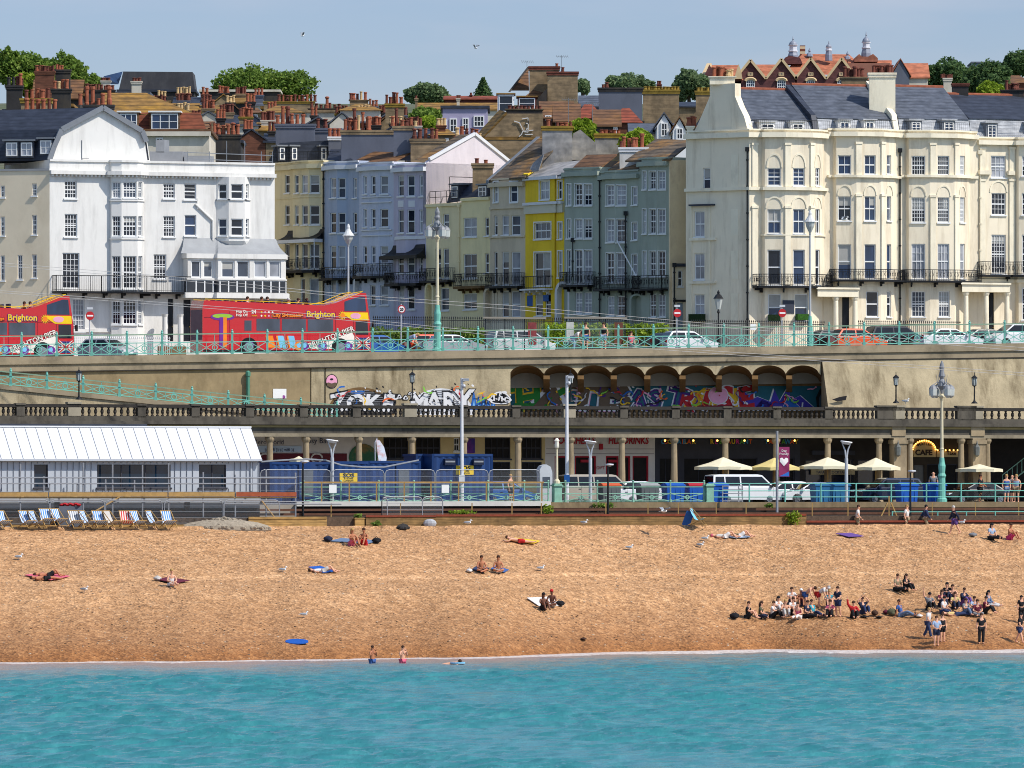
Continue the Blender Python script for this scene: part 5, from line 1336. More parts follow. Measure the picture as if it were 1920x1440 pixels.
def turret(px,pytop,pydome,pydrum,pybase,wpx,brick=True):
 y=d+5;x,zb,zd,zr,zt=XW(px,y),ZW(pybase,y),ZW(pydrum,y),ZW(pydome,y),ZW(pytop,y);r=wpx*y/F/2
 tt_=MB();tt_.lathe((x,y,zb),[(r*1.25,0),(r*1.2,(zd-zb)*.55),(r*.95,(zd-zb)*.95),(r*1.0,zd-zb)],8);tu=tt_.build('turret',LEADB,sc_t)
 m=MB();m.lathe((x,y,zd),[(r*1.12,0),(r*1.12,.15),(r*.86,.2),(r*.86,(zr-zd)*.85),(r*1.15,(zr-zd)*.9),(r*1.15,zr-zd)],8);m.build('lantern',WTU,tu)
 m=MB();hd=(zt-zr);m.lathe((x,y,zr),[(r*.98,0),(r*.95,hd*.12),(r*.78,hd*.28),(r*.45,hd*.42),(r*.16,hd*.5),(r*.12,hd*.62),(r*.28,hd*.66),(.08,hd*.7),(.04,hd)],10);m.build('dome',LEADB,tu,smooth=True)
turret(1487,68,84,97,112,16);turret(1554,77,88,95,114,11);turret(1624,59,79,91,110,15)
m=MB();m.prism([X3(1466,120,d+4),X3(1505,120,d+4),X3(1500,108,d+4),X3(1480,104,d+4),X3(1472,108,d+4)],(0,3,0));m.build('parapet',SB,sc_t)
m=MB();m.prism([X3(1602,116,d+3.6),X3(1646,116,d+3.6),X3(1646,109,d+3.6),X3(1637,101,d+3.6),X3(1628,106,d+3.6),X3(1616,106,d+3.6),X3(1611,101,d+3.6),X3(1602,109,d+3.6)],(0,3,0));m.build('parapet',M('striped brick',(150,98,78),.9,.2,rows=1.2,rowc=1.3),sc_t)
chimney(sc_t,1499,1511,85,112,d+9,stripes('striped chimney',(214,188,150),(120,66,48),1.4,'Z','pos'),(),COPE,depth=1,cap=False)
for px,a,b in((1518,92,106),(1589,99,112)):m=MB();m.lathe(X3(px,b,d+7),[(.5,0),(.4,.4),(.12,.6),(.2,.8),(.03,1.2)],6);m.build('finial',LEADB,sc_t)
# == retaining wall, upper railing, ramp
CONC=M('weathered retaining wall',(174,159,129),.95,.28,.5,dirt=(98,84,60),damt=.9,dscale=(.9,.9,.2),bump=.7,bs=3)
CONC2=M('wall coping concrete',(152,138,114),.95,.2,.6,dirt=(88,80,66),damt=.7,dscale=(.5,.5,.5))
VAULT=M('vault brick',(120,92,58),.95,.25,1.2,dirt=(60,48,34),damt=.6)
TURQ=M('turquoise iron paint',(114,182,166),.55,.12,2.5,dirt=(92,128,110),damt=.4)
TURQD=M('faded turquoise paint',(132,178,156),.6,.2,2.5,dirt=(110,100,76),damt=.5)
LW=Line(469.0);ZD=14.2
rw_t=thing('retaining_wall','long weathered tan sea wall with nine vaulted niches and graffiti below the upper road','wall',P(960,780,469),0)
def ztop(px):return zroad(LW.at(px).x)
def archpy(px):
 """lower edge of the wall front over the niche: a row of shallow vault mouths"""
 cs=(987,1051,1114,1176,1241,1307,1377,1442,1505)
 best=703.0
 for c in cs:
  t=(px-c)/31.5
  if abs(t)<1:best=min(best,704-19*math.sqrt(1-t*t))
 return best
m=MB();xs_=[-500+k*40 for k in range(0,37)]+[957]
def wq(m,px0,px1,zf0,zf1,ln=LW,w=0.0):
 a,b=ln.at(px0,w),ln.at(px1,w);m.quad(V3(a,zf0(px0,a)),V3(b,zf0(px1,b)),V3(b,zf1(px1,b)),V3(a,zf1(px0,a)))
for a,b in zip(xs_,xs_[1:]):
 if b>a:wq(m,a,b,lambda p,q:ZD-.5,lambda p,q:ztop(p)-.55)
cols=[957+k*3.0 for k in range(195)]
for a,b in zip(cols,cols[1:]):
 if b>1540:break
 wq(m,a,b,lambda p,q:ZW(archpy(p),q.y),lambda p,q:ztop(p)-.55)
for a in range(1540,2500,30):
 A,B=LW.at(a),LW.at(a+30);f=lambda p:LW.at(p,1.15)
 A0,B0=f(a+18 if a==1540 else a),f(a+30)
 m.quad(V3(A0,ZD-.5),V3(B0,ZD-.5),V3(B,ztop(a+30)-.55),V3(A,ztop(a)-.55))
m.poly([V3(LW.at(1540),ztop(1540)-.55),V3(LW.at(1558,1.15),ZD-.5),V3(LW.at(1540,-2.6),ZD-.5),V3(LW.at(1540,-2.6),ztop(1540)-.55)])
m.build('wall',CONC,rw_t)
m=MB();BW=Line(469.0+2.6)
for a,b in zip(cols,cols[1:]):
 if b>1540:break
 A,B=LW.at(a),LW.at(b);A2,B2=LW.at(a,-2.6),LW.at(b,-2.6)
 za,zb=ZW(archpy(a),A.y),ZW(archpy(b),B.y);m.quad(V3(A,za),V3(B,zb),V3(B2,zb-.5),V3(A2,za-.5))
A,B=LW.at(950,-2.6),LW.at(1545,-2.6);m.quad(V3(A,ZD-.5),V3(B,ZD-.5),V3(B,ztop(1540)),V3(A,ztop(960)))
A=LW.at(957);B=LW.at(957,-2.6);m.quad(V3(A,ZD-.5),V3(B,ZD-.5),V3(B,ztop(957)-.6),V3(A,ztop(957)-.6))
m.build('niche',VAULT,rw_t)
for c in(1019,1083,1145,1208,1274,1342,1410,1474):
 m=MB();p=LW.at(c,-.3);z=ZW(704,p.y);q=LW.at(c,-2.5);m.prism([V3(p,z),V3(p,z-.25),V3(q,z-1.1),V3(q,z)],V3(T2*.45,0));m.build('corbel',VAULT,rw_t)
m=MB();a0,b0=-500,2500
for w_,z0,z1 in((.10,-.95,-.50),(.22,-.50,-.30),(.14,-.30,.0)):
 p=[LW.at(q,-1.0)for q in(a0,960,b0)];q_=[LW.at(q,w_)for q in(a0,960,b0)];band(m,p,q_,[zroad(v.x)+z0 for v in q_],[zroad(v.x)+z1 for v in q_])
m.build('coping',CONC2,rw_t)
m=MB();p=[LW.at(q,.05)for q in(a0,960,b0)];q_=[LW.at(q,.16)for q in(a0,960,b0)];band(m,p,q_,[zroad(v.x)-1.02 for v in q_],[zroad(v.x)-.955 for v in q_]);m.build('coping_line',M('dark coping line',(50,44,38),.8,.2),rw_t)  # thin dark strip drawn for the gap line below the coping
def wallpt(px,py,w=.02,ln=LW):p=ln.at(px,w);return V3(p,ZW(py,p.y))
PATCH=M('old ochre wall',(148,130,98),.95,.25,.6,dirt=(106,92,64),damt=.7)
m=MB();m.poly([wallpt(*q)for q in((-40,695),(-40,755),(582,765),(583,682),(300,690))]);m.build('wall_panel',PATCH,rw_t)
m=MB()
for px,a,b in((583,680,768),(610,690,762)):m.bar(wallpt(px,a,.03),wallpt(px,b,.03),.05,.05)
m.build('crack',M('dark crack',(70,58,42),.95,.1),rw_t)
m=MB();m.poly([wallpt(*q,.05)for q in((512,747),(537,747),(537,729),(512,729))]);nb=m.build('notice',WHITE,rw_t)
m=MB();m.lathe(wallpt(532,744,.06),[(.11,0),(.11,.02)],10,Matrix.Rotation(R(90),3,'X'));m.build('emblem',M('pink blue dot',(170,90,170),.6,.3,9),nb)
pp=MB();p=LW.at(465,.25);pp.tube([V3(p,ZW(765,p.y)),V3(p,ZW(702,p.y))],.12,8);pp.lathe(V3(p,ZW(705,p.y)),[(.17,0),(.17,.25),(.05,.35)],8);put(pp.build('vent_pipe',M('green pipe paint',(74,128,108),.6,.15)),'green standpipe rising against the sea wall above the ramp railing','pipe')
# == graffiti: paint on the wall
GN=thing('graffiti','long row of colourful spray painted graffiti letters along the sea wall niche and arches','graffiti',wallpt(1100,765),0)
gcol={}
def gc(name,c):return M('spray paint '+name,c,.7,.14,1.2)
gK,gW,gT,gG,gY,gB,gP,gV,gR,gO,gBr,gPk,gDk=gc('black',(22,22,26)),gc('white',(214,214,216)),gc('teal',(30,92,106)),gc('green',(34,122,44)),gc('yellow',(222,178,36)),gc('blue',(34,98,178)),gc('purple',(74,34,120)),gc('violet',(64,54,156)),gc('red',(176,30,38)),gc('orange',(222,96,40)),gc('brown',(98,80,62)),gc('pink',(228,158,186)),gc('dark red',(112,20,40))
LB=Line(469.0+2.6*1.077)
def gpoly(name,pts,mat,w,ln=LW):m=MB();m.poly([wallpt(x,y,w,ln)for x,y in pts]);return m.build(name,mat,GN)
def blob(name,cx,cy,rx,ry,mat,w,ln=LW,n=20,wob=.0,f=3):return gpoly(name,[(cx+rx*math.cos(2*math.pi*k/n)*(1+wob*math.sin(f*2*math.pi*k/n)),cy+ry*math.sin(2*math.pi*k/n)*(1+wob*math.sin(f*2*math.pi*k/n)))for k in range(n)],mat,w,ln)
def gtext(s,px,py,size,layers,ln=LW,sx=1.0,shear=0.0,sp=1.0,w0=.03):
 st=size*.66*sx*F/ln.at(px).y
 for j,ch in enumerate(s):
  rg=random.Random(ord(ch)*7+j*13+int(px));a=rg.uniform(-.22,.22);q=rg.uniform(.92,1.2);r_=V3(T2*math.cos(a),math.sin(a));u_=V3(T2*-math.sin(a),math.cos(a))
  for k,(mat,off)in enumerate(layers):
   text(ch,size*q,mat,GN,wallpt(px+(j-(len(s)-1)/2)*st,py+rg.uniform(-1,2),w0+k*.03+j*.006,ln),r_,u_,off,'lettering','CENTER',shear,.001,sx*rg.uniform(.95,1.2),sp)
  for k in range(5):c=(px+(j-(len(s)-1)/2)*st+rg.uniform(-16,16),py-rg.uniform(0,size*30));blob('splat',c[0],c[1],rg.uniform(1,3.4),rg.uniform(1,2.6),layers[rg.randrange(len(layers))][0],w0+.12+j*.006+k*.001,ln,9,.25,2)
gpoly('panel',[(957,768),(1556,768),(1551,724),(957,722)],gT,.02,LB)
half=lambda cx,cy,rx,ry:[(cx+rx*math.cos(math.pi*k/16),cy-ry*math.sin(math.pi*k/16))for k in range(17)]
gpoly('panel',half(676,778,63,52),VAULT,.02);gpoly('panel',half(676,778,59,47),gK,.03);gpoly('panel',half(826,778,62,50),gW,.02)
blob('panel',670,735,14,3.5,gB,.04)
m=MB()
for k in range(12):
 for cx_ in(676,826):
  py=732+k*3.4;hw=56*math.sqrt(max(0,1-((778-py)/48)**2));m.bar(wallpt(cx_-hw,py,.04),wallpt(cx_+hw,py,.04),.03,.03)
m.build('shutter_slat',M('grey shutter',(140,142,148),.6,.1),GN)
gtext('ZOKE',680,769,1.5,((gK,.13),(gW,.055)),sx=1.05,shear=.12);gtext('MARY',828,769,1.65,((gK,.14),(gW,.06)),sx=.92)
blob('donut',622,715,11.5,13.5,gK,.03);blob('donut',622,715,10.2,12,gPk,.045);gpoly('donut',[(612,718),(616,717),(622,719),(628,717),(632,718),(630,724),(622,727),(614,724)],gBr,.055);blob('donut',622,711,3,1.8,gK,.06)
for cx_,cy,r in((731,741,8),(748,744,6),(760,746,6),(768,738,4)):blob('tag',cx_,cy,r,r*.9,gK,.03,wob=.15);blob('tag',cx_+.5,cy,r*.7,r*.6,gW,.045,wob=.2);blob('tag',cx_+1,cy,r*.3,r*.3,gK,.06)
for cx_,h in((888,32),(897,20),(906,24),(915,14),(924,18)):gpoly('flame',[(cx_-7,768),(cx_+7,768),(cx_+4,768-h*.6),(cx_,768-h-6),(cx_-3,768-h*.5)],gB,.03);gpoly('flame',[(cx_-3,766),(cx_+3,766),(cx_+1,768-h*.6)],gc('pale blue',(120,176,220)),.045)
blob('tag',938,747,20,12,gW,.05,wob=.1);blob('tag',938,747,17,9.5,gK,.06,wob=.1);gtext('Thc',938,752,.62,((gW,.02),),w0=.075)
gtext('THK',992,767,2.15,((gY,.17),(gG,.09)),LB,sx=1.15,shear=.1);gpoly('letter_base',[(960,768),(1030,768),(1026,756),(965,756)],gG,.075,LB)
gtext('ATB',1090,766,2.1,((gPk,.22),(gW,.19),(gBr,.10)),LB,sx=1.55,shear=.05)
gtext('PAST',1212,765,1.75,((gW,.16),(gP,.09),(gT,-.02)),LB,sx=1.12,shear=.05);gpoly('star',[(1208,729),(1211,726),(1213,721),(1215,726),(1219,727),(1216,731),(1217,735),(1213,733),(1209,735),(1211,731)],gP,.04,LB)
gpoly('splash',[(1282,735),(1292,730),(1300,742),(1320,727),(1395,728),(1402,742),(1396,766),(1284,767),(1276,752)],gY,.03,LB);gtext('RISE',1340,765,1.9,((gW,.15),(gR,.10)),LB,sx=1.15,shear=.1);blob('disc',1347,741,19,17.5,gW,.075,LB);blob('disc',1347,741,17.5,16,gPk,.09,LB);gpoly('letter_base',[(1292,768),(1390,768),(1372,760),(1312,760)],gDk,.1,LB)
for pl,mt in(([(1389,728),(1412,748),(1420,744),(1446,754),(1440,768),(1404,768)],gV),([(1440,768),(1452,730),(1462,752),(1480,722),(1482,750),(1500,742),(1526,764),(1522,768)],gV),([(1412,768),(1430,748),(1458,766)],gP),([(1466,768),(1478,744),(1504,767)],gB)):
 c=(sum(p[0]for p in pl)/len(pl),sum(p[1]for p in pl)/len(pl));gpoly('spike',[(c[0]+(x-c[0])*1.08,c[1]+(y-c[1])*1.13)for x,y in pl],gW,.04 if mt!=gB else.062,LB);gpoly('spike',pl,mt,.052 if mt!=gB else.075,LB)
gpoly('wing',[(1532,768),(1530,745),(1538,728),(1550,735),(1554,768)],gK,.04,LB);gpoly('wing',[(1536,766),(1536,746),(1541,735),(1548,742),(1550,766)],gc('slate',(64,84,96)),.055,LB)
rs_=random.Random(8);cs_=[gW,gK,gY,gP,gR,gB,gc('lime',(120,190,60)),gPk,gO]
for k in range(64):
 ln_,x0=(LB,rs_.uniform(962,1525))if k<46 else(LW,rs_.uniform(630,950));y0=rs_.uniform(728,764);m=MB();pt=[(x0,y0)];a=rs_.uniform(0,6.28)
 for j in range(rs_.randint(3,7)):a+=rs_.uniform(-1.1,1.1);pt.append((pt[-1][0]+5.5*math.cos(a),min(767,max(725,pt[-1][1]+4.5*math.sin(a)))))
 w_=.16+k*.0015
 for q0,q1 in zip(pt,pt[1:]):A_,B_=wallpt(*q0,w_,ln_),wallpt(*q1,w_,ln_);m.bar(A_,B_,.01,rs_.choice((.05,.08,.11)))
 m.build('stroke',rs_.choice(cs_),GN)
gpoly('tag',[(1560,749),(1575,744),(1588,742),(1586,750),(1570,753)],gK,1.15*.85)
# == iron railings with a lattice panel: one railing, its posts, rails and panels
def lattice_rail(label,line,px0,px1,step,zf,hgt,panel_h,mat,name='railing',group=None,w=0.0,pm=None,knob=True):
 c=line.at((px0+px1)/2,w);t=thing(name,label,'railing',V3(c,zf(c)),0,group)
 n=max(1,int(round((px1-px0)/step)));P_=[line.at(px0+(px1-px0)*k/n,w)for k in range(n+1)]
 V_=[V3(p,zf(p))for p in P_]
 for v in V_:
  m=MB();m.bar(v,v+Vector((0,0,hgt+.02)),.13);m.box(v+Vector((0,0,.12)),(.2,.2,.24));m.box(v+Vector((0,0,panel_h+.06)),(.17,.17,.1))
  if knob:m.lathe(v+Vector((0,0,hgt+.02)),[(.09,0),(.09,.06),(.05,.12),(.07,.17),(.02,.22)],8)
  m.build('post',pm or mat,t)
 m=MB()
 for a,b in zip(V_,V_[1:]):m.bar(a+Vector((0,0,hgt-.04)),b+Vector((0,0,hgt-.04)),.075)
 m.build('handrail',M('worn handrail',(124,150,126),.6,.2,3)if mat is TURQ else mat,t)
 for a,b in zip(V_,V_[1:]):
  m=MB();d=(b-a).normalized();n2=Vector((d.y,-d.x,0)).normalized();a1,b1=a+d*.07,b-d*.07;L_=(b1-a1).length;up=lambda z:Vector((0,0,z))
  for z in(.10,panel_h):m.bar(a1+up(z),b1+up(z),.06)
  for f in(.25,.5,.75):
   q=a1+(b1-a1)*f;m.bar(q+up(.10),q+up(hgt-.06 if f==.5 else panel_h),.035)
  for f0,f1 in((0,.5),(.5,1.0)):
   q0,q1=a1+(b1-a1)*f0,a1+(b1-a1)*f1;m.bar(q0+up(.13),q1+up(panel_h-.04),.04);m.bar(q1+up(.13),q0+up(panel_h-.04),.04)
  c=(a1+b1)/2+up((.1+panel_h)/2);N=10;r=.17
  for f in(.5,):
   cc=a1+(b1-a1)*f+up((.1+panel_h)/2);ring=[cc+d*(r*math.cos(2*math.pi*k/N))+up(r*math.sin(2*math.pi*k/N))for k in range(N+1)]
   for p,q in zip(ring,ring[1:]):m.bar(p,q,.06)
  m.build('lattice_panel',mat,t)
 return t
up_rail=lattice_rail('long turquoise cast iron railing with lattice panels along the upper road edge',LW,-420.4,2344.4,65.4,lambda p:zroad(p.x),1.38,.80,TURQ,w=-.1)
RL=Line(463.2)
def ramp_z(p):px=960+p.x/p.y*F;return ZW(724+(px-20)*.1,p.y)
m=MB();pa,pb=RL.at(-400),RL.at(640);pc_,pd=RL.at(640,-4.2),RL.at(-400,-4.2);za,zb=ramp_z(pa),ramp_z(pb)
m.add([V3(pa,ZD-.1),V3(pb,ZD-.1),V3(pc_,ZD-.1),V3(pd,ZD-.1),V3(pa,za),V3(pb,max(zb,ZD)),V3(pc_,max(zb,ZD)),V3(pd,za)],((0,1,5,4),(1,2,6,5),(4,5,6,7),(3,0,4,7),(2,3,7,6)))
rmp=put(m.build('ramp',CONC),'sloping concrete ramp descending to the right behind the balustrade','ramp')
m=MB();band(m,[RL.at(-400,-.1),RL.at(620,-.1)],[RL.at(-400,.12),RL.at(620,.12)],[ramp_z(RL.at(-400))-.25,ramp_z(RL.at(620))-.25],[ramp_z(RL.at(-400))+.01,ramp_z(RL.at(620))+.01]);m.build('ramp_kerb',CONC2,rmp)
lattice_rail('turquoise lattice railing sloping down the ramp on the left',RL,-388,632,68,ramp_z,.92,.62,TURQ,knob=True,w=-.15)
# == the terrace: deck, balustrade, columns, shop fronts
STD=M('sooty terrace stone',(92,86,76),.95,.28,.9,dirt=(46,42,38),damt=.8,dscale=(1,1,.35));STL=M('terrace column stone',(158,140,112),.95,.22,.9,dirt=(84,74,60),damt=.7,dscale=(1,1,.4))
BALM=M('black baluster stone',(66,60,54),.95,.3,2.0);PEDM=M('pale pedestal cement',(156,146,126),.95,.2,1)
LC=Line(461.0)
tr=thing('terrace','long two level terrace with stone columns, dark entablature and balustrade above the shops','terrace',P(960,943,461),0)
def strip(name,par,ln,px0,px1,w0,w1,z0,z1,mat):m=MB();n=6;pxs=[px0+(px1-px0)*k/n for k in range(n+1)];band(m,[ln.at(q,w0)for q in pxs],[ln.at(q,w1)for q in pxs],z0,z1);return m.build(name,mat,par)
strip('deck',tr,LC,-500,2500,-8.2,.1,13.75,14.2,M('terrace deck',(120,108,90),.95,.15))
strip('entablature',tr,LC,-500,2500,-.35,.12,13.22,13.75,STD);strip('architrave',tr,LC,-500,2500,-.4,.18,13.0,13.22,M('pale architrave',(150,138,116),.95,.2,.8,dirt=(70,64,54),damt=.6));strip('cornice',tr,LC,-500,2500,.1,.42,13.78,13.98,STD)
strip('string_line',tr,LC,-500,2500,.12,.2,13.60,13.74,M('yellowed moulding',(162,142,96),.95,.2));strip('ceiling',tr,LC,-500,2500,-7.9,-.4,13.3,13.4,CREAMW)
bal=thing('balustrade','dark sooty stone balustrade with bottle balusters along the terrace','balustrade',P(960,795,461),0)
strip('plinth',bal,LC,-500,2500,-.15,.22,13.98,14.30,STD);strip('handrail',bal,LC,-500,2500,-.16,.22,14.84,15.05,M('dark coping stone',(56,52,48),.95,.25,1.5))
PIER=[-462,-362,-262,-162,-62,37,138,264,365,467,568,667,768,867,966,1066,1168,1265,1362,1455,1552,1660,1683,1810,1830,1962,2062,2162,2262,2362]
LAMPED=(138,768,1066,1683,1830)
for px in PIER:
 m=MB();c=LC.at(px);wd=1.35 if px in(1660,1810)else.85 if px in LAMPED else.55;hgt=1.0 if px in LAMPED or px in(1660,1810)else.9
 m.box(V3(c,14.3+hgt/2-.16),(wd,.44,hgt-.14),COAST);m.box(V3(c,14.3+hgt-.17),(wd+.1,.54,.12),COAST);m.build('pier',PEDM if px in LAMPED else STD,bal)
bm_=MB();bm_.lathe((0,0,0),[(.10,0),(.10,.06),(.055,.1),(.115,.26),(.10,.36),(.05,.48),(.09,.51),(.10,.54)],8);bo=bm_.build('baluster',BALM,None,local=True,smooth=False);BME=bo.data;bpy.data.objects.remove(bo)
bals=[]
for a,b in zip(PIER,PIER[1:]):
 if b-a<60:continue
 ga,gb=a+(17 if a in LAMPED or a in(1660,1810)else 12),b-(17 if b in LAMPED else 24 if b in(1660,1810)else 12);n=9
 for k in range(n):bals.append(LC.at(ga+(gb-ga)*k/(n-1)))
inv=MW[bal.name].inverted()
vis=sorted(bals,key=lambda p:(abs(p.x/p.y)>.0727,p.y))
for p in vis[:100]:mobj('baluster',BME,bal,None,inv@V3(p,14.30))
m=MB()
for p in vis[100:]:m.lathe(V3(p,14.30),[(.10,0),(.10,.06),(.055,.1),(.115,.26),(.10,.36),(.05,.48),(.09,.51),(.10,.54)],8)
o=m.build('baluster',BALM,bal);o['kind']='stuff'
for px in(-362,-262,-162,-62,38,138,238,338,438,506,574,673,772,870,971,1070,1166,1264,1360,1455,1552,1648,1706,1802,1851,1950,2050,2150,2250,2350):
 m=MB();c=LC.at(px,-.12);m.lathe(V3(c,8.6),[(.30,0),(.30,.2),(.24,.3),(.23,1.6),(.19,3.95),(.19,4.02),(.27,4.15),(.30,4.22),(.30,4.4)],12);m.build('column',STL,tr,smooth=False)
for px in(1684,1832):
 m=MB();c=LC.at(px,-.05);m.box(V3(c,10.8),(.95,.7,4.4),COAST);m.box(V3(c,8.9),(1.1,.85,.6),COAST);m.box(V3(c,12.75),(1.1,.85,.25),COAST);m.box(V3(LC.at(px,.1),13.5),(1.0,.3,.7),COAST);m.build('pier',STL,tr)
 # == shop fronts under the terrace
LS=Line(465.8)
def lsz(py,px):return ZW(py,LS.at(px).y)
SH={}
def shop(label,px0,px1,mat,name='shop'):
 f=Facade([LS.at(px0),LS.at(px1)]);h=House(name,label,f,'shop','shops under the terrace',z0=8.68);h.px=(px0,px1);h.m=mat;return h
def spanel(h,px0,px1,py0,py1,mat,name,w0=.0,w1=.05):return h.blank(px0,px1,py0,py1,mat,name,w0,w1)
def slet(h,s,px,py,size,mat,sx=1.0,w=.09,shear=0,off=0.0):p=LS.at(px,w);return text(s,size,mat,h.t,V3(p,ZW(py,p.y)),V3(T2,0),(0,0,1),off,'lettering','CENTER',shear,.004,sx)
SW=M('white shop board',(214,208,202),.7,.08);MAR=M('maroon board',(98,26,38),.6,.15);NAVY=M('navy lettering',(28,34,72),.6,.05);REDL=M('red lettering',(168,26,44),.6,.05);DKG=M('charcoal shop board',(58,58,66),.7,.2);SCR=M('cream shop wall',(206,184,134),.85,.1,.8);DKI=M('dark interior and shade',(30,27,26),.8,.4,.8)
s1=shop('white seaside shop with navy signs and maroon counter behind the blue cabins',-500,655,SW);s1.wall(13.3,SW,depth=1.2)
spanel(s1,445,650,850,872,MAR,'counter');slet(s1,'ZeroWorld',504,833,.44,NAVY);slet(s1,'Cosy Bar',592,831,.50,NAVY,1.0);spanel(s1,484,565,836,848,M('pale sign strip',(188,206,226),.6,.1),'sign');slet(s1,'(( wifi )) (( wifi ))',524,846,.30,NAVY,w=.1)
for px in(497,594):m=MB();q=wallpt(px,859,.08,LS);m.tube([q+V3(T2*.38*math.cos(a*.5),0)+Vector((0,0,.3*math.sin(a*.5)))for a in range(13)],.06,5);m.build('emblem',SW,s1.t)
s2=shop('shop wall painted with a round green and orange mural',655,708,SW);s2.wall(13.3,SW,depth=1.2);m=MB();m.poly([wallpt(681+27*math.cos(a*.35),858-26*math.sin(a*.35),.04,LS)for a in range(18)]);m.build('mural',M('mural paint',(60,110,78),.7,.3,.8,dirt=(206,116,40),damt=1.0,dscale=(.8,.8,.8)),s2.t);spanel(s2,655,706,872,935,MAR,'counter')
s3=shop('cream shuttered hall with six dark panelled windows behind the blue cabins',708,1022,SCR)
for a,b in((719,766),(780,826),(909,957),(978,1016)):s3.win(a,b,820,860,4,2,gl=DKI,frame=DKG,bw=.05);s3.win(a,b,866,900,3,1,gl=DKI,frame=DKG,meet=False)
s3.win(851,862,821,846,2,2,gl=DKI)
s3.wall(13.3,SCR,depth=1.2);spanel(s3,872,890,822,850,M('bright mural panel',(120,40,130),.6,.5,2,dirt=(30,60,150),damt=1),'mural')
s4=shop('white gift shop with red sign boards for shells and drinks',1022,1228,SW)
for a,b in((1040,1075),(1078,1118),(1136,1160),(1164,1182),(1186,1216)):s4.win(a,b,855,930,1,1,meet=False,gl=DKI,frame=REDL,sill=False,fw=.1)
s4.wall(13.3,SW,depth=1.2)
for s_,px in(('ROCK',1057),('SHELLS',1094),('FILM',1154),('DRINKS',1192)):slet(s4,s_,px,832,.66,REDL,.8,shear=.15,off=.02)
slet(s4,'GIFT',1126,880,.30,REDL);spanel(s4,1123,1129,832,843,REDL,'alarm_box',0,.15)
for a,b in((1088,1104),(1140,1158)):spanel(s4,a,b,862,867,REDL,'sign',0,.12)
for y in(841,850):spanel(s4,1024,1226,y,y+1.2,M('board joint',(160,150,146),.8,.1),'board',0,.025)
s5=shop('charcoal cafe bar with multicoloured letters and festoon bulbs',1228,1500,DKG)
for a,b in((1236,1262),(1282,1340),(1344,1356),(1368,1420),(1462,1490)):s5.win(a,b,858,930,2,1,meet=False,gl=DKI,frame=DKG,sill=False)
s5.wall(13.3,DKG,depth=1.2)
gl_=[gc('lemon',(226,190,40)),gc('magenta',(190,50,130)),gc('leaf',(96,160,60)),gc('sky',(60,140,190)),gc('orange',(222,96,40))]
for s_,px0,st in(('COCKTAIL',1243,6.1),('BAR',1283,9.0),('RESTAURANT',1335,8.0),('TAKEAWAY',1437,8.0)):
 for k,ch in enumerate(s_):slet(s5,ch,px0+k*st,832,.42,gl_[(k+len(s_))%5],off=.012)
bulb=glow('warm bulb',(255,190,90),4.0)
BZ=[]
s6=shop('dark cafe front with menu boards behind two cream parasols',1500,1706,DKI)
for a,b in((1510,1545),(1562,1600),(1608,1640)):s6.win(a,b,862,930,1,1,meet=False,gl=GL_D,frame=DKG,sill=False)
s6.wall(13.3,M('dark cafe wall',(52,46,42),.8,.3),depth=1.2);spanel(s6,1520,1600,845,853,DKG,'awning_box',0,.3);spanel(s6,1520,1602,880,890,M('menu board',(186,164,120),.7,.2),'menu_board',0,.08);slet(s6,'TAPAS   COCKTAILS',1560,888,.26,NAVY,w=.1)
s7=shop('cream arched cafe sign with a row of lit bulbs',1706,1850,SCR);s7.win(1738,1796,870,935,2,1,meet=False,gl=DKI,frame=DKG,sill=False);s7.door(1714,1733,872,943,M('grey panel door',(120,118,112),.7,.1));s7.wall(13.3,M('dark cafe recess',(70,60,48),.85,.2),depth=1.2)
m=MB();m.prism([wallpt(*q,.06,LS)for q in((1712,857),(1754,857),(1754,838),(1750,831),(1742,826),(1733,824),(1724,826),(1716,831),(1712,838))],V3(N2*.1,0));sg=m.build('sign',SCR,s7.t);m=MB();m.prism([wallpt(*q,.06,LS)for q in((1756,857),(1796,857),(1796,846),(1756,846))],V3(N2*.1,0));m.build('sign',SCR,s7.t)
BRL=M('dark brown lettering',(52,34,24),.6,.05);slet(s7,'CAFE',1732,853,.50,BRL,1.1,w=.2,off=.02);slet(s7,'Take',1784,853,.36,BRL,w=.2,off=.01)
for k,ch in enumerate('MADEIRA'):
 a=(k-3)*.25;slet(s7,ch,1733+18*math.sin(a),841-7.5*math.cos(a)+1,.24,BRL,w=.2,off=.008)
for k in range(15):a=(k-7)*.2;BZ.append(wallpt(1733+22*math.sin(a),846-20*math.cos(a),.25,LS))
for k in range(6):BZ.append(wallpt(1758+k*7.5,844,.25,LS))
m=MB()
for q in BZ:m=MB();m.ball(q,.055,6,4);m.build('bulb',bulb,s7.t)
for px in(1247,1300,1345,1396,1440,1490):m=MB();q=wallpt(px,826,1.2,LS);m.ball(q,.07,6,4);b_=m.build('bulb',bulb,s5.t);m=MB();m.tube([q,V3(q.xy,13.3)],.012,4);m.build('flex',BLACK,b_)
s8=shop('dark open vault at the right end of the shops with an iron stair',1850,2500,DKI);s8.wall(13.3,M('dark vault wall',(36,33,32),.9,.3),depth=1.2);m=MB();a,b=wallpt(1880,915,.8,LS),wallpt(1925,880,.8,LS);m.bar(a,b,.08);m.bar(a+Vector((0,0,.9)),b+Vector((0,0,.9)),.05)  # vault is a flat wall in a dark colour
for k in range(6):q=a+(b-a)*k/5;m.bar(q,q+Vector((0,0,.9)),.04)
m.build('stair',TURQD,s8.t)
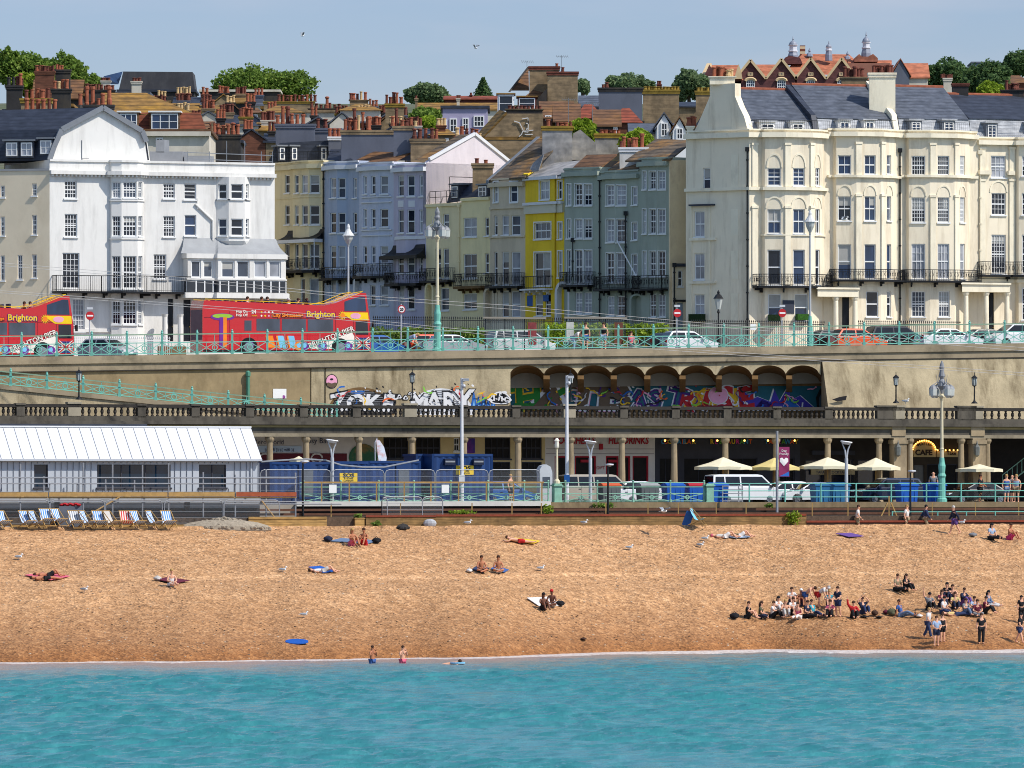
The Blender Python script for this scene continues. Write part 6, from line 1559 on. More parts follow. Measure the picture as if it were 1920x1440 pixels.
# == low walls, promenade railings, new station building, scaffold, fences, cabins
BRK=M('sandy brick',(176,142,88),.95,.15,2,dirt=(120,96,62),damt=.5,rows=7,rowc=.75);BRKG=M('weathered yellow brick',(140,112,72),.95,.25,1.6,dirt=(84,66,44),damt=.7,rows=7,rowc=.7);COPR=M('red brick coping',(128,62,44),.95,.25,3)
L441=Line(440.9)
def low_wall(label,px0,px1,pyt,zb,mat,cap,line=L441,th=.35):
 t=thing('garden_wall',label,'wall',V3(line.at((px0+px1)/2),zb),0,'low brick walls at the back of the beach')
 z=ZW(pyt,line.at((px0+px1)/2).y);pp=[line.at(px0),line.at(px1)];m=MB();band(m,[line.at(px0,-th),line.at(px1,-th)],pp,zb,z-.12);m.build('wall',mat,t)
 m=MB();band(m,[line.at(px0,-th-.04),line.at(px1,-th-.04)],[line.at(px0,.05),line.at(px1,.05)],z-.12,z);m.build('coping',cap,t);return t
low_wall('long yellow brick wall with red brick coping along the railway',818,1512,964,6.8,BRKG,COPR);low_wall('short weathered brick wall behind the loose fence panels',686,818,966,6.8,BRKG,COPR)
low_wall('clean sandy brick wall beside the heap of stones',466,613,969,6.8,BRK,BRK);low_wall('dark timber lined low wall on the right',1512,2500,975,6.8,M('dark stained wall',(62,44,36),.9,.3,2),COPR)
low_wall('small sandy wall end behind the deckchairs',20,466,984,6.8,BRK,BRK)
L4476=Line(447.55)
pkk=thing('promenade_kerb','tan concrete kerb of the promenade above the rusty rails','kerb',P(1470,945,447.5),0);strip('edge',pkk,L4476,1033,2500,-.2,.08,8.42,8.78,kerbm);strip('shade_face',pkk,L4476,1033,2500,-.3,.03,7.0,8.42,DKI)  # lower face painted dark for the shadow below the kerb
pk_=thing('platform','white edged station platform deck behind the fence panels','platform',P(790,943,447),0);strip('deck_edge',pk_,L4476,556,1033,-.3,.3,8.55,8.85,M('white platform edge',(200,196,188),.8,.12));strip('gap_shade',pk_,L4476,556,1033,-.3,.0,7.0,8.54,DKI)  # solid strip, the shade under the deck is put into its colour
LR=Line(447.9)
def plain_rail(label,px0,px1,posts,rails,zb,hgt,mat,line=LR,name='railing',diamond=False,pr=.05,knob=True,group=None):
 t=thing(name,label,'railing',V3(line.at((px0+px1)/2),zb),0,group)
 for px in posts:
  m=MB();v=V3(line.at(px),zb);m.tube([v,v+Vector((0,0,hgt))],pr,8)
  if knob:m.ball(v+Vector((0,0,hgt+.03)),pr*1.5,8,5);m.ball(v+Vector((0,0,hgt*.45)),pr*1.4,8,5);m.tube([v,v+Vector((0,0,.2))],pr*1.8,8)
  m.build('post',mat,t)
 for h_ in rails:m=MB();m.tube([V3(line.at(px0),zb+h_),V3(line.at((px0+px1)/2),zb+h_),V3(line.at(px1),zb+h_)],pr*.6,6);m.build('rail',mat,t)
 if diamond:
  for a,b in zip(posts,posts[1:]):
   A,B=V3(line.at(a),zb),V3(line.at(b),zb);up=lambda z:Vector((0,0,z));c=(A+B)/2;z0,z1=rails[0],rails[1];zc=(z0+z1)/2;d=(B-A).normalized();m=MB()
   for e in(A,B):
    for z in(z0,z1):m.bar(e+up(z),c+up(zc),.045)
   q=[c+d*.17+up(zc),c+up(zc+.14),c-d*.17+up(zc),c+up(zc-.14)]
   for i in range(4):m.bar(q[i],q[(i+1)%4],.06)
   m.build('lattice_panel',mat,t)
 return t
plain_rail('faded turquoise promenade railing with diamond panels behind the platform',562,1030,(569,639,710,776,845,915,983,1028),(.10,.58,1.0,1.28),8.75,1.35,TURQD,diamond=True)
plain_rail('faded turquoise promenade railing with diamond panels before the parked vans',1050,1322,(1060,1120,1187,1257,1320),(.10,.58,1.0,1.28),8.75,1.35,TURQD,diamond=True)
plain_rail('plain three bar turquoise railing before the cars on the right',1336,1960,(1405,1472,1539,1605,1671,1737,1802,1866,1930),(.35,.75,1.22),8.75,1.25,TURQ,knob=False)
plain_rail('light turquoise railing with thin uprights at beach level on the right',1673,1960,(1673,1758,1812,1866,1922),(.05,.45,.9),7.25,.95,TURQ,Line(441.7),knob=False,pr=.045)
m=MB();la=Line(441.7)
for k in range(62):v=V3(la.at(1675+k*4.6),7.3);m.bar(v,v+Vector((0,0,.42)),.03)
rr_=[o for o in C.objects if o.get('label','').startswith('light turquoise railing')][0];m.build('uprights',TURQ,rr_)
for px,lb in((1044,'left'),(1329,'right')):
 t=thing('railing_pedestal','square turquoise pedestal with a tall slim lamp on it' if lb=='left' else 'square turquoise pedestal where the two kinds of railing meet','pedestal',V3(LR.at(px),8.7),0,'turquoise railing pedestals');m=MB();c=V3(LR.at(px),8.7)
 for z,w_,h_ in((.06,.62,.12),(.62,.5,1.0),(1.15,.64,.1),(1.24,.5,.08)):m.box(c+Vector((0,0,z)),(w_,w_,h_),COAST)
 m.build('body',TURQD,t)
 if lb=='left':
  m=MB();m.lathe(c+Vector((0,0,1.28)),[(.22,0),(.2,.15),(.09,.3),(.08,1.6),(.06,2.2),(.12,2.25)],10);m.build('pole',M('cream lamp paint',(206,196,166),.6,.1),t);m=MB();m.lathe(c+Vector((0,0,3.53)),[(.10,0),(.14,.1),(.14,.45),(.18,.48),(.05,.65)],8);m.build('lantern',M('lantern glass',(226,222,206),.3,.05),t)
WOOD=M('scaffold timber',(170,136,84),.9,.2,3);GALV=M('galvanised steel',(150,152,156),.45,.15,2,metal=.3)
for k,px in enumerate((621,751,830,885,960,1015,1136,1215,1272,1343,1399,1523,1590,1748,1829,1910)):
 m=MB();v=V3(Line(442.4).at(px),7.0);m.bar(v,v+Vector((0,0,1.75)),.07);put(m.build('stake',WOOD),'thin timber stake standing beside the railway track','stake','timber stakes along the railway')
t=thing('timber_handrail','rough timber handrail on posts along the platform edge','handrail',V3(LR.at(800,.3),8.8),0);lt=Line(447.4)
for px in(603,655,706,758,808,860,912,963,1016):m=MB();v=V3(lt.at(px),8.8);m.bar(v,v+Vector((0,0,1.25)),.09);m.build('post',WOOD,t)
m=MB();m.bar(V3(lt.at(570),10.05),V3(lt.at(1020),10.05),.05,.1);m.build('rail',WOOD,t)
t=thing('timber_trestle','leaning timber props forming a trestle beside the walking man','trestle',V3(Line(442.2).at(1667),7.0),0);z=lambda py:ZW(py,Line(442.2).at(1667).y)
for a,b in(((1667,974),(1667,930)),((1650,972),(1664,943)),((1684,974),(1671,943))):m=MB();p,q=Line(442.2).at(a[0]),Line(442.2).at(b[0]);m.bar(V3(p,z(a[1])),V3(q,z(b[1])),.08);m.build('prop',WOOD,t)
# == new station building
LB1=Line(443.2)
WR=M('white seamed metal roof',(216,217,219),.45,.02,.5,spec=.4);GC=M('pale grey seamed cladding',(176,182,190),.55,.04,.5);GCD=M('mid grey plinth cladding',(150,154,160),.6,.1,.6)  # plinth cladding is a darker grey than the wall cladding
f=Facade([LB1.at(-500),LB1.at(486)]);st=House('station_building','white metal roofed single storey station building with dark windows',f,'building',None,z0=7.0)
bz_=lambda py,px=250:ZW(py,LB1.at(px).y)
for a,b in((64,90),(182,320),(373,424)):st.win(a,b,871,914,1 if b-a<30 else 2 if b<330 and a<300 and b-a<60 else 3 if b-a>100 else 2,1,meet=False,gl=glass('station glass',(14,36,54)),frame=DKG,fw=.05,bw=.06,rec=.10,blind=0)
st.wall(bz_(862),GC,depth=6.5,z0=bz_(922))
m=MB();pts=[]
ze,zr=bz_(861),bz_(800);A,B=LB1.at(-500,.35),LB1.at(491,.35);A2,B2=LB1.at(-515,-3.4),LB1.at(468-15+30,-3.4);A3,B3=LB1.at(-515,-7),LB1.at(486,-7)
A2=LB1.at(-515,-3.2);B2=LB1.at(470,-3.2)
m.add([V3(A,ze),V3(B,ze),V3(B2,zr),V3(A2,zr),V3(B3,ze),V3(A3,ze)],((0,1,2,3),(3,2,4,5),(1,4,2),(0,3,5)));rf=m.build('roof',WR,st.t)
n=48;fr=[k/n for k in range(1,n)];m=MB()
for k in fr:p,q=V3(A+(B-A)*k,ze),V3(A2+(B2-A2)*k,zr);m.bar(p+Vector((0,0,.02)),q+Vector((0,0,.02)),.02,.035)
m.build('seam',M('seam grey',(160,162,166),.5,.05),rf)  # seams are a plain darker grey than the roof sheet
m=MB();m.bar(V3(A,ze-.05),V3(B,ze-.05),.14,.12);m.build('gutter',GC,rf);m=MB();m.bar(V3(A2,zr+.02),V3(B2,zr+.02),.3,.09);m.build('ridge',WR,rf)
for k in range(89):
 px=-501.6+k*11.2
 if any(a-4<px<b+4 for a,b in((64,90),(182,320),(373,424))):rg=((862,869),(916,921))
 else:rg=((862,921),)
 for a,b in rg:st.blank(px,px+.8,a,b,M('cladding seam',(120,126,136),.6,.05),'cladding_seam',0,.05)
st.blank(0,478,863,866,GC,'head_rail',0,.08);st.blank(469,472,866,921,GC,'downpipe',0,.1)
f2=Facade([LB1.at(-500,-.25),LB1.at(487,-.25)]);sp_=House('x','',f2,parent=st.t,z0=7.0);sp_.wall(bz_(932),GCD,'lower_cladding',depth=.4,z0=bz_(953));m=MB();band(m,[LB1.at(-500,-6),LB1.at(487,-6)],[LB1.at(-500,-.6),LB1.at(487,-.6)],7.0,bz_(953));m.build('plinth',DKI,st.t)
for px in(109,353):st.blank(px-5,px+5,942,952,DKI,'vent',-.23,-.18)
m=MB();band(m,[LB1.at(-500,-9),LB1.at(276,-9)],[LB1.at(-500,-8.6),LB1.at(276,-8.6)],12.5,bz_(793));m.build('rear_parapet',SLATED,st.t)
sc1=thing('scaffold','tube scaffold with timber toe boards around the station building','scaffold',V3(Line(441.8).at(280),7.2),0);ls=Line(441.9)
zz=lambda py:ZW(py,ls.at(280).y)
for a,b,mt in((-480,90,WOOD),(92,314,WOOD),(316,440,WOOD),(443,556,M('red brown board',(150,78,50),.9,.2,3))):m=MB();band(m,[ls.at(a,-.05),ls.at(b,-.05)],[ls.at(a),ls.at(b)],zz(931),zz(923));m.build('toe_board',mt,sc1)
m=MB();band(m,[ls.at(-480,-1.2),ls.at(556,-1.2)],[ls.at(-480,-.06),ls.at(556,-.06)],zz(934),zz(932));m.build('platform',WOOD,sc1)
for px,a,b in((38,870,990),(93,905,990),(156,868,975),(211,871,972),(267,872,990),(316,868,975),(381,885,990),(441,890,980),(499,880,985),(554,886,985),(82,893,925),(145,905,925),(198,898,925),(252,900,925)):m=MB();m.tube([V3(ls.at(px,-.12),max(7.1,zz(b))),V3(ls.at(px,-.12),zz(a))],.05,6);m.build('standard',GALV,sc1)
for py,a,b in((895,-480,556),(906,-480,556),(940,-480,580),(945,420,640)):m=MB();m.tube([V3(ls.at(a,-.06),zz(py)),V3(ls.at(b,-.06),zz(py+1))],.042,6);m.build('ledger',GALV,sc1)
m=MB();m.tube([V3(ls.at(150,.05),zz(975)),V3(ls.at(224,.05),zz(932))],.05,6);m.tube([V3(ls.at(490,.05),zz(938)),V3(ls.at(514,.05),zz(970))],.05,6);m.build('brace',WOOD,sc1)
MESHM=new_mat('fence mesh')[0]
def mesh_mat():
 t=MESHM.node_tree;b=t.nodes['Principled BSDF'];b.inputs['Base Color'].default_value=rgb((160,162,166));b.inputs['Roughness'].default_value=.5
 o=t.nodes['Material Output'];tr_=t.nodes.new('ShaderNodeBsdfTransparent');mx=t.nodes.new('ShaderNodeMixShader');mx.inputs[0].default_value=.10
 t.links.new(tr_.outputs[0],mx.inputs[1]);t.links.new(b.outputs[0],mx.inputs[2]);t.links.new(mx.outputs[0],o.inputs[0])
mesh_mat()
def heras(label,px0,px1,pyt,line,zb,mesh=True):
 A,B=V3(line.at(px0),zb),V3(line.at(px1),zb);z=Vector((0,0,ZW(pyt,line.at(px0).y)-zb));t=thing('fence_panel',label,'fence',(A+B)/2,0,'mesh fence panels around the works');c=.25;d=(B-A).normalized()*c
 m=MB();m.tube([A,A+z-Vector((0,0,c)),A+z+d*.3-Vector((0,0,c*.3)),A+z+d,B+z-d,B+z-d*.3-Vector((0,0,c*.3)),B+z-Vector((0,0,c)),B],.035,6);m.tube([A+Vector((0,0,.15)),B+Vector((0,0,.15))],.03,6);m.build('frame',GALV,t)
 if mesh:
  m=MB();m.quad(A+d*.2,B-d*.2,B-d*.2+z*.96,A+d*.2+z*.96)
  for k in range(1,3):pass
  m.build('mesh',MESHM,t)
  m=MB()
  for k in range(1,5):q=z*(k/5);m.bar(A+q,B+q,.018)
  m.build('wire',GALV,t)
 m=MB();m.box(A+Vector((0,0,.07)),(.25,.7,.14));m.build('foot',SOOT,t)
lh=Line(441.2)
for k,(a,b)in enumerate(((-12,92),(94,196),(198,304),(308,418),(420,524))):heras(f'mesh fence panel before the station, {("first", "second", "third", "fourth", "fifth")[k]} from the left',a,b,938,lh,7.2)
for k,(a,b,l_)in enumerate(((716,726,'thin leaning fence panel seen edge on'),(792,830,'loose fence panel beside the brick wall'),(716,792,'loose fence panel before the planter'))):heras(l_,a,b,932,lh,7.2,mesh=b-a>20)
for k,(a,b)in enumerate(((488,620),(622,720),(722,815),(817,915),(917,1012))):heras(f'tall fence panel before the blue cabins, {("first", "second", "third", "fourth", "fifth")[k]} from the left',a,b,881,Line(448.6),8.7)
t=thing('cable_sag','thick grey hose draped along the top of the low blue cabins','hose',V3(Line(449.5).at(650),11),0);m=MB();m.tube([wallpt(x,y,0,Line(449.5))for x,y in((490,866),(515,864),(548,862),(575,861),(610,863),(640,872),(680,876),(720,876),(760,868),(785,863))],.055,6);m.build('hose',GALV,t)
def mound(name,label,cat,px,pyb,pyt,wpx,mat,seed=1):
 rr=random.Random(seed);c=P(px,pyb,440.2);d=c.y;w_=wpx*d/F/2;h_=(pyb-pyt)*d/F;m=MB()
 for k in range(420):
  a=rr.random()*6.283;r=rr.random()**.6;p=Vector((c.x+math.cos(a)*r*w_,d+math.sin(a)*r*.9,7.2+h_*max(0,(1-r)**.8)+rr.uniform(-.03,.05)));s=rr.uniform(.05,.14);m.ball(p,(s*1.3,s,s*.7),5,3)
 m.ball((c.x,d,7.15),(w_,.9,h_*.95),14,8)
 o=m.build(name,mat);put(o,label,cat);return o
o=mound('shingle_heap','grey heap of loose stones beside the last blue deckchair','heap',420,992,972,180,M('grey stones',(158,146,128),.95,.3,6),2);o['kind']='stuff'
mound('rubble_heap','small dark heap of rubble against the brick wall','heap',755,985,979,22,SOOT,5)
m=MB();m.ball(V3(Line(440.6).at(806),7.5),(.42,.18,.28),10,6);put(m.build('buoy',M('grey plastic',(168,170,174),.5,.1)),'pale grey tilted float lying against the brick wall','float')
t=thing('cover_box','grey covered box with a red bundle on top beside the deckchairs','box',V3(Line(440.9).at(137),7.2),0);c=V3(Line(440.9).at(130),7.2);m=MB();m.box(c+Vector((0,0,.7)),(1.5,.5,1.4),COAST);m.build('body',M('grey tarpaulin',(92,96,106),.7,.2),t)
m=MB()
for k in range(7):m.ball(c+Vector((-.45+k*.17,-.05,1.48+.05*(k%2))),(.16,.2,.09),6,4)
put(m.build('red_bundle',gR),'crumpled red fabric bundle lying on the grey box','bundle')
def plant(label,px,pyb,pyt,wpx,line,mat,n=160,name='shrub'):
 c=line.at(px);d=c.y;z0=ZW(pyb,d);h_=(pyb-pyt)*d/F;w_=wpx*d/F/2;rr=random.Random(px);t=thing(name,label,'plant',V3(c,z0),0,'weeds and shrubs along the walls');m=MB();s=MB()
 for k in range(5):s.tube([V3(c,z0),V3(c,z0)+Vector((rr.uniform(-1,1)*w_*.7,rr.uniform(-.2,.2),h_*.8))],[.03,.01],4)
 leaf_quads(m,(c.x,d,z0+h_*.55),(w_,.35,h_*.5),n,.09,rr,.1);s.build('stem',BARK,t);m.build('foliage',mat,t);return t
plant('dry green bush growing over the brick wall beside the railway',1488,988,958,34,Line(440.6),LEAF3,260);plant('leafy weed by the pedestal above the rails',1026,966,946,26,Line(442.6),LEAF3,150);plant('low weed hanging on the kerb behind the timber stake',1133,954,943,52,Line(447.0),LEAF1,170);plant('small planter shrub behind the fence panel',671,977,963,16,Line(441.3),LEAF1,120);plant('yellow flowered weeds along the rails',866,965,956,60,Line(442.4),LEAF3,170);plant('green weed at the foot of the brick wall',706,988,976,20,Line(440.4),LEAF1,90);plant('tuft of weed on the kerb near the white van',1442,952,944,18,Line(447.0),LEAF1,90)
m=MB();c=V3(Line(441.2).at(672),7.2);m.box(c+Vector((0,0,.3)),(.62,.5,.6),COAST);m.box(c+Vector((0,0,.62)),(.7,.56,.06),COAST);put(m.build('planter',BRK),'square sandy planter holding the small shrub','planter')
CAB=M('blue cabin paint',(22,56,108),.5,.12,.8,dirt=(70,80,100),damt=.25);CABY=M('yellow sign board',(226,190,40),.5,.05)
def cabin(label,px0,px1,pyt,base,sign=None,doors=(),vents=()):
 ln=Line(base);A,B=ln.at(px0),ln.at(px1);z1=ZW(pyt,A.y);t=thing('site_cabin',label,'cabin',V3((A+B)/2,8.6),0,'blue site cabins');f=Facade([A,B]);h=House('x','',f,parent=t,z0=8.62);L_=f.c[-1]
 n=int(L_/.22);m=MB();nb=Vector((-N2.x,-N2.y))*2.4
 pts=[]
 for k in range(n+1):pts.append(f.at(min(L_-1e-3,L_*k/n),.06 if k%2 else 0))
 for a,b in zip(pts,pts[1:]):m.quad(V3(a,8.75),V3(b,8.75),V3(b,z1-.1),V3(a,z1-.1))
 q0,q1=A+nb,B+nb;m.poly([V3(A,z1-.1),V3(B,z1-.1),V3(q1,z1-.1),V3(q0,z1-.1)])
 for a,b in((A,q0),(q0,q1),(q1,B)):m.quad(V3(a,8.62),V3(b,8.62),V3(b,z1-.1),V3(a,z1-.1))
 m.build('wall',CAB,t);m=MB()
 for a,b in((A,B),(A,q0),(B,q1)):
  m.bar(V3(a,z1-.08),V3(b,z1-.08),.16);m.bar(V3(a,8.72),V3(b,8.72),.16)
 for a in(A,B):m.bar(V3(a,8.62),V3(a,z1),.16)
 m.build('frame',CAB,t)
 if sign:
  a,b,c,e,s_=sign;h.blank(a,b,c,e,CABY,'sign',.07,.10);q=f.at(f.u((a+b)/2),.11);text('SOS',.34,BLACK,t,V3(q,ZW(c+(e-c)*.45,q.y)),V3(T2,0),(0,0,1),.015,sx=1.3);
  for k in range(2):text(('SITE HIRE','01273 000000')[k]if k==0 else 'LONDON',.15,BLACK,t,V3(q,ZW(c+(e-c)*(.68+.24*k),q.y)),V3(T2,0),(0,0,1))
 for a,b,c,e in doors:d_=h.blank(a,b,c,e,CAB,'door',.07,.12);h.blank(a+4,b-4,c+12,e-4,M('cabin door mesh',(92,98,106),.6,.2),'door_panel',.12,.14)
 for a,b,c,e in vents:h.blank(a,b,c,e,M('vent hood',(26,34,58),.5,.1),'vent_hood',.07,.3);h.blank(a+1,b-1,c+4,c+7,GALV,'vent_grille',.3,.32)
 return t
cabin('low blue corrugated site cabin with yellow sign behind the lamp post',628,690,865,451.0,(636,669,887,904,1));cabin('low blue site cabin with a pale door beside the yellow signed one',692,787,864,451.2,None,((742,770,868,938),));cabin('dark blue low cabin standing at the left behind the hose',508,625,866,451.6,None,((560,590,870,935),))
cabin('tall blue container cabin with yellow sign and two vent hoods',812,922,851,450.6,(854,887,873,890,1),(),((831,851,860,872),(885,904,860,872)));cabin('tall dark end of the blue container cabin',782,810,851,452.4)
# == vehicles
CG_=glass('car glass',(16,20,26),.06,.45);TYRE=M('tyre rubber',(22,22,24),.85,.1);RIM=M('alloy rim',(140,142,146),.35,.05,metal=.6);HL=M('headlight lens',(216,218,220),.15,.05,spec=.7);TL=M('tail light lens',(150,20,22),.25,.05)
def paint(n,c):return M('car paint '+n,c,.25,.03,.5,spec=.5,coat=.6)
CARK={'hatch':(3.9,1.7,1.5,.92,.72,-1.88,-1.45,.25,1.05,.95),'saloon':(4.7,1.8,1.43,.92,.74,-1.75,-1.0,.35,1.3,.98),'suv':(4.7,1.85,1.72,1.05,.95,-2.25,-1.9,.55,1.35,1.1),'mpv':(4.6,1.8,1.72,1.02,.82,-2.24,-2.0,.7,1.6,1.05),'van':(5.0,1.9,1.95,1.12,.95,-2.46,-2.36,1.1,1.9,1.15)}
def car(label,px,base,z,kind,col,rz,group,mirror=True):
 L_,W_,H_,hb,hn,xb,r0,r1,xs,ht=CARK[kind];p=Line(base).at(px);zz=z(p.x)if callable(z)else z;t=thing('van' if kind=='van' else 'car',label,'van' if kind=='van' else 'car',V3(p,zz),rz,group);w2=W_/2
 prof=[(-L_/2+.05,.3),(-L_/2,.55),(-L_/2+.03,ht),(xb,hb+.03),(xs,hb),(L_/2-.35,hn+.04),(L_/2-.04,hn-.12),(L_/2,.5),(L_/2-.08,.26)]
 m=MB();n=len(prof);sl_=[]
 for y,k in((-w2+.0,.05),(-w2+.07,0),(w2-.07,0),(w2,.05)):
  cx,cz_=0,.6;sl_.append([(x*(1-k*.35),y,cz_+(q-cz_)*(1-k*1.2))for x,q in prof])
 vs=sum(sl_,[]);fs=[tuple(range(n)),tuple(reversed(range(3*n,4*n)))]
 for i in range(3):
  for k in range(n):k2=(k+1)%n;fs.append((i*n+k,i*n+k2,(i+1)*n+k2,(i+1)*n+k))
 m.add(vs,fs);tw=w2-.24;bw_=w2-.05
 m.add([(xb,-bw_,hb),(xs,-bw_,hb-.02),(r1,-tw,H_-.06),(r0,-tw,H_-.06),(xb,bw_,hb),(xs,bw_,hb-.02),(r1,tw,H_-.06),(r0,tw,H_-.06),((r0*.8),-tw*.75,H_),(r1-.25,-tw*.75,H_),(r1-.25,tw*.75,H_),(r0*.8,tw*.75,H_)],((0,1,2,3),(4,7,6,5),(1,5,6,2),(0,3,7,4),(3,2,9,8),(2,6,10,9),(6,7,11,10),(7,3,8,11),(8,9,10,11)))
 m.build('body',col,t,local=True)
 for s in(-1,1):
  f=lambda a,b:(xb+(xs-xb)*0,0)
  def sp(x0,x1,nm='window'):
   g=MB();P_=[]
   for x,v in((x0,.12),(x1,.12),(x1,.88),(x0,.88)):
    xx=max(xb+(r0-xb)*v+.14,min(x,xs+(r1-xs)*v-.14));P_.append((xx,s*(bw_+(tw-bw_)*v+.012),hb+(H_-.06-hb)*v))
   g.poly(P_);g.build(nm,CG_,t,local=True)
  c=(r0+r1)/2+.15
  if kind in('van','mpv','suv'):sp(xb,xb+(c-xb)*.42);sp(xb+(c-xb)*.42+.09,c-.05);sp(c+.05,xs)
  else:sp(xb,c-.05);sp(c+.05,xs)
  m=MB();m.box((xs-.25,s*(w2+.08),hb+.05),(.16,.2,.16));m.build('mirror',col if kind!='van' else BLACK,t,local=True)
  for x in(c-.15,c-1.05):m=MB();m.box((x,s*(w2+.01),hb-.12),(.18,.03,.035));m.build('handle',BLACK,t,local=True)
  m=MB()
  for x in(c,c-.95,xs-.1):m.box((x,s*(w2-.004),(hb+.35)/2+.12),(.012,.012,hb-.45))
  m.build('door_seam',BLACK,t,local=True)
  for x in(-L_*.29,L_*.305):
   ax=Matrix.Rotation(R(90),3,'X');rr=.33 if kind in('suv','van')else.31
   m=MB();m.lathe((x,s*(w2-.1)+.1,rr),[(rr*.7,0),(rr,.02),(rr,.18),(rr*.7,.2)],16,ax);wl=m.build('wheel',TYRE,t,local=True)
   m=MB();m.lathe((x,s*(w2-.0)+(.012 if s<0 else.006),rr),[(rr*.66,0),(rr*.6,.02)],14,ax)
   for k in range(5):a=k*1.2566;m.bar((x,s*(w2+.012),rr),(x+math.cos(a)*rr*.6,s*(w2+.012),rr+math.sin(a)*rr*.6),.05,.02)
   m.build('rim',RIM,wl,local=True);m=MB();m.lathe((x,s*(w2-.02)+.02,rr+.02),[(rr*1.18,0),(rr*1.18,.03)],16,ax);m.build('wheel_arch',TYRE,t,local=True)
 g=MB();v0,v1=.1,.9
 def scr(xa,za,xc,zc,nm,o):
  P_=[(xa+(xc-xa)*v+o,y,za+(zc-za)*v+.015)for v,y in((v0,-(bw_-.1)),(v0,bw_-.1),(v1,tw-.04),(v1,-tw+.04))];g=MB();g.poly(P_);g.build(nm,CG_,t,local=True)
 scr(xs,hb,r1,H_-.06,'windscreen',.012);scr(xb,hb,r0,H_-.06,'rear_window',-.012)
 for s in(-1,1):
  m=MB();m.box((L_/2-.12,s*(w2-.28),hn-.08),(.26,.4,.14));m.build('headlight',HL,t,local=True);m=MB();m.box((-L_/2+.06,s*(w2-.2),ht-.15),(.16,.3,.22));m.build('tail_light',TL,t,local=True)
 for x,cc in((L_/2+.005,(226,226,226)),(-L_/2-.005,(226,196,50))):m=MB();m.box((x,0,.5),(.03,.52,.11));m.build('number_plate',M('plate %d'%cc[2],cc,.5,.02),t,local=True)
 m=MB();m.box((L_/2-.02,0,.42),(.06,W_*.7,.16));m.build('grille',BLACK,t,local=True)
 return t
U=lambda x:zroad(x)-.12
GU,GLo='cars on the upper road','cars parked on the seafront road'
WHT,SIL,BLK,ORG,BLU,DBL,BEI=paint('white',(222,222,222)),paint('silver',(160,164,168)),paint('black',(20,21,24)),paint('orange',(226,84,32)),paint('blue',(40,92,160)),paint('navy',(24,32,56)),paint('champagne',(168,158,142))
car('silver hatchback parked nose out before the white house',202,481,U,'hatch',SIL,COAST-1.0,GU);car('bright blue hatchback just ahead of the right bus',712,482,U,'hatch',BLU,COAST+.2,GU);car('orange hatchback between the ornate lamp and the blue car',812,481.5,U,'hatch',ORG,COAST,GU)
car('silver low car hidden behind the ornate turquoise lamp',846,479.5,U,'saloon',SIL,COAST,GU);car('white people carrier behind the glass bus shelter',975,480.5,U,'mpv',WHT,COAST,GU);car('white hatchback behind the no entry sign left of the cream terrace',1290,481,U,'hatch',WHT,COAST,GU);car('dark estate car right beside the black bins',1258,483,U,'saloon',BLK,COAST+.3,GU)
car('black hatchback behind the orange car by the porch',1570,483.5,U,'hatch',BLK,COAST,GU);car('orange and silver hatchback before the cream porch',1608,480.5,U,'hatch',ORG,COAST,GU);car('black off-roader with yellow number plate before the cream terrace',1680,483.6,U,'suv',BLK,COAST,GU);car('white long estate car behind the railing before the right porch',1778,480.8,U,'saloon',WHT,COAST,GU);car('black saloon with red tail lights by the right porch',1850,483.6,U,'saloon',BLK,COAST,GU);car('white people carrier at the right edge of the upper road',1910,480.4,U,'mpv',WHT,COAST+math.pi,GU)
for k,(px,c,kd)in enumerate(((722,BLK,'saloon'),(742,SIL,'saloon'))):car(('dark saloon parked in the side street behind the 20 sign','grey saloon parked in the side street beyond the dark one')[k],px+12,497+4*k,18.6,kd,c,COAST+2.0,GU)
car('champagne passenger van beside the flared lamp post',1118,455.4,8.62,'van',BEI,COAST,GLo);car('white passenger van with lettering on its side under the parasols',1392,454.6,8.62,'van',WHT,COAST,GLo);car('white saloon facing left beside the teal bins',1522,454.2,8.62,'saloon',WHT,COAST+math.pi,GLo);car('white hatchback half hidden behind the grey bins',1205,455.2,8.62,'hatch',WHT,COAST,GLo)
car('navy off-roader facing left behind the bright blue bins',1666,454.4,8.62,'suv',DBL,COAST+math.pi,GLo);car('black saloon facing left beside the cyclist',1830,454.6,8.62,'saloon',BLK,COAST+math.pi,GLo);car('dark blue car behind the fence right of the tall cabin',948,454.4,8.62,'hatch',BLU,COAST,GLo);car('white car nose behind the banner pole',1466,456,8.62,'hatch',WHT,COAST+math.pi,GLo)
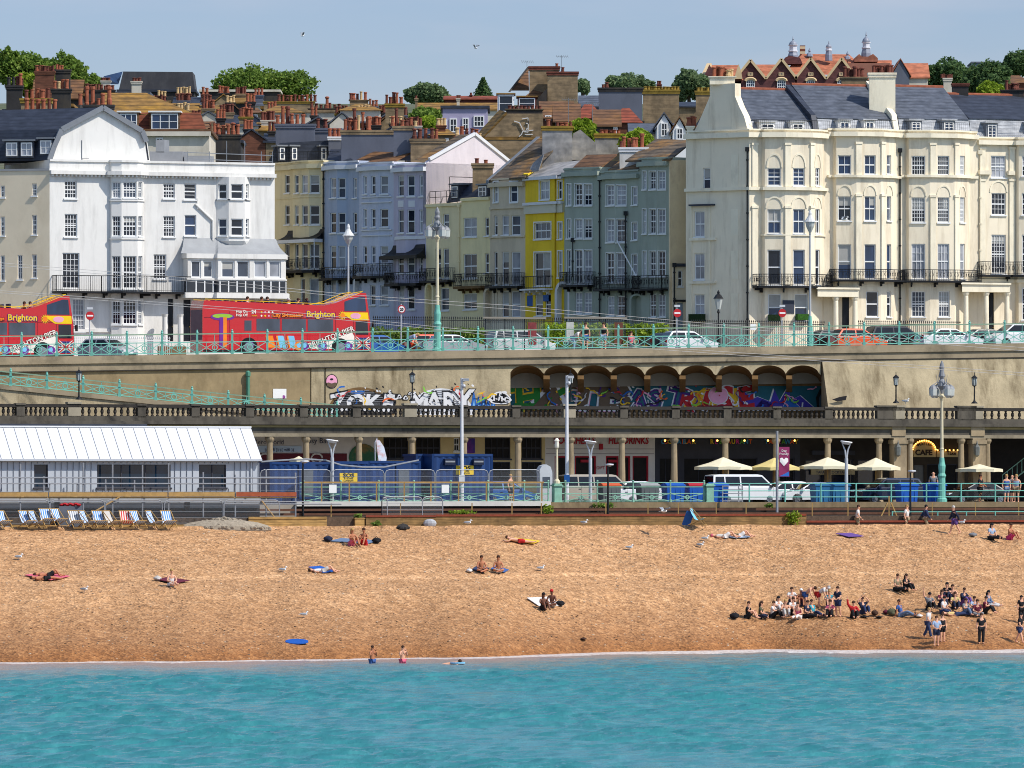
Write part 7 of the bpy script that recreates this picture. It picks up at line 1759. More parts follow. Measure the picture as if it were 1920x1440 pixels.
# == open top buses
RED=paint('bus red',(192,16,28));BYE=gc('bus yellow',(236,196,20));OUTL=gc('bus orange',(240,130,30));BLT=gc('bus light',(236,226,214));BPU=gc('bus purple',(112,40,140));BSK=gc('bus sky',(120,190,226))
def bus(label,pxf,base):
 L_,W_,H_=11.9,2.5,4.15;p=Line(base).at(pxf);zz=U(p.x);t=thing('open_top_bus',label,'bus',V3(p,zz),COAST,'red open top sightseeing buses');h=W_/2
 side=[(-L_,.18),(-L_,3.15),(-L_+.12,3.62),(-3.3,3.34),(-2.55,3.5),(-1.9,3.74),(-.72,4.2),(-.30,4.2),(0,2.2),(.04,.18)]
 m=MB();m.prism([(x,-h,z)for x,z in side],(0,W_,0));m.build('body',RED,t,local=True)
 def S(nm,pts,mat,o,par=t):g=MB();g.poly([(x,-h-o,z)for x,z in pts]);return g.build(nm,mat,par,local=True)
 R_=lambda a,b,c,d:[(a,c),(b,c),(b,d),(a,d)]
 for a,b in((-8.1,-6.45),(-6.3,-4.6),(-4.45,-2.65)):S('window',R_(a,b,1.62,2.42),GL_G,.012)
 S('window',R_(-8.95,-8.45,1.62,2.3),GL_G,.012);S('cab_window',[(-1.05,1.42),(-.14,1.42),(-.2,2.32),(-1.05,2.32)],GL_D,.012);S('front_upper_window',[(-1.85,2.98),(-.28,2.98),(-.38,3.96),(-.75,3.98),(-1.85,3.62)],GL_B,.012)
 S('panel',[(-2.15,2.9),(-.17,2.9),(-.12,2.38),(-1.3,2.38)],BYE,.012)
 S('panel',[(-5.6,.45),(-3.1,.95),(-1.35,1.62),(-1.15,1.3),(-1.15,.45)],BLT,.012);S('logo',[(-1.05+.38*math.cos(a*.5),2.66+.2*math.sin(a*.5))for a in range(12)],gPk,.02)
 for k in range(12):a=k*.5236;S('sun_ray',[(-1.98+.14*math.cos(a-.3),2.68+.14*math.sin(a-.3)),(-1.98+.34*math.cos(a),2.68+.34*math.sin(a)),(-1.98+.14*math.cos(a+.3),2.68+.14*math.sin(a+.3))],BYE,.02)
 S('sun_disc',[(-1.98+.17*math.cos(a*.5),2.68+.17*math.sin(a*.5))for a in range(12)],OUTL,.024)
 def T_(s,x,z,size,mat,off,rot=0,sx=1.0,o=.03):
  M_=MW[t.name].to_3x3();d=M_@Vector((math.cos(rot),0,math.sin(rot)));u=M_@Vector((-math.sin(rot),0,math.cos(rot)));text(s,size,mat,t,MW[t.name]@Vector((x,-h-o,z)),d,u,off,sx=sx)
 for s_,x,z,sz,sx in(('Brighton',-3.55,2.58,.56,1.05),('City Sightseeing',-5.9,2.56,.36,.95)):T_(s_,x,z,sz,BPU if sx>1 else gDk,.04,0,sx,.03);T_(s_,x,z,sz,BYE if sx>1 else OUTL,.012,0,sx,.04)
 T_('BRIGHTON PIER',-2.75,1.08,.5,gDk,.03,.36,.95,.03);T_('BRIGHTON PIER',-2.75,1.08,.5,BLT,.008,.36,.95,.04)
 T_('Hop On\nHop Off',-9.15,2.82,.24,BLT,.006,0,1,.03);T_('24',-8.3,2.78,.32,BLT,.012,0,1,.03);T_('hours',-8.25,2.58,.17,BYE,.0,0,1,.03)
 for k in range(4):
  for j in range(2):S('symbol',[(-7.75+k*.26+.07*math.cos(a),2.62+j*.24+.07*math.sin(a))for a in(0,1.05,2.1,3.14,4.2,5.2)],(BLT,BYE,gR,BLT)[(k+j)%4]if(k+j)%4!=2 else gPk,.02)
 S('picture',[(-10.5+.85*math.cos(a*.4),2.52+.24*math.sin(a*.4))for a in range(16)],BPU,.014);S('picture',[(-10.5+.72*math.cos(a*.4),2.58+.15*math.sin(a*.4))for a in range(16)],gc('bus lime',(150,190,60)),.02);S('picture',R_(-10.72,-10.45,.5,2.5),BPU,.022);S('picture',R_(-10.45,-10.2,.5,2.5),OUTL,.022)
 for k in range(3):S('picture',[(-7.3+k*.75,.5),(-6.75+k*.75,.5),(-6.95+k*.75,1.3),(-7.45+k*.75,1.3)],BSK if k else OUTL,.014);S('picture',[(-7.3+k*.75,.5),(-7.2+k*.75,.5),(-7.36+k*.75,1.3),(-7.48+k*.75,1.3)],OUTL,.02)
 for x,c in((-8.6,BPU),(-4.7,BPU),(-3.4,BPU),(-1.6,BPU),(-5.1,OUTL)):S('picture',[(x+.34*math.cos(a*.5),.62+.3*math.sin(a*.5))for a in range(12)],c,.02);S('picture',[(x+.16*math.cos(a*.5),.66+.16*math.sin(a*.5))for a in range(12)],BSK,.026)
 S('flag_picture',R_(-1.05,-.05,.45,1.22),gc('flag blue',(40,52,120)),.014)
 for a,b in(((-1.05,.45),(-.05,1.22)),((-1.05,1.22),(-.05,.45)),((-1.05,.83),(-.05,.83)),((-.55,.45),(-.55,1.22))):
  for w_,c,o in((.17,BLT,.02),(.08,gR,.028)):g=MB();g.bar((a[0],-h-o,a[1]),(b[0],-h-o,b[1]),w_ if a[0]==b[0]else.006,.006 if a[0]==b[0]else w_);g.build('flag_stripe',c,t,local=True)
 for x in(-8.95+.3,-2.15):
  ax=Matrix.Rotation(R(90),3,'X');m=MB();m.lathe((x,-h+.28,.5),[(.36,0),(.5,.03),(.5,.27),(.36,.3)],18,ax);wl=m.build('wheel',TYRE,t,local=True);m=MB();m.lathe((x,-h-.025,.5),[(.34,0),(.12,.02)],14,ax);m.build('rim',RIM,wl,local=True);m=MB();m.lathe((x,-h-.004,.55),[(.62,0),(.62,.01)],18,ax);m.build('wheel_arch',TYRE,t,local=True)
 m=MB()
 for y in(-h+.1,h-.1):m.tube([(-L_+.2,y,3.70),(-3.4,y,3.46),(-2.5,y,3.66),(-1.2,y,4.2),(-.5,y,4.32)],.02,6);m.tube([(-2.4,y,3.5),(-1.4,y,3.95),(-.6,y,4.25)],.016,6)
 for x in(-2.3,-1.6,-1.0):m.tube([(x,-h+.1,3.6+(x+2.5)*.42),(x,h-.1,3.6+(x+2.5)*.42)],.016,6)
 m.build('yellow_rail',BYE,t,local=True);m=MB();m.box((-.02+.03,0,2.0-.2),(.05,2.2,1.3));m.box((-.2,0,3.45),(.05,2.2,.9),0,Matrix.Rotation(-.12,3,'Y'));m.build('windscreen',GL_D,t,local=True)
 for x in(-10.0,-6.38,-4.52,-2.5,-1.2):S('panel_seam',R_(x,x+.025,.3,2.9),gDk,.008)
 S('panel_seam',R_(-11.8,-.1,2.46,2.49),gDk,.009);S('skirt',R_(-11.85,-.05,.2,.34),BLACK,.009)
 m=MB()
 for k in range(8):
  for y in(-.75,.75):m.box((-11.0+k*.95,y,3.42),(.1,.8,.5))
 m.build('seat_back',gc('seat navy',(40,44,84)),t,local=True)
 m=MB();m.box((.16,-h-.1,2.1),(.12,.22,.4));m.build('mirror',BLACK,t,local=True)
 for s in(-1,1):m=MB();m.box((.05,s*.85,.75),(.06,.4,.2));m.build('headlight',HL,t,local=True)
 g=MB();g.prism([(-L_-.012,-h+.1,1.0),(-L_-.012,h-.1,1.0),(-L_-.012,h-.1,3.0),(-L_-.012,-h+.1,3.0)],(.01,0,0));g.build('rear_panel',gc('bus rear',(120,90,96)),t,local=True)
 return t
B1=bus('red open top bus leaving the left edge of the picture',127,477.0);B2=bus('red open top bus with passengers before the white house',682,477.0)
# == lamps, signs, shelters, street furniture
CRL=M('cream lamp paint',(206,196,166));LGL=glass('lamp glass',(186,190,186),.1,.5,.1);STEEL=M('pale steel pole',(190,192,196),.45,.06,metal=.2)
def ornate(label,px,base,z0,pyt,pyb_turq,pyl):
 p=Line(base).at(px);z=z0(p.x)if callable(z0)else z0;t=thing('ornate_lamp',label,'street lamp',V3(p,z),0,'tall ornate seafront lamps');zz=lambda py:ZW(py,p.y)-z;c=V3(p,z);h1=zz(pyb_turq);hl=zz(pyl);ht=zz(pyt)
 m=MB();m.lathe(c,[(.34,0),(.34,.25),(.24,.35),(.22,h1*.55),(.28,h1*.6),(.2,h1*.66),(.24,h1*.82),(.18,h1*.9),(.15,h1)],12);m.build('base',TURQ,t)
 m=MB();m.lathe(c+Vector((0,0,h1)),[(.13,0),(.12,.5),(.15,.55),(.11,.65),(.085,hl-h1-.5),(.15,hl-h1-.3),(.2,hl-h1-.2),(.08,hl-h1)],12);m.build('pole',CRL,t)
 m=MB();m.lathe(c+Vector((0,0,hl)),[(.09,0),(.12,.25),(.3,.5),(.22,.8),(.12,.95),(.2,1.15),(.14,(ht-hl)*.7),(.17,(ht-hl)*.8),(.1,(ht-hl)*.92),(.02,ht-hl)],10)
 for k in range(4):
  a=k*1.571+.5;d=Vector((math.cos(a),math.sin(a),0));m.tube([c+Vector((0,0,hl+.1)),c+d*.35+Vector((0,0,hl+.75)),c+d*.68+Vector((0,0,hl+.55))],.04,6);m.lathe(c+d*.68+Vector((0,0,hl+.3)),[(.28,0),(.2,.16),(.05,.28)],8);m.tube([c+d*.35+Vector((0,0,hl+.75)),c+d*.42+Vector((0,0,hl+1.25))],[.03,.01],5)
 m.build('bracket',M('silver iron',(130,132,136),.5,.15),t)
 for k in range(4):a=k*1.571+.5;d=Vector((math.cos(a),math.sin(a),0));m=MB();m.lathe(c+d*.68+Vector((0,0,hl-.28)),[(.08,0),(.24,.15),(.27,.57)],8);m.build('lantern',LGL,t)
 return t
ornate('tall ornate cream lamp with turquoise base on the upper road',820,474.0,lambda x:zroad(x),388,572,440);ornate('tall ornate cream lamp with turquoise base before the cafe',1766,449.3,8.7,676,858,738)
def teardrop(label,px,base,z0,pyt,pyg,pyn,turq=None):
 p=Line(base).at(px);z=z0(p.x);t=thing('lantern_lamp',label,'street lamp',V3(p,z),0,'single lantern street lamps');zz=lambda py:ZW(py,p.y)-z;c=V3(p,z);m=MB()
 m.lathe(c,[(.16,0),(.14,1.0),(.08,1.2),(.06,zz(pyn)-.1),(.09,zz(pyn))],10);m.build('pole',M('silver pole',(176,178,180),.5,.1),t)
 if turq:m=MB();m.lathe(c,[(.22,0),(.2,.8),(.24,.9),(.15,1.7),(.1,2.2)],10);m.build('base',TURQ,t)
 m=MB();m.lathe(c+Vector((0,0,zz(pyn))),[(.05,0),(.28,(zz(pyg)-zz(pyn))*.6),(.34,zz(pyg)-zz(pyn))],10);m.build('lantern',LGL,t)
 m=MB();m.lathe(c+Vector((0,0,zz(pyg))),[(.42,0),(.34,.1),(.2,.3),(.12,.45),(.12,.6),(.05,.8),(.02,zz(pyt)-zz(pyg))],10);m.build('cap',M('pale lamp cap',(206,206,204),.5,.1),t)
teardrop('single lantern lamp on a slim silver pole behind the right bus',653,479.5,lambda x:zroad(x),420,442,460);teardrop('single lantern lamp with turquoise base before the cream bow fronts',1519,476,lambda x:zroad(x),400,416,438,True)
for px,pyt,lb in((623,824,'flared white lamp post before the blue cabins'),(1107,826,'flared white lamp post before the champagne van'),(1587,827,'flared white lamp post between the cream parasols')):
 p=Line(449.0).at(px);t=thing('flared_lamp',lb,'street lamp',V3(p,8.7),0,'flared modern lamps on the promenade');h_=ZW(pyt,p.y)-8.7;c=V3(p,8.7);m=MB();m.tube([c,c+Vector((0,0,h_*.72))],.11,10)
 for s in(-1,1):m.tube([c+Vector((0,0,h_*.70)),c+Vector((s*.09,0,h_*.85)),c+Vector((s*.28,0,h_*.97))],[.07,.05,.03],6)
 m.build('pole',STEEL,t);m=MB();m.lathe(c+Vector((0,0,h_-.06)),[(.2,-.16),(.38,-.02),(.4,0),(.36,.05)],14,Matrix.Rotation(.14,3,'Y'));m.build('reflector',M('white reflector',(226,226,226),.4,.03),t)
for px,pyt,pyb,lb in((568,866,966,'thin black lamp with disc head at the platform end'),(1140,872,966,'thin black lamp with disc head before the grey bins'),(1707,884,962,'thin black lamp with disc head before the bright blue bins')):
 p=Line(443.0).at(px);z=7.2;t=thing('disc_lamp',lb,'street lamp',V3(p,z),0,'thin black railway lamps');c=V3(p,z);h_=ZW(pyt,p.y)-z;m=MB();m.tube([c,c+Vector((0,0,h_))],[.08,.05],8);m.build('pole',BLACK,t);m=MB();m.lathe(c+Vector((0.1,0,h_)),[(.05,-.1),(.27,0),(.25,.07),(.05,.1)],12);m.build('disc',STEEL,t)
for px,pyt,lb in((866,709,'tall white camera pole behind the tall blue cabin'),(1063,704,'tall white camera pole before the gift shop')):
 p=Line(450.2).at(px);t=thing('camera_pole',lb,'pole',V3(p,8.7),0,'tall white camera poles');c=V3(p,8.7);h_=ZW(pyt,p.y)-8.7;m=MB();m.tube([c,c+Vector((0,0,h_))],[.13,.09],10);m.build('pole',M('white pole paint',(210,210,212),.5,.06),t);m=MB();m.box(c+Vector((.25,-.1,h_-.1)),(.4,.16,.16));m.bar(c+Vector((0,0,h_-.25)),c+Vector((.3,-.1,h_-.15)),.05);m.ball(c+Vector((.12,-.1,h_-.5)),.13,8,6);m.build('camera',STEEL,t);m=MB();m.box(c+Vector((0,-.16,1.6)),(.36,.08,.45));m.build('notice',BSG if px>1000 else WHITE,t)
BL_={}
def tlamp(label,px,first):
 p=LC.at(px);z=15.34
 if first:return duplicate(first,V3(p,z),0,label)
 t=thing('terrace_lamp',label,'lamp',V3(p,z),0,'black lanterns on the balustrade');c=V3(p,z);m=MB();m.lathe(c,[(.22,0),(.2,.06),(.08,.16),(.05,.3),(.045,1.1),(.07,1.15),(.05,1.2)],8);m.build('pole',BLACK,t);m=MB();m.lathe(c+Vector((0,0,1.22)),[(.13,0),(.17,.48)],6);m.build('glass',LGL,t)
 m=MB();m.lathe(c+Vector((0,0,1.70)),[(.22,0),(.2,.05),(.1,.14),(.03,.2),(.02,.4)],6);m.lathe(c+Vector((0,0,1.16)),[(.05,0),(.16,.06)],6)
 for k in range(6):a=k*1.047;d=Vector((math.cos(a),math.sin(a),0));m.bar(c+d*.135+Vector((0,0,1.2)),c+d*.175+Vector((0,0,1.72)),.025)
 m.build('frame',BLACK,t);return t
TL0=None
for px,l_ in((148,'black lantern on the pale pier before the ramp'),(773,'black lantern on the balustrade between two white graffiti tags'),(1070,'black lantern on the balustrade just behind a white pole'),(1680,'black lantern on the wide pier left of the ornate lamp'),(1827,'black lantern on the wide pier right of the ornate lamp')):q=tlamp(l_,px,TL0);TL0=TL0 or q
for px,l_ in((1684,'wall lantern on the stone pier left of the cafe sign'),(1832,'wall lantern on the stone pier right of the cafe sign')):m=MB();c=V3(LC.at(px,.5),11.75);m.lathe(c,[(.03,0),(.16,.12),(.2,.65),(.06,.85),(.02,1.1)],6);m.bar(c+Vector((0,0,.9)),c+Vector((0,.3,1.0)),.05);put(m.build('wall_lantern',M('wall lantern glass',(110,112,108),.4,.3,6)),l_,'lantern','wall lanterns on the piers')
p=Line(489).at(1347);t=thing('street_lantern','old black street lantern before the shaded cream side wall','street lamp',V3(p,zroad(p.x)),0);c=V3(p,zroad(p.x));h_=ZW(580,p.y)-c.z;m=MB();m.lathe(c,[(.12,0),(.1,1),(.06,1.2),(.05,h_-.3),(.1,h_-.2),(.05,h_)],8);m.build('pole',BLACK,t);m=MB();m.lathe(c+Vector((0,0,h_)),[(.14,0),(.3,.75)],6);m.build('glass',LGL,t);m=MB();m.lathe(c+Vector((0,0,h_+.75)),[(.36,0),(.2,.25),(.08,.35),(.1,.45),(.02,.6)],6);m.build('cap',BLACK,t)
def sign(label,px,py,base,kind,r=.31):
 ln=Line(base);p=ln.at(px);z0=zroad(p.x);zc=ZW(py,p.y);t=thing('road_sign',label,'road sign',V3(p,z0),0,'round road signs');m=MB();m.tube([V3(p,z0),V3(p,zc+r+.1)],.04,6);m.build('pole',STEEL,t)
 A=Matrix.Rotation(COAST,3,'Z')@Matrix.Rotation(R(90),3,'X');c=V3(p,zc)+V3(N2*.07,0);m=MB();m.lathe(c,[(r,0),(r,.025)],20,A);pl_=m.build('plate',gR,t)
 if kind=='no':m=MB();m.box(c+V3(N2*.03,0),(r*1.5,.012,r*.36),COAST);m.build('bar',WHITE,pl_);m=MB();m.box(c+Vector((0,0,r+.2)),(.42,.03,.14),COAST);m.build('sign_lamp',STEEL,t)
 else:m=MB();m.lathe(c+V3(N2*.03,0),[(r*.76,0),(r*.76,.012)],18,A);m.build('face',WHITE,pl_);text('20',r*.95,BLACK,pl_,c+V3(N2*.055,-r*.33),V3(T2,0),(0,0,1),.012)
 return t
sign('no entry sign between the left bus and the silver car',168,592,478.5,'no',.29);sign('no entry sign left of the cream corner house',1269,587,477,'no',.29);sign('no entry sign before the cream corner house front',1466,587,477,'no',.29);sign('round twenty speed limit sign right of the bus',752,580,484,'20',.28)
SHM=M('dark shelter frame',(44,46,50),.5,.1)
SGM=new_mat('shelter glass')[0]
def sgm():
 t=SGM.node_tree;b=t.nodes['Principled BSDF'];b.inputs['Base Color'].default_value=rgb((90,104,108));b.inputs['Roughness'].default_value=.05;o=t.nodes['Material Output'];a=t.nodes.new('ShaderNodeBsdfTransparent');x=t.nodes.new('ShaderNodeMixShader');x.inputs[0].default_value=.3;t.links.new(a.outputs[0],x.inputs[1]);t.links.new(b.outputs[0],x.inputs[2]);t.links.new(x.outputs[0],o.inputs[0])
sgm()
def shelter(label,px0,px1,poster):
 ln=Line(474.6);A,B=ln.at(px0),ln.at(px1);z0=zroad(A.x);z1=ZW(594,A.y);t=thing('bus_shelter',label,'bus shelter',V3((A+B)/2,z0),0,'bus shelters on the upper road');m=MB();band(m,[ln.at(px0-4,-1.4),ln.at(px1+4,-1.4)],[ln.at(px0-4,.2),ln.at(px1+4,.2)],z1-.12,z1);m.build('roof',M('shelter roof',(128,122,112),.6,.1),t)
 for k in range(4):q=ln.at(px0+(px1-px0)*k/3);m=MB();m.bar(V3(q,z0),V3(q,z1-.12),.07);m.build('post',SHM,t)
 m=MB();m.quad(V3(A,z0+.25),V3(B,z0+.25),V3(B,z1-.2),V3(A,z1-.2));m.build('glass',SGM,t)
 for a,b,mt in poster:m=MB();band(m,[ln.at(a,.03),ln.at(b,.03)],[ln.at(a,.1),ln.at(b,.1)],z0+.5,z1-.35);m.build('poster',mt,t)
shelter('left glass bus shelter with a dark red poster',910,1020,((990,1006,M('dark red poster',(120,50,52),.5,.4,3)),));shelter('right glass bus shelter with timetable and brown panel',1062,1172,((1062,1076,M('timetable panel',(176,178,172),.5,.3,5)),(1152,1168,M('brown poster',(96,56,40),.5,.3,3))))
def spikes(label,px0,px1,line,pyt,step=.16,mat=BLACK):
 A,B=line.at(px0),line.at(px1);z0=zroad(A.x)-.1;z1=ZW(pyt,A.y);t=thing('iron_fence',label,'fence',V3((A+B)/2,z0),0,'black iron fences before the houses');n=int((B-A).length/step);m=MB()
 for k in range(n+1):q=A+(B-A)*k/n;m.bar(V3(q,z0),V3(q,z1),.03);m.lathe(V3(q,z1),[(.035,0),(.045,.05),(.005,.16)],4)
 m.bar(V3(A,z1-.12),V3(B,z1-.12),.05);m.bar(V3(A,z0+.2),V3(B,z0+.2),.05);m.build('bars',mat,t);return t
spikes('black spiked fence before the shaded row of houses',700,1262,Line(489.5),596);spikes('black spiked fence before the cream corner house',1296,1545,Line(491),603);spikes('black spiked fence between the cream porches',1610,1800,Line(493),604);spikes('white spiked fence before the white house front',136,318,Line(488.5),634,.14,WHITE)
def hedge(label,px0,px1,line,pyt,mat,n):
 A,B=line.at(px0),line.at(px1);z0=zroad(A.x);z1=ZW(pyt,A.y);rr=random.Random(px0);m=MB()
 for k in range(n):f=rr.random();q=A+(B-A)*f;leaf_quads(m,(q.x,q.y+rr.uniform(-.4,.4),z0+(z1-z0)*rr.uniform(.3,.95)),(.3,.3,.2),5,.11,rr,.1)
 return put(m.build('hedge',mat),label,'hedge','clipped hedges behind the bus shelters')
hedge('sunlit green hedge behind the right bus shelter',1018,1250,Line(487.5),604,LEAF3,1000);hedge('dark green hedge behind the orange car',690,910,Line(487.5),612,LEAF1,800)
m=MB();A,B=Line(495).at(690),Line(495).at(1262);m.box((V3((A+B)/2,19.6)),((B-A).length,.3,2.0),COAST);put(m.build('garden_wall',M('grey garden wall',(70,68,68),.9,.3,.6)),'dark garden wall behind the spiked fence of the side street','wall')  # wall in a mottled dark grey
m=MB()
for k in range(5):q=W494.at(322,1.6+k*.3);m.box(V3(q,zroad(q.x)+.9-k*.2),(2.0,.32,.22),COAST)
put(m.build('steps',M('brown stone steps',(122,98,72),.9,.2)),'brown stone steps up to the door of the white house','steps')
def cable(label,pts,r=.014):
 m=MB();m.tube([V3(Vector((XW(x,447.5),447.5)),ZW(y,447.5))for x,y in pts],r,5);return put(m.build('overhead_cable',M('pale steel cable',(196,192,186),.5,.05)),label,'cable','pale cables slung above the promenade')
cable('upper pale cable of the higher pair sloping to the right',[(-40,488),(0,493),(351,521),(660,553),(960,573),(1320,606),(1460,617),(1960,655)]);cable('lower pale cable of the higher pair sloping to the right',[(-40,493),(0,498),(351,527),(660,558),(960,580),(1320,612),(1460,622),(1960,661)]);cable('upper pale cable of the lower pair above the railing',[(-40,541),(0,545),(534,584),(960,627),(1215,650),(1440,665),(1960,702)]);cable('lower pale cable of the lower pair above the railing',[(-40,546),(0,549),(534,589),(960,632),(1215,654),(1440,670),(1960,707)])
# == parasols, banners, bins
CAN=M('cream canvas',(226,216,184),.85,.08,1.5);CANY=M('yellowed canvas',(214,194,128),.85,.1,1.5)
def parasol(label,px,pyt,pye,wpx,base,can=CAN):
 p=Line(base).at(px);d=p.y;zt,ze=ZW(pyt,d),ZW(pye,d);w_=wpx*d/F/2;t=thing('parasol',label,'parasol',V3(p,8.7),0,'cream cafe parasols');c=V3(p,0);m=MB();m.tube([V3(p,8.7),V3(p,zt)],.045,8);m.build('pole',WOOD,t);m=MB();m.lathe(V3(p,8.7),[(.35,0),(.35,.08),(.08,.14)],10);m.build('base',SOOT,t);m=MB();n=8;rim=[]
 for k in range(n):a=math.pi*2*(k+.5)/n+.2;rim.append(Vector((p.x+math.cos(a)*w_*1.04,p.y+math.sin(a)*w_*1.04,ze+.16)))
 ap=V3(p,zt);md=[ap.lerp(q,.5)+Vector((0,0,-.05))for q in rim]
 for k in range(n):j=(k+1)%n;mid=(rim[k]+rim[j])/2+Vector((0,0,.03));m.add((ap,md[k],md[j]),((0,1,2),));m.add((md[k],rim[k],mid,rim[j],md[j]),((0,1,2,3,4),));dn=Vector((0,0,-.2));m.quad(rim[k],mid,mid+dn,rim[k]+dn);m.quad(mid,rim[j],rim[j]+dn,mid+dn)
 m.build('canopy',can,t);m=MB()
 for q in rim:m.bar(ap-Vector((0,0,.35)),q-Vector((0,0,.04)),.03)
 m.build('rib',WOOD,t);return t
parasol('cream parasol above the white passenger van',1356,857,880,106,459.2);parasol('yellowed cream parasol behind the maroon banner',1452,858,881,92,459.6,CANY);parasol('cream parasol left of the right flared lamp',1552,857,879,106,459.2);parasol('cream parasol right of the right flared lamp',1642,858,881,90,459.6);parasol('flat white parasol before the pier right of the cafe',1836,870,884,86,459.2);parasol('small white parasol peeping over the left cabins',560,855,866,34,459.4)
p=Line(444.0).at(1457);t=thing('banner_pole','bare grey pole carrying a maroon dog friendly banner','banner',V3(p,7.2),0);z=lambda py:ZW(py,p.y);m=MB();m.tube([V3(p,7.2),V3(p,z(808))],.085,8);m.build('pole',GALV,t);m=MB();q=lambda px:V3(Line(444.0).at(px,.02),0);a,b=q(1460),q(1480);m.prism([a+Vector((0,0,z(894))),b+Vector((0,0,z(894))),b+Vector((0,0,z(838))),a+Vector((0,0,z(838)))],V3(N2*.02,0));bn=m.build('banner',gc('banner maroon',(126,38,84)),t)
lb=Line(444.0);m=MB();m.poly([wallpt(1470+x*9,866+y*9,.06,lb)for x,y in((0,.9),(-.9,-.1),(-.85,-.7),(-.4,-.9),(0,-.5),(.4,-.9),(.85,-.7),(.9,-.1))]);m.build('heart',WHITE,bn);m=MB();m.poly([wallpt(*r_,.055,lb)for r_ in((1461,893),(1479.5,893),(1479.5,884),(1470,889))]);m.build('wave_print',gB,bn)
for k,s_ in enumerate(('Dog','Friendly')):text(s_,.2,WHITE,bn,wallpt(1470,847+k*6,.06,lb),V3(T2,0),(0,0,1))
p=Line(452.5).at(706);t=thing('feather_flag','white and orange feather flag standing behind the low blue cabins','flag',V3(p,8.7),0);lf=Line(452.5);m=MB();m.tube([wallpt(704,940,0,lf),wallpt(703,830,0,lf),wallpt(707,822,0,lf)],.03,6);m.build('pole',STEEL,t);m=MB();m.prism([wallpt(*r_,0,lf)for r_ in((705,823),(712,826),(720,838),(725,858),(724,866),(710,866))],V3(N2*.01,0));m.build('flag',M('printed flag cloth',(206,214,224),.8,.1,1,dirt=(200,90,40),damt=1,dscale=(1.2,1.2,1.2)),t)
WB={}
def bin_(label,px,base,body,lid,w_=1.25,h_=1.35,dp=1.0):
 p=Line(base).at(px);t=thing('wheeled_bin',label,'bin',V3(p,8.62),COAST,'large wheeled bins along the promenade');m=MB();a,b=w_/2,dp/2
 m.add([(-a*.9,-b*.85,.16),(a*.9,-b*.85,.16),(a*.9,b*.85,.16),(-a*.9,b*.85,.16),(-a,-b,h_-.15),(a,-b,h_-.15),(a,b,h_-.15),(-a,b,h_-.15)],((3,2,1,0),(0,1,5,4),(1,2,6,5),(2,3,7,6),(3,0,4,7),(4,5,6,7)))
 for x in(-.3,0,.3):m.box((x*w_,-b*.93,h_*.5),(.05,.06,h_*.7))
 m.build('body',body,t,local=True);m=MB();m.box((0,0,h_-.12),(w_+.1,dp+.1,.08));m.add([(-a-.03,-b-.03,h_-.08),(a+.03,-b-.03,h_-.08),(a+.03,b+.03,h_-.08),(-a-.03,b+.03,h_-.08),(-a,-b*.1,h_+.07),(a,-b*.1,h_+.07)],((0,1,5,4),(1,2,5),(2,3,4,5),(3,0,4)));m.build('lid',lid,t,local=True)
 for x in(-a*.75,a*.75):
  for y in(-b*.75,b*.75):m=MB();m.lathe((x,y+.03,.09),[(.09,0),(.09,.06)],10,Matrix.Rotation(R(90),3,'X'));m.build('wheel',TYRE,t,local=True)
 return t
BBL,BGR,BTE,BOR=M('blue bin plastic',(26,84,170),.5,.1),M('grey bin plastic',(92,96,98),.6,.1),M('teal blue bin plastic',(40,98,140),.5,.1),M('orange lid',(196,88,52),.6,.1)
for lb_,px,bo,li in(('grey bin with a faded orange lid before the champagne van',1142,BGR,BOR),('grey bin with pale lid beside the white hatchback',1214,BGR,M('pale lid',(150,152,150),.6,.1)),('bright blue bin, left of the red lidded one',1262,BBL,BBL),('bright blue bin with a red lid',1304,BBL,M('red lid',(176,34,48),.5,.1)),('bright blue bin behind the turquoise pedestal',1344,BBL,BBL),('teal blue bin beside the white saloon',1540,BTE,BTE),('second teal blue bin by the flared lamp post',1572,BTE,BTE),('bright blue bin before the navy off-roader',1700,BBL,BBL),('bright blue bin left of the ornate lamp base',1752,BBL,BBL)):bin_(lb_,px,450.4,bo,li)
p=Line(449.6).at(1021);t=thing('ticket_kiosk','white rounded ticket kiosk at the end of the fence panels','kiosk',V3(p,8.7),COAST);m=MB();m.prism([(-.42,-.3,0),(.42,-.3,0),(.42,-.3,2.0),(.3,-.3,2.35),(0,-.3,2.5),(-.3,-.3,2.4),(-.46,-.3,2.15),(-.42,-.3,1.9)],(0,.6,0));m.build('body',STEEL,t,local=True);m=MB();m.box((0,-.31,1.35),(.5,.03,.7));m.build('panel',GL_G,t,local=True)
p=Line(450.0).at(1370);t=thing('cage_trolley','grey barred cage trolley before the white van','trolley',V3(p,8.65),COAST);m=MB()
for k in range(5):m.bar((-.7,-.3,.2+k*.24),(.7,-.3,.2+k*.24),.06);m.bar((-.7,.3,.2+k*.24),(.7,.3,.2+k*.24),.05)
for x in(-.7,.7):
 for y in(-.3,.3):m.bar((x,y,.05),(x,y,1.2),.06)
m.build('cage',GALV,t,local=True)
for px,lb_ in((624,'white notice board tied to the platform railing, left'),(835,'white notice board tied to the platform railing, right')):m=MB();c=wallpt(px,916,.4,LR);m.box(c,(.5,.03,.55),COAST);put(m.build('notice_board',WHITE),lb_.replace(', left',' below the flared lamp').replace(', right',' below the tall cabin'),'notice','white notices on the railing')
m=MB();c=P(1412,613,472.4);m.box(c,(.4,.03,.4),COAST);put(m.build('notice_board',WHITE),'small white notice fixed to the upper railing','notice','white notices on the railing')
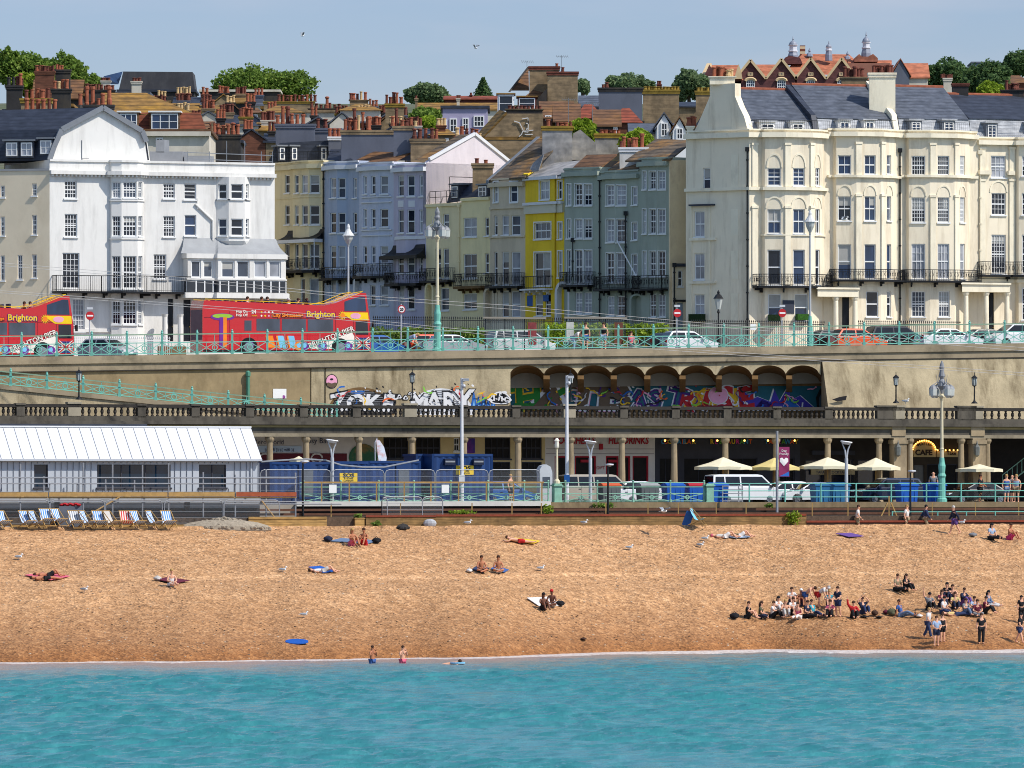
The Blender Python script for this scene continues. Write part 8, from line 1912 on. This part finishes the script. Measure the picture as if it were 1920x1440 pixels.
# == people (a pose faces -y at rotation 0)
def pose(pel,ch,hd,arms,legs):
 """pelvis, chest, head; arms = ((elbow, hand), (elbow, hand)); legs = ((knee, ankle, toe), ...); left then right"""
 V=Vector;pel,ch,hd=V(pel),V(ch),V(hd);sp=(ch-pel).normalized();J={'pel':pel,'ch':ch,'hd':hd,'nk':ch+sp*.17,'top':hd+(hd-ch).normalized()*.12}
 lr=V((1,0,0))if abs(sp.x)<.7 else V((0,1,0))
 for k,s in((0,-1),(1,1)):
  J[f's{k}']=ch+sp*.11+lr*(.18*s);J[f'e{k}'],J[f'h{k}']=V(arms[k][0]),V(arms[k][1]);J[f'p{k}']=pel+lr*(.1*s)-sp*.03;J[f'k{k}'],J[f'a{k}'],J[f't{k}']=(V(q)for q in legs[k])
 return J
ST=lambda k,y=0,d=.0:((k*.11,-.02+y*.5,.48),(k*.11,.03+y,.08+d),(k*.13,-.13+y,.04+d))
AD=lambda k:((k*.26,.03,1.12),(k*.25,-.06,.86))
SK=lambda k,w=.13:((k*w,-.40,.46),(k*w*.9,-.60,.08),(k*w*.9,-.76,.05))
SL=lambda k,z=.14:((k*.12,-.46,z),(k*.11,-.88,.09),(k*.13,-.92,.2))
AK=lambda k:((k*.27,-.2,.42),(k*.07,-.44,.46));AB=lambda k:((k*.28,.16,.3),(k*.26,.28,.04));AL=lambda k:((k*.27,-.14,.33),(k*.1,-.36,.28))
SIT=((0,0,.13),(0,-.04,.50),(0,-.10,.84));SITB=((0,0,.13),(0,.12,.48),(0,.14,.83));UP=((0,0,.92),(0,-.01,1.28),(0,-.03,1.6))
LIEL=lambda z:(((.42,-.09,z),(.85,-.1,.09),(.97,-.1,.14)),((.42,.1,z+.02),(.85,.1,.09),(.97,.1,.14)))
POSES={'stand':pose(*UP,(AD(-1),AD(1)),(ST(-1),ST(1))),'walk':pose((0,0,.9),(0,-.05,1.27),(0,-.09,1.59),(((-.26,-.12,1.1),(-.22,-.3,.92)),((.26,.14,1.1),(.24,.2,.86))),(ST(-1,-.28),ST(1,.3,.05))),'drink':pose(*UP,(((-.27,-.1,1.16),(-.06,-.22,1.46)),((.27,-.1,1.16),(.08,-.22,1.42))),(ST(-1),ST(1))),'reach':pose(*UP,(((-.25,-.08,1.13),(-.14,-.3,1.06)),((.25,-.08,1.13),(.14,-.3,1.04))),(ST(-1),ST(1,.1))),'bend':pose((0,.1,.84),(0,-.22,1.05),(0,-.48,1.16),(((-.25,-.36,.8),(-.16,-.5,.56)),((.25,-.36,.8),(.16,-.5,.56))),(ST(-1),ST(1,.12))),'knees':pose(*SIT,(AK(-1),AK(1)),(SK(-1),SK(1))),'lap':pose(*SIT,(AL(-1),AL(1)),(((-.3,-.3,.2),(.08,-.42,.08),(.16,-.48,.06)),((.3,-.3,.2),(-.08,-.46,.08),(-.16,-.52,.06)))),'long':pose(*SIT,(AL(-1),AL(1)),(SL(-1),SL(1,.22))),'lean':pose(*SITB,(AB(-1),AB(1)),(SL(-1,.3),SL(1))),'wave':pose(*SIT,(((-.33,-.04,.8),(-.36,-.06,1.1)),AK(1)),(SK(-1),SK(1))),'shade':pose(*SITB,(((-.36,.02,.72),(-.12,-.02,.95)),((.36,.02,.72),(.12,-.02,.95))),(SK(-1),SK(1))),'lie':pose((0,0,.12),(-.40,0,.13),(-.72,0,.16),(((-.5,-.3,.07),(-.25,-.38,.05)),((-.5,.3,.07),(-.25,.38,.05))),LIEL(.15)),'liek':pose((0,0,.12),(-.40,0,.13),(-.72,0,.16),(((-.5,-.3,.07),(-.25,-.38,.05)),((-.62,.3,.1),(-.8,.1,.14))),(((.35,-.08,.42),(.6,-.09,.07),(.74,-.1,.05)),((.4,.1,.25),(.8,.1,.08),(.92,.1,.13)))),'prone':pose((0,0,.16),(-.42,0,.24),(-.7,0,.34),(((-.66,-.26,.14),(-.95,-.2,.14)),((-.66,.26,.14),(-.95,.2,.14))),LIEL(.1))}
RAD={'pel':.14,'ch':.15,'nk':.06,'hd':.092,'top':.074,'s':.07,'e':.05,'h':.036,'p':.108,'k':.066,'a':.046,'t':.04}
EDG=[('pel','ch'),('ch','nk'),('nk','hd'),('hd','top')]+[(a+str(k)if a not in('ch','pel')else a,b+str(k))for k in(0,1)for a,b in(('ch','s'),('s','e'),('e','h'),('pel','p'),('p','k'),('k','a'),('a','t'))]
PART={'body':EDG,'shirt':[e for e in EDG if e[0]in('pel','ch','s0','s1')and e[1][0]in 'cnse' and e[1]!='nk'],'vest':[('pel','ch'),('ch','s0'),('ch','s1')],'bikini':[('pel','ch')],'trousers':[e for e in EDG if e[0][0]in 'pk' and e[1][0]in 'pka'],'shorts':[e for e in EDG if e[1][0]in 'pk' and e[0][0]=='p'],'jacket':[e for e in EDG if e[1][0]in 'cseh' and e[1]!='hd']}
PME={}
def make_people_meshes():
 tmp=[]
 for pn,J in POSES.items():
  for part,ed in PART.items():
   ks=[]
   for a,b in ed:
    for q in(a,b):
     if q not in ks:ks.append(q)
   vs,rad=[J[q].copy()for q in ks],[]
   for i,q in enumerate(ks):
    r=RAD[q]if q in RAD else RAD[q[0]];g=0 if part=='body' else.022
    if part=='shorts' and q[0]=='k':vs[i]=J['p'+q[1]].lerp(vs[i],.75);r=.09
    if part in('vest','shirt')and q=='pel':vs[i]=vs[i].lerp(J['ch'],.12)
    if part=='shirt' and q[0]=='e':vs[i]=J['s'+q[1]].lerp(vs[i],.7)
    if part=='bikini':vs[i]=J['pel'].lerp(J['ch'],.68 if q=='pel' else 1.0);r=.142
    if part=='trousers' and q[0]=='a':r=.058
    rad.append((r+g)if q not in('pel','ch')else r+g*.8)
   me=bpy.data.meshes.new('p');me.from_pydata([tuple(v)for v in vs],[(ks.index(a),ks.index(b))for a,b in ed],[]);o=bpy.data.objects.new('p',me);C.objects.link(o)
   sm=o.modifiers.new('s','SKIN');o.modifiers.new('u','SUBSURF').levels=1
   for i,q in enumerate(ks):sv=me.skin_vertices[0].data[i];sv.radius=(rad[i],rad[i]*(.8 if q in('pel','ch')else 1));sv.use_root=q in('pel','p0')and i==0
   tmp.append((pn,part,o))
 dg=bpy.context.evaluated_depsgraph_get()
 for pn,part,o in tmp:
  me=bpy.data.meshes.new_from_object(o.evaluated_get(dg));me.materials.clear();me.materials.append(WHITE)
  for p in me.polygons:p.use_smooth=True
  PME[pn,part]=me
 for _,_,o in tmp:bpy.data.objects.remove(o)
 for pn,J in POSES.items():
  bm=bmesh.new();bm.from_mesh(PME[pn,'body']);m=MB();up=(J['top']-J['nk']).normalized();f=Vector((0,-1,0))-up*up.dot(Vector((0,-1,0)));f=f.normalized()if f.length>.3 and not pn.startswith('li')else Vector((0,0,1 if pn!='prone' else 0))+Vector((-1 if pn=='prone' else 0,0,0));r=up.cross(f)
  h=J['hd']+up*.02;m.lathe(h+f*.08,[(.022,-.03),(.012,.03)],5,None)
  for s in(-1,1):m.ball(h+r*(.088*s),.024,5,4);m.ball(h+r*(.034*s)+f*.082+up*.025,.012,4,3)
  m.ball(h+f*.078-up*.05,(.026,.012,.01),5,3)
  for k in(0,1):
   d=(J[f'h{k}']-J[f'e{k}']).normalized();q=d.orthogonal().normalized();w_=d.cross(q);c=J[f'h{k}']+d*.03;m.ball(c+d*.03,.033,6,4)
   for i,L_ in enumerate((.062,.072,.068,.052)):b=c+d*.05+w_*((i-1.5)*.019);m.tube([b,b+d*L_*.6,b+d*L_+q*.022],[.009,.008,.006],5)
   m.tube([c+w_*.028,c+w_*.052+d*.03+q*.015,c+w_*.055+d*.06+q*.02],[.01,.009,.007],5)
  fm_=bpy.data.meshes.new('f');fm_.from_pydata(m.v,[],m.f);bm.from_mesh(fm_);bmesh.ops.recalc_face_normals(bm,faces=bm.faces);bm.to_mesh(PME[pn,'body']);bm.free();bpy.data.meshes.remove(fm_)
  for nm,lg in(('hair',0),('longhair',1),('hat',2)):
   m=MB();m.ball(h+up*.045-f*.02,(.105,.105,.105),9,6)
   if lg==1:m.tube([h-f*.05+up*.03,h-f*.085-up*.12,h-f*.09-up*.27],[.1,.085,.04],8)
   if lg==2:m.ball(h+up*.06+f*.08,(.1,.1,.02),8,4)
   o=m.build(nm,WHITE,None,local=True,smooth=True);PME[pn,nm]=o.data;bpy.data.objects.remove(o)
make_people_meshes()
def cloth(n):return{'w':(212,208,204),'k':(26,26,30),'n':(34,40,62),'g':(120,122,126),'b':(62,92,148),'t':(56,144,158),'r':(178,34,38),'p':(206,96,120),'m':(98,34,52),'o':(84,84,62),'d':(98,118,146),'j':(44,56,88),'y':(198,176,116),'u':(100,72,138),'a':(150,170,196),'h':(140,124,98),'s':(66,44,32),'l':(172,138,88),'e':(186,182,176),'c':(200,60,110)}[n]
def clm(n):return M('cloth '+n,cloth(n),.9,.12,6,coord='obj')
SKIN=[M('skin fair',(214,160,130),.6,.06,4,coord='obj'),M('skin tanned',(178,116,82),.6,.06,4,coord='obj'),M('skin brown',(112,72,54),.6,.06,4,coord='obj')]
def person(px,py,ps,face,lab,skin=0,top='',bot='',hair='s',sc_=1.0,loc=None,grp='people on the beach'):
 """top: v/s/j/b (vest, shirt, jacket, bikini) + colour; bot: t/s + colour; hair: colour (+l long, +h hat)"""
 lo=loc or on_beach(px,py);o=mobj('person',PME[ps,'body'],None,[SKIN[skin]],lo,(0,0,R(face)),(sc_*1.07,)*3);put(o,lab,'person',grp);MW[o.name]=Matrix.Translation(lo)
 if top:mobj({'v':'vest','s':'shirt','j':'jacket','b':'bikini_top'}[top[0]],PME[ps,{'v':'vest','s':'shirt','j':'jacket','b':'bikini'}[top[0]]],o,[clm(top[1])])
 if bot:mobj({'t':'trousers','s':'shorts'}[bot[0]],PME[ps,{'t':'trousers','s':'shorts'}[bot[0]]],o,[clm(bot[1])])
 if hair:n='longhair' if 'l' in hair[1:]else 'hat' if 'h' in hair[1:]else 'hair';mobj('hat' if n=='hat' else 'hair',PME[ps,n],o,[clm(hair[0])])
 return o
for a in((85,1088,'lie',8,'sunbather lying nearest on the pink towel at the left',1,'bk','sk'),(92,1082,'liek',8,'sunbather with one knee up behind another on the pink towel',1,'','sk','s'),(321,1100,'long',20,'woman in a white top sitting forward on the maroon towel',0,'vw','sw','l'),(607,1074,'liek',0,'person in white clothes lying on the bright blue towel',0,'sw','se','s'),(659,1023,'knees',35,'bare backed woman hunched forward on the grey blue towel',1,'','sp','ll'),(683,1022,'knees',-15,'broad man with a dark vest sitting beside the hunched woman',1,'vk','sr','s'),(975,1019,'prone',0,'sunbather lying face down on the yellow towel',0,'','sr','s'),(902,1074,'lap',15,'bare chested man sitting upright, larger of the pair on blue towels',1,'','sk','s'),(934,1074,'lap',5,'slim bare chested man in sunglasses with pale shorts',1,'','se','s'),(1018,1144,'knees',25,'woman in black with dark hair on the white patterned towel',2,'vk','sk','kl'),(1035,1138,'lap',-15,'man in a bright red cap looking down beside the woman in black',2,'','se','rh'),(1360,1009,'liek',0,'person with pink hair covering lying left on the top ridge',0,'se','sw','p'),(1388,1008,'liek',0,'person in dark stripes curled up lying right on the top ridge',0,'so','sw','s'),(1858,1012,'long',40,'woman in a pale blue top leaning over her legs, right edge',0,'sa','tk','kl'),(1893,1012,'knees',55,'girl in a bikini with hair tied up at the right edge',1,'bb','sc','s'),(1681,1108,'long',40,'person in a patterned olive top, left of the dark sitting pair',0,'sh','tk','s'),(1697,1108,'knees',50,'person in black with windblown long hair, right of the sitting pair',0,'sk','tk','sl'),(1401,1160,'knees',70,'boy in black sitting at the left end of the crowd',0,'sk','sk','s'),(1425,1160,'lap',75,'teenager in olive eating, next to the boy in black',0,'so','tn','sl'),(1448,1159,'knees',70,'boy in a white tee with dark trousers in the crowd',0,'sw','tk','s'),(1458,1150,'knees',30,'girl with long dark hair and white top behind the white tee boy',0,'sw','tw','kl'),(1472,1156,'knees',10,'girl in an olive vest with long fair hair in the crowd',0,'vo','te','ll'),(1486,1152,'knees',20,'child in a white tee with dark shorts in the middle of the crowd',0,'sw','sk','s'),(1497,1161,'long',-20,'girl in white leggings with long brown hair, front of the crowd',0,'vp','tw','sl'),(1484,1133,'knees',10,'person in white sitting at the back of the crowd',0,'sw','sj','s'),(1502,1136,'knees',0,'person in a white sun hat at the back of the crowd',1,'vr','sj','wh'),(1513,1140,'bend',60,'bare backed boy bending over in blue shorts',0,'','sb','s'),(1537,1140,'bend',70,'person in a white tee and red scarf bending over',0,'sw','sr','wh'),(1525,1156,'lean',40,'person in teal reclining with dark jeans in the crowd',0,'st','tj','s'),(1512,1158,'long',50,'person in dark clothes stretched out at the front of the crowd',0,'sn','tk','s'),(1555,1138,'knees',0,'fair boy in a turquoise tee at the right of the crowd',0,'st','sn','l'),(1557,1157,'knees',-10,'child in a pink top sitting before the turquoise tee',0,'sp','tk','s'),(1571,1157,'reach',-40,'boy in navy tee and grey shorts standing in the crowd',0,'sn','sj','s'),(1600,1159,'wave',10,'child in a red top with one arm raised',0,'jr','tk','s'),(1619,1151,'shade',20,'person reclining with both hands behind the head',0,'sn','tj','s'),(1690,1156,'lean',60,'man in a blue tee leaning back on his hands',1,'sb','td','s'),(1742,1143,'wave',20,'boy in a grey tee and cap shading his eyes with raised arm',0,'sg','tk','kh'),(1765,1138,'knees',20,'girl in maroon behind the boy in white',0,'sm','tn','sl'),(1786,1128,'knees',0,'person in a dark vest at the top of the right hand group',0,'vk','tn','s'),(1776,1124,'knees',-10,'person with long dark hair leaning against the dark vest',0,'sk','tn','kl'),(1790,1142,'knees',10,'person in a mustard plaid shirt in the right hand group',0,'sy','tn','s'),(1806,1134,'knees',40,'person in navy with a purple bag in the right hand group',0,'jn','tu','s'),(1768,1150,'lap',60,'boy in a white tee seated at the front of the right hand group',0,'sw','tj','k'),(1793,1155,'lie',10,'person lying back in a mustard top and jeans',0,'sy','tj','s'),(1809,1154,'knees',45,'person in blue jeans with knees drawn up',0,'sg','td','s'),(1826,1150,'knees',20,'person in a pale top at the right of the group',0,'sa','tg','s'),(1832,1156,'lap',10,'person in maroon and grey sitting cross legged',0,'sm','tg','s'),(1846,1150,'knees',70,'person in black at the right end of the group',0,'sm','tk','s'),(1851,1139,'long',60,'girl in a denim jacket and white trousers',0,'jd','tw','kl'),(1740,1197,'walk',60,'girl in white tee with a maroon shirt round her waist, standing',0,'sw','tj','l'),(1756,1212,'reach',10,'boy in a blue and white flowered shirt, standing nearest the sea',0,'sa','sn','s',.98),(1767,1204,'stand',30,'girl in a short black dress beside the flowered shirt',0,'vk','sk','sl',.92),(1840,1208,'stand',10,'woman in black clothes standing alone by the water',0,'sk','tk','s'),(1912,1207,'walk',60,'boy in a black tee with denim shorts walking at the right edge',0,'sk','sj','k'),(1915,1168,'stand',20,'person with long black hair cut off by the right edge',0,'sk','tk','kl',.9),(1790,1003,'walk',-75,'grey haired woman walking left in a navy jacket and purple skirt',0,'jn','su','e')):person(*a)
for px,py,ps,f,lab,sk,tp,bt,hr,sc_ in((698,1262,'drink',50,'boy in blue swim shorts standing in the shallow sea',1,'','sb','s',.92),(755,1264,'drink',40,'girl in pink swimwear standing in the shallow sea',0,'','sp','s',.92)):d=H*F/(1244-900);person(0,0,ps,f,lab,sk,tp,bt,hr,sc_,Vector((XW(px,d),d,-.72)),'bathers at the waterline')
d=H*F/346;person(0,0,'prone',180,'swimmer lying on a blue bodyboard in the sea',0,'','','s',1,Vector((XW(835,d),d,-.20)),'bathers at the waterline')
for px,b,z,ps,f,lab,sk,tp,bt,hr in((1607,441.0,6.75,'walk',80,'man in a white tee with a dark rucksack behind the beach crest',0,'sw','sh','s'),(1700,441.0,6.75,'stand',60,'fair man in a white tee walking behind the beach crest',0,'sw','sh','l'),(1734,441.0,6.75,'walk',100,'dark haired person in a denim jacket behind the beach crest',0,'jj','th','k'),(1887,450.0,8.7,'stand',20,'woman in a blue top by the parked black car',0,'vb','sd','l'),(1897,450.3,8.7,'stand',60,'tall bald man beside the woman in blue',0,'sg','sn',''),(1906,449.9,8.7,'stand',-20,'woman with folded arms at the right of the trio',0,'va','sh','l'),(1838,450.2,8.7,'reach',60,'cyclist standing over a bicycle before the black car',1,'sk','sk','s'),(1750,457.0,8.9,'stand',0,'man seen behind the bright blue bin by the ornate lamp',0,'sg','tn',''),(957,450.8,8.7,'stand',60,'bare shouldered person behind the fence by the dark blue car',0,'vh','sn','l'),(1098,473.6,0,'stand',10,'woman in a black vest standing at the right bus shelter',0,'vk','sb','s'),(1132,473.6,0,'stand',-20,'tall man in a black vest by the brown poster',0,'vk','sa','s'),(1078,474.0,0,'bend',60,'person in white stooping inside the right bus shelter',0,'sw','ta','s'),(768,474.8,0,'bend',80,'person in a blue striped top leaning over the upper railing',0,'sa','tn','l'),(1183,474.0,-.6,'stand',20,'person in patterned clothes low by the black bins',0,'sp','tn','s')):
 p=Line(b).at(px);person(0,0,ps,f,lab,sk,tp,bt,hr,1.0,V3(p,z if z>1 else zroad(p.x)+z),'people on the roads and promenade')
for k,(bx_,x,c,l_)in enumerate(((B2,-8.6,'w','white topped'),(B2,-7.6,'k','black topped'),(B2,-7.2,'g','grey topped'),(B2,-5.7,'e','pale hatted'),(B2,-5.0,'n','navy topped'),(B2,-4.4,'k','dark haired'),(B1,-2.9,'m','maroon topped'),(B1,-3.3,'k','black topped'))):
 q=MW[bx_.name]@Vector((x,-.6,2.78 if x>-7 else 2.85));person(0,0,'lap',112,f'{l_} passenger on the open deck of the {"second" if bx_ is B2 else "left"} bus',k%2,'s'+c,'tn','eh' if c=='e' else 's',1.0,q,'bus passengers')
 # == towels, bags, boards, deckchairs, gulls
def towel(label,pts,c,name='towel'):
 m=MB();m.prism([on_beach(*p)+Vector((0,0,.07))for p in pts],(0,0,.035));return put(m.build(name,c if not isinstance(c,str)else clm(c)),label,'towel','towels on the shingle')
for l_,p,c in(('pink towel under the two sunbathers at the left',((46,1081),(95,1090),(131,1083),(80,1077)),'p'),('maroon towel under the woman in white',((290,1089),(330,1096),(355,1091),(315,1085)),'m'),('bright blue towel under the person in white',((578,1066),(605,1076),(632,1074),(600,1064)),BBL),('grey blue towel under the couple near the wall',((618,1017),(690,1022),(708,1016),(640,1012)),'d'),('yellow towel under the face down sunbather',((950,1015),(1000,1022),(1012,1017),(965,1011)),CABY),('blue towel under the larger bare chested man',((885,1070),(905,1076),(918,1068),(895,1063)),'j'),('blue towel under the slim man',((920,1069),(945,1076),(954,1071),(930,1063)),'b'),('white patterned towel of the couple with the red cap',((988,1124),(1010,1139),(1056,1138),(1030,1122)),'w'),('purple and pink towel lying empty near the top of the beach',((1567,1003),(1590,1009),(1620,1008),(1595,1002)),'u'),('pale towel under the pair on the top ridge',((1345,1007),(1380,1011),(1412,1009),(1375,1004)),'a')):towel(l_,p,c)
def bag(label,px,py,c,w_=.3,h_=.3,name='bag'):
 q=on_beach(px,py)+Vector((0,0,.04));m=MB();m.ball(q+Vector((0,0,h_*.5)),(w_,.2,h_*.55),9,6);m.ball(q+Vector((w_*.2,-.15,h_*.3)),(w_*.5,.1,h_*.3),7,4);m.tube([q+Vector((-w_*.3,0,h_)),q+Vector((0,0,h_*1.3)),q+Vector((w_*.3,0,h_))],.02,5);put(m.build(name,clm(c),smooth=True),label,'bag','bags on the shingle')
for a in(('navy cool bag left of the grey blue towel',615,1016,'n'),('black bag right of the broad man',706,1019,'k'),('pale straw bag left of the maroon towel',295,1089,'e',.26,.22),('white carrier bag beside the larger bare chested man',880,1074,'w',.2,.2),('black bag right of the man in the red cap',1050,1137,'k'),('black rucksack left of the whole crowd',1377,1161,'k',.32,.34),('brown bag beside the reclining person',1640,1155,'s',.22,.3),('maroon bag left of the olive rucksack',1661,1152,'m',.2,.22),('olive rucksack left of the man in blue',1672,1155,'o',.32,.4),('dark bag right of the man in blue',1716,1157,'k',.22,.2),('white bag right of the dark one',1724,1158,'w',.22,.15),('black and white bag left of the pale blue woman',1824,1007,'g',.3,.22),('flat dark jacket left of the small brown bag',1621,1159,'k',.3,.1),('black flat cap shaped bag before the reclining person',1648,1159,'k',.25,.08),('dark driftwood lump near the water',1094,1201,'s',.2,.12)):bag(*a)
m=MB();q=on_beach(555,1206);m.prism([q+Vector((.62*math.cos(a*.4)*(1.15 if math.cos(a*.4)>0 else 1),.3*math.sin(a*.4)*1.4,.06+.12*math.sin(a*.4)))for a in range(16)],(0,0,.06));put(m.build('bodyboard',BBL),'blue bodyboard lying alone on the shingle','bodyboard');m=MB();m.prism([Vector((XW(858,d)+.42*math.cos(a*.4),d-.05+.25*math.sin(a*.4),.06))for a in range(16)],(0,0,.07));put(m.build('bodyboard',BSK),'pale blue bodyboard under the swimmer','bodyboard')
def chair(label,px,rz,mat,py=992):
 q=P(px,py,439.4);q.z=max(beach_z(q.x,q.y),q.z)+.02;t=thing('deckchair',label,'deckchair',q,rz,'deckchairs at the back of the beach');m=MB()
 for x in(-.36,.36):m.bar((x,-.5,.05),(x,.45,1.1),.04);m.bar((x,.52,.05),(x,-.42,.5),.04)
 for y,z in((.45,1.1),(-.42,.5),(-.5,.05),(.52,.05)):m.bar((-.38,y,z),(.38,y,z),.04)
 m.build('frame',WOOD,t,local=True);m=MB();pr=[(.45,1.09),(.3,.72),(.12,.42),(-.08,.32),(-.28,.4),(-.42,.5)]
 for(a,b),(c,e)in zip(pr,pr[1:]):m.quad((-.34,a,b),(.34,a,b),(.34,c,e),(-.34,c,e))
 m.build('sling',mat,t,local=True);return t
SB_,SR_,SGr=stripes('blue stripes',(206,212,220),(70,132,196),7),stripes('red stripes',(220,214,208),(200,48,44),7),stripes('grey stripes',(220,220,220),(120,128,140),7)
dk0=None;ORD=('first','second','third','fourth','fifth','sixth','seventh','eighth','ninth','tenth')
for k,px in enumerate((6,51,69,88,110,164,187,258,289,316)):
 lb_=f'blue striped deckchair, {ORD[k]} blue one from the left end'
 if dk0 is None:dk0=chair(lb_,px,.7,SB_)
 else:q=P(px,992-(4 if k in(3,4)else 0),439.4);q.z=max(beach_z(q.x,q.y),q.z)+.02;duplicate(dk0,q,.5+.3*(k%3),lb_)
chair('grey and white striped deckchair beside the grey box',142,.5,SGr);chair('beige canvas deckchair left of the red striped one',210,1.0,clm('e'));chair('red striped deckchair in the blue row',237,.3,SR_);chair('larger blue deckchair leaning by the brick wall alone',1308,1.3,BSK,986)
m=MB();q=P(1290,985,440.0);q.z=7.3;m.box(q+Vector((0,0,.45)),(.5,.06,.95),COAST,Matrix.Rotation(.35,3,'Y'));put(m.build('sign_board',BSG),'blue board propped against the lone deckchair','board')
GULL=M('gull white',(222,222,220),.7,.05);GUG=M('gull grey wing',(140,146,154),.7,.05)
def gull(label,loc,rz=0.0,fly=0.0,s=1.0):
 t=thing('gull',label,'gull',loc,rz,'gulls');m=MB();z=.2 if not fly else 0;m.ball((0,0,z),(.22*s,.09*s,.085*s),9,6);m.ball((.2*s,0,z+.14*s),.055*s,7,5);m.tube([(.12*s,0,z+.03),(.2*s,0,z+.13*s)],.04*s,6);m.tube([(.25*s,0,z+.13*s),(.31*s,0,z+.12*s)],[.014,.004],5);m.add([(-.18*s,-.05,z),(-.18*s,.05,z),(-.36*s,.04,z-.03),(-.36*s,-.04,z-.03)],((0,1,2,3),));m.build('body',GULL,t,local=True,smooth=True)
 for sd_ in(-1,1):
  m=MB()
  if fly:m.prism([(.1*s,sd_*.06,.04),(.16*s,sd_*.34*s,.1+fly),(-.04*s,sd_*.72*s,.05+fly),(-.08*s,sd_*.36*s,.08+fly),(-.1*s,sd_*.06,.03)],(0,0,.015))
  else:m.ball((-.05*s,sd_*.075*s,z+.02),(.2*s,.03,.06*s),8,5);m.tube([(.0,sd_*.03,.17),(.0,sd_*.03,0)],.008,4)
  m.build('wing',GUG,t,local=True)
 return t
for k,(x,y)in enumerate(((35,1050),(158,1111),(530,1074),(570,1158),(1180,1032),(1313,1027),(1322,1015),(1014,1071),(877,988),(1095,986),(1803,985))):gull(('gull alone at the far left of the beach','gull below the pink towel','gull left of the bright blue towel','gull above the stranded bodyboard','gull alone in the upper middle of the beach','lower gull of two near the ridge sunbathers','upper gull of two near the ridge sunbathers','gull right of the bare chested men','gull by the brick wall near the yellow towel','gull by the wall left of the lone deckchair','gull resting behind the walking woman')[k],on_beach(x,y),(.2,-.3,.1,.4)[k%4])
for l_,px,py,dd,rz,fl in(('gull gliding low over the railway',1245,958,441.5,.6,.12),('white gull flying before the cream terrace windows',1583,411,470,.2,.08),('tiny gull high in the sky at left',567,67,520,.4,.15),('tiny gull high in the sky at centre',892,90,520,2.5,.15)):gull(l_,X3(px,py,dd),rz,fl,.65 if py<100 else 1.1)
gull('gull on the balustrade by the right lanterns',V3(LC.at(1698),15.3),.1);m=MB();q=Line(450.0).at(1845);a=Matrix.Rotation(R(90),3,'X')
t=thing('bicycle','dark bicycle beside the black parked car','bicycle',V3(q,8.7),COAST)
for x in(-.5,.5):m=MB();m.tube([(x+.33*math.cos(k*.35),0,.34+.33*math.sin(k*.35))for k in range(19)],.022,5);m.build('wheel',TYRE,t,local=True)
m=MB()
for a,b in(((-.5,0,.34),(-.15,0,.34)),((-.15,0,.34),(-.28,0,.85)),((-.26,0,.78),(.36,0,.82)),((-.15,0,.34),(.38,0,.75)),((.5,0,.34),(.34,0,.98)),((-.5,0,.34),(-.26,0,.78))):m.tube([a,b],.02,5)
m.build('frame',BLACK,t,local=True);m=MB();m.ball((-.28,0,.9),(.13,.07,.04),7,4);m.build('saddle',BLACK,t,local=True);m=MB();m.tube([(.34,-.28,1.0),(.34,.28,1.0)],.02,5);m.build('handlebar',BLACK,t,local=True)
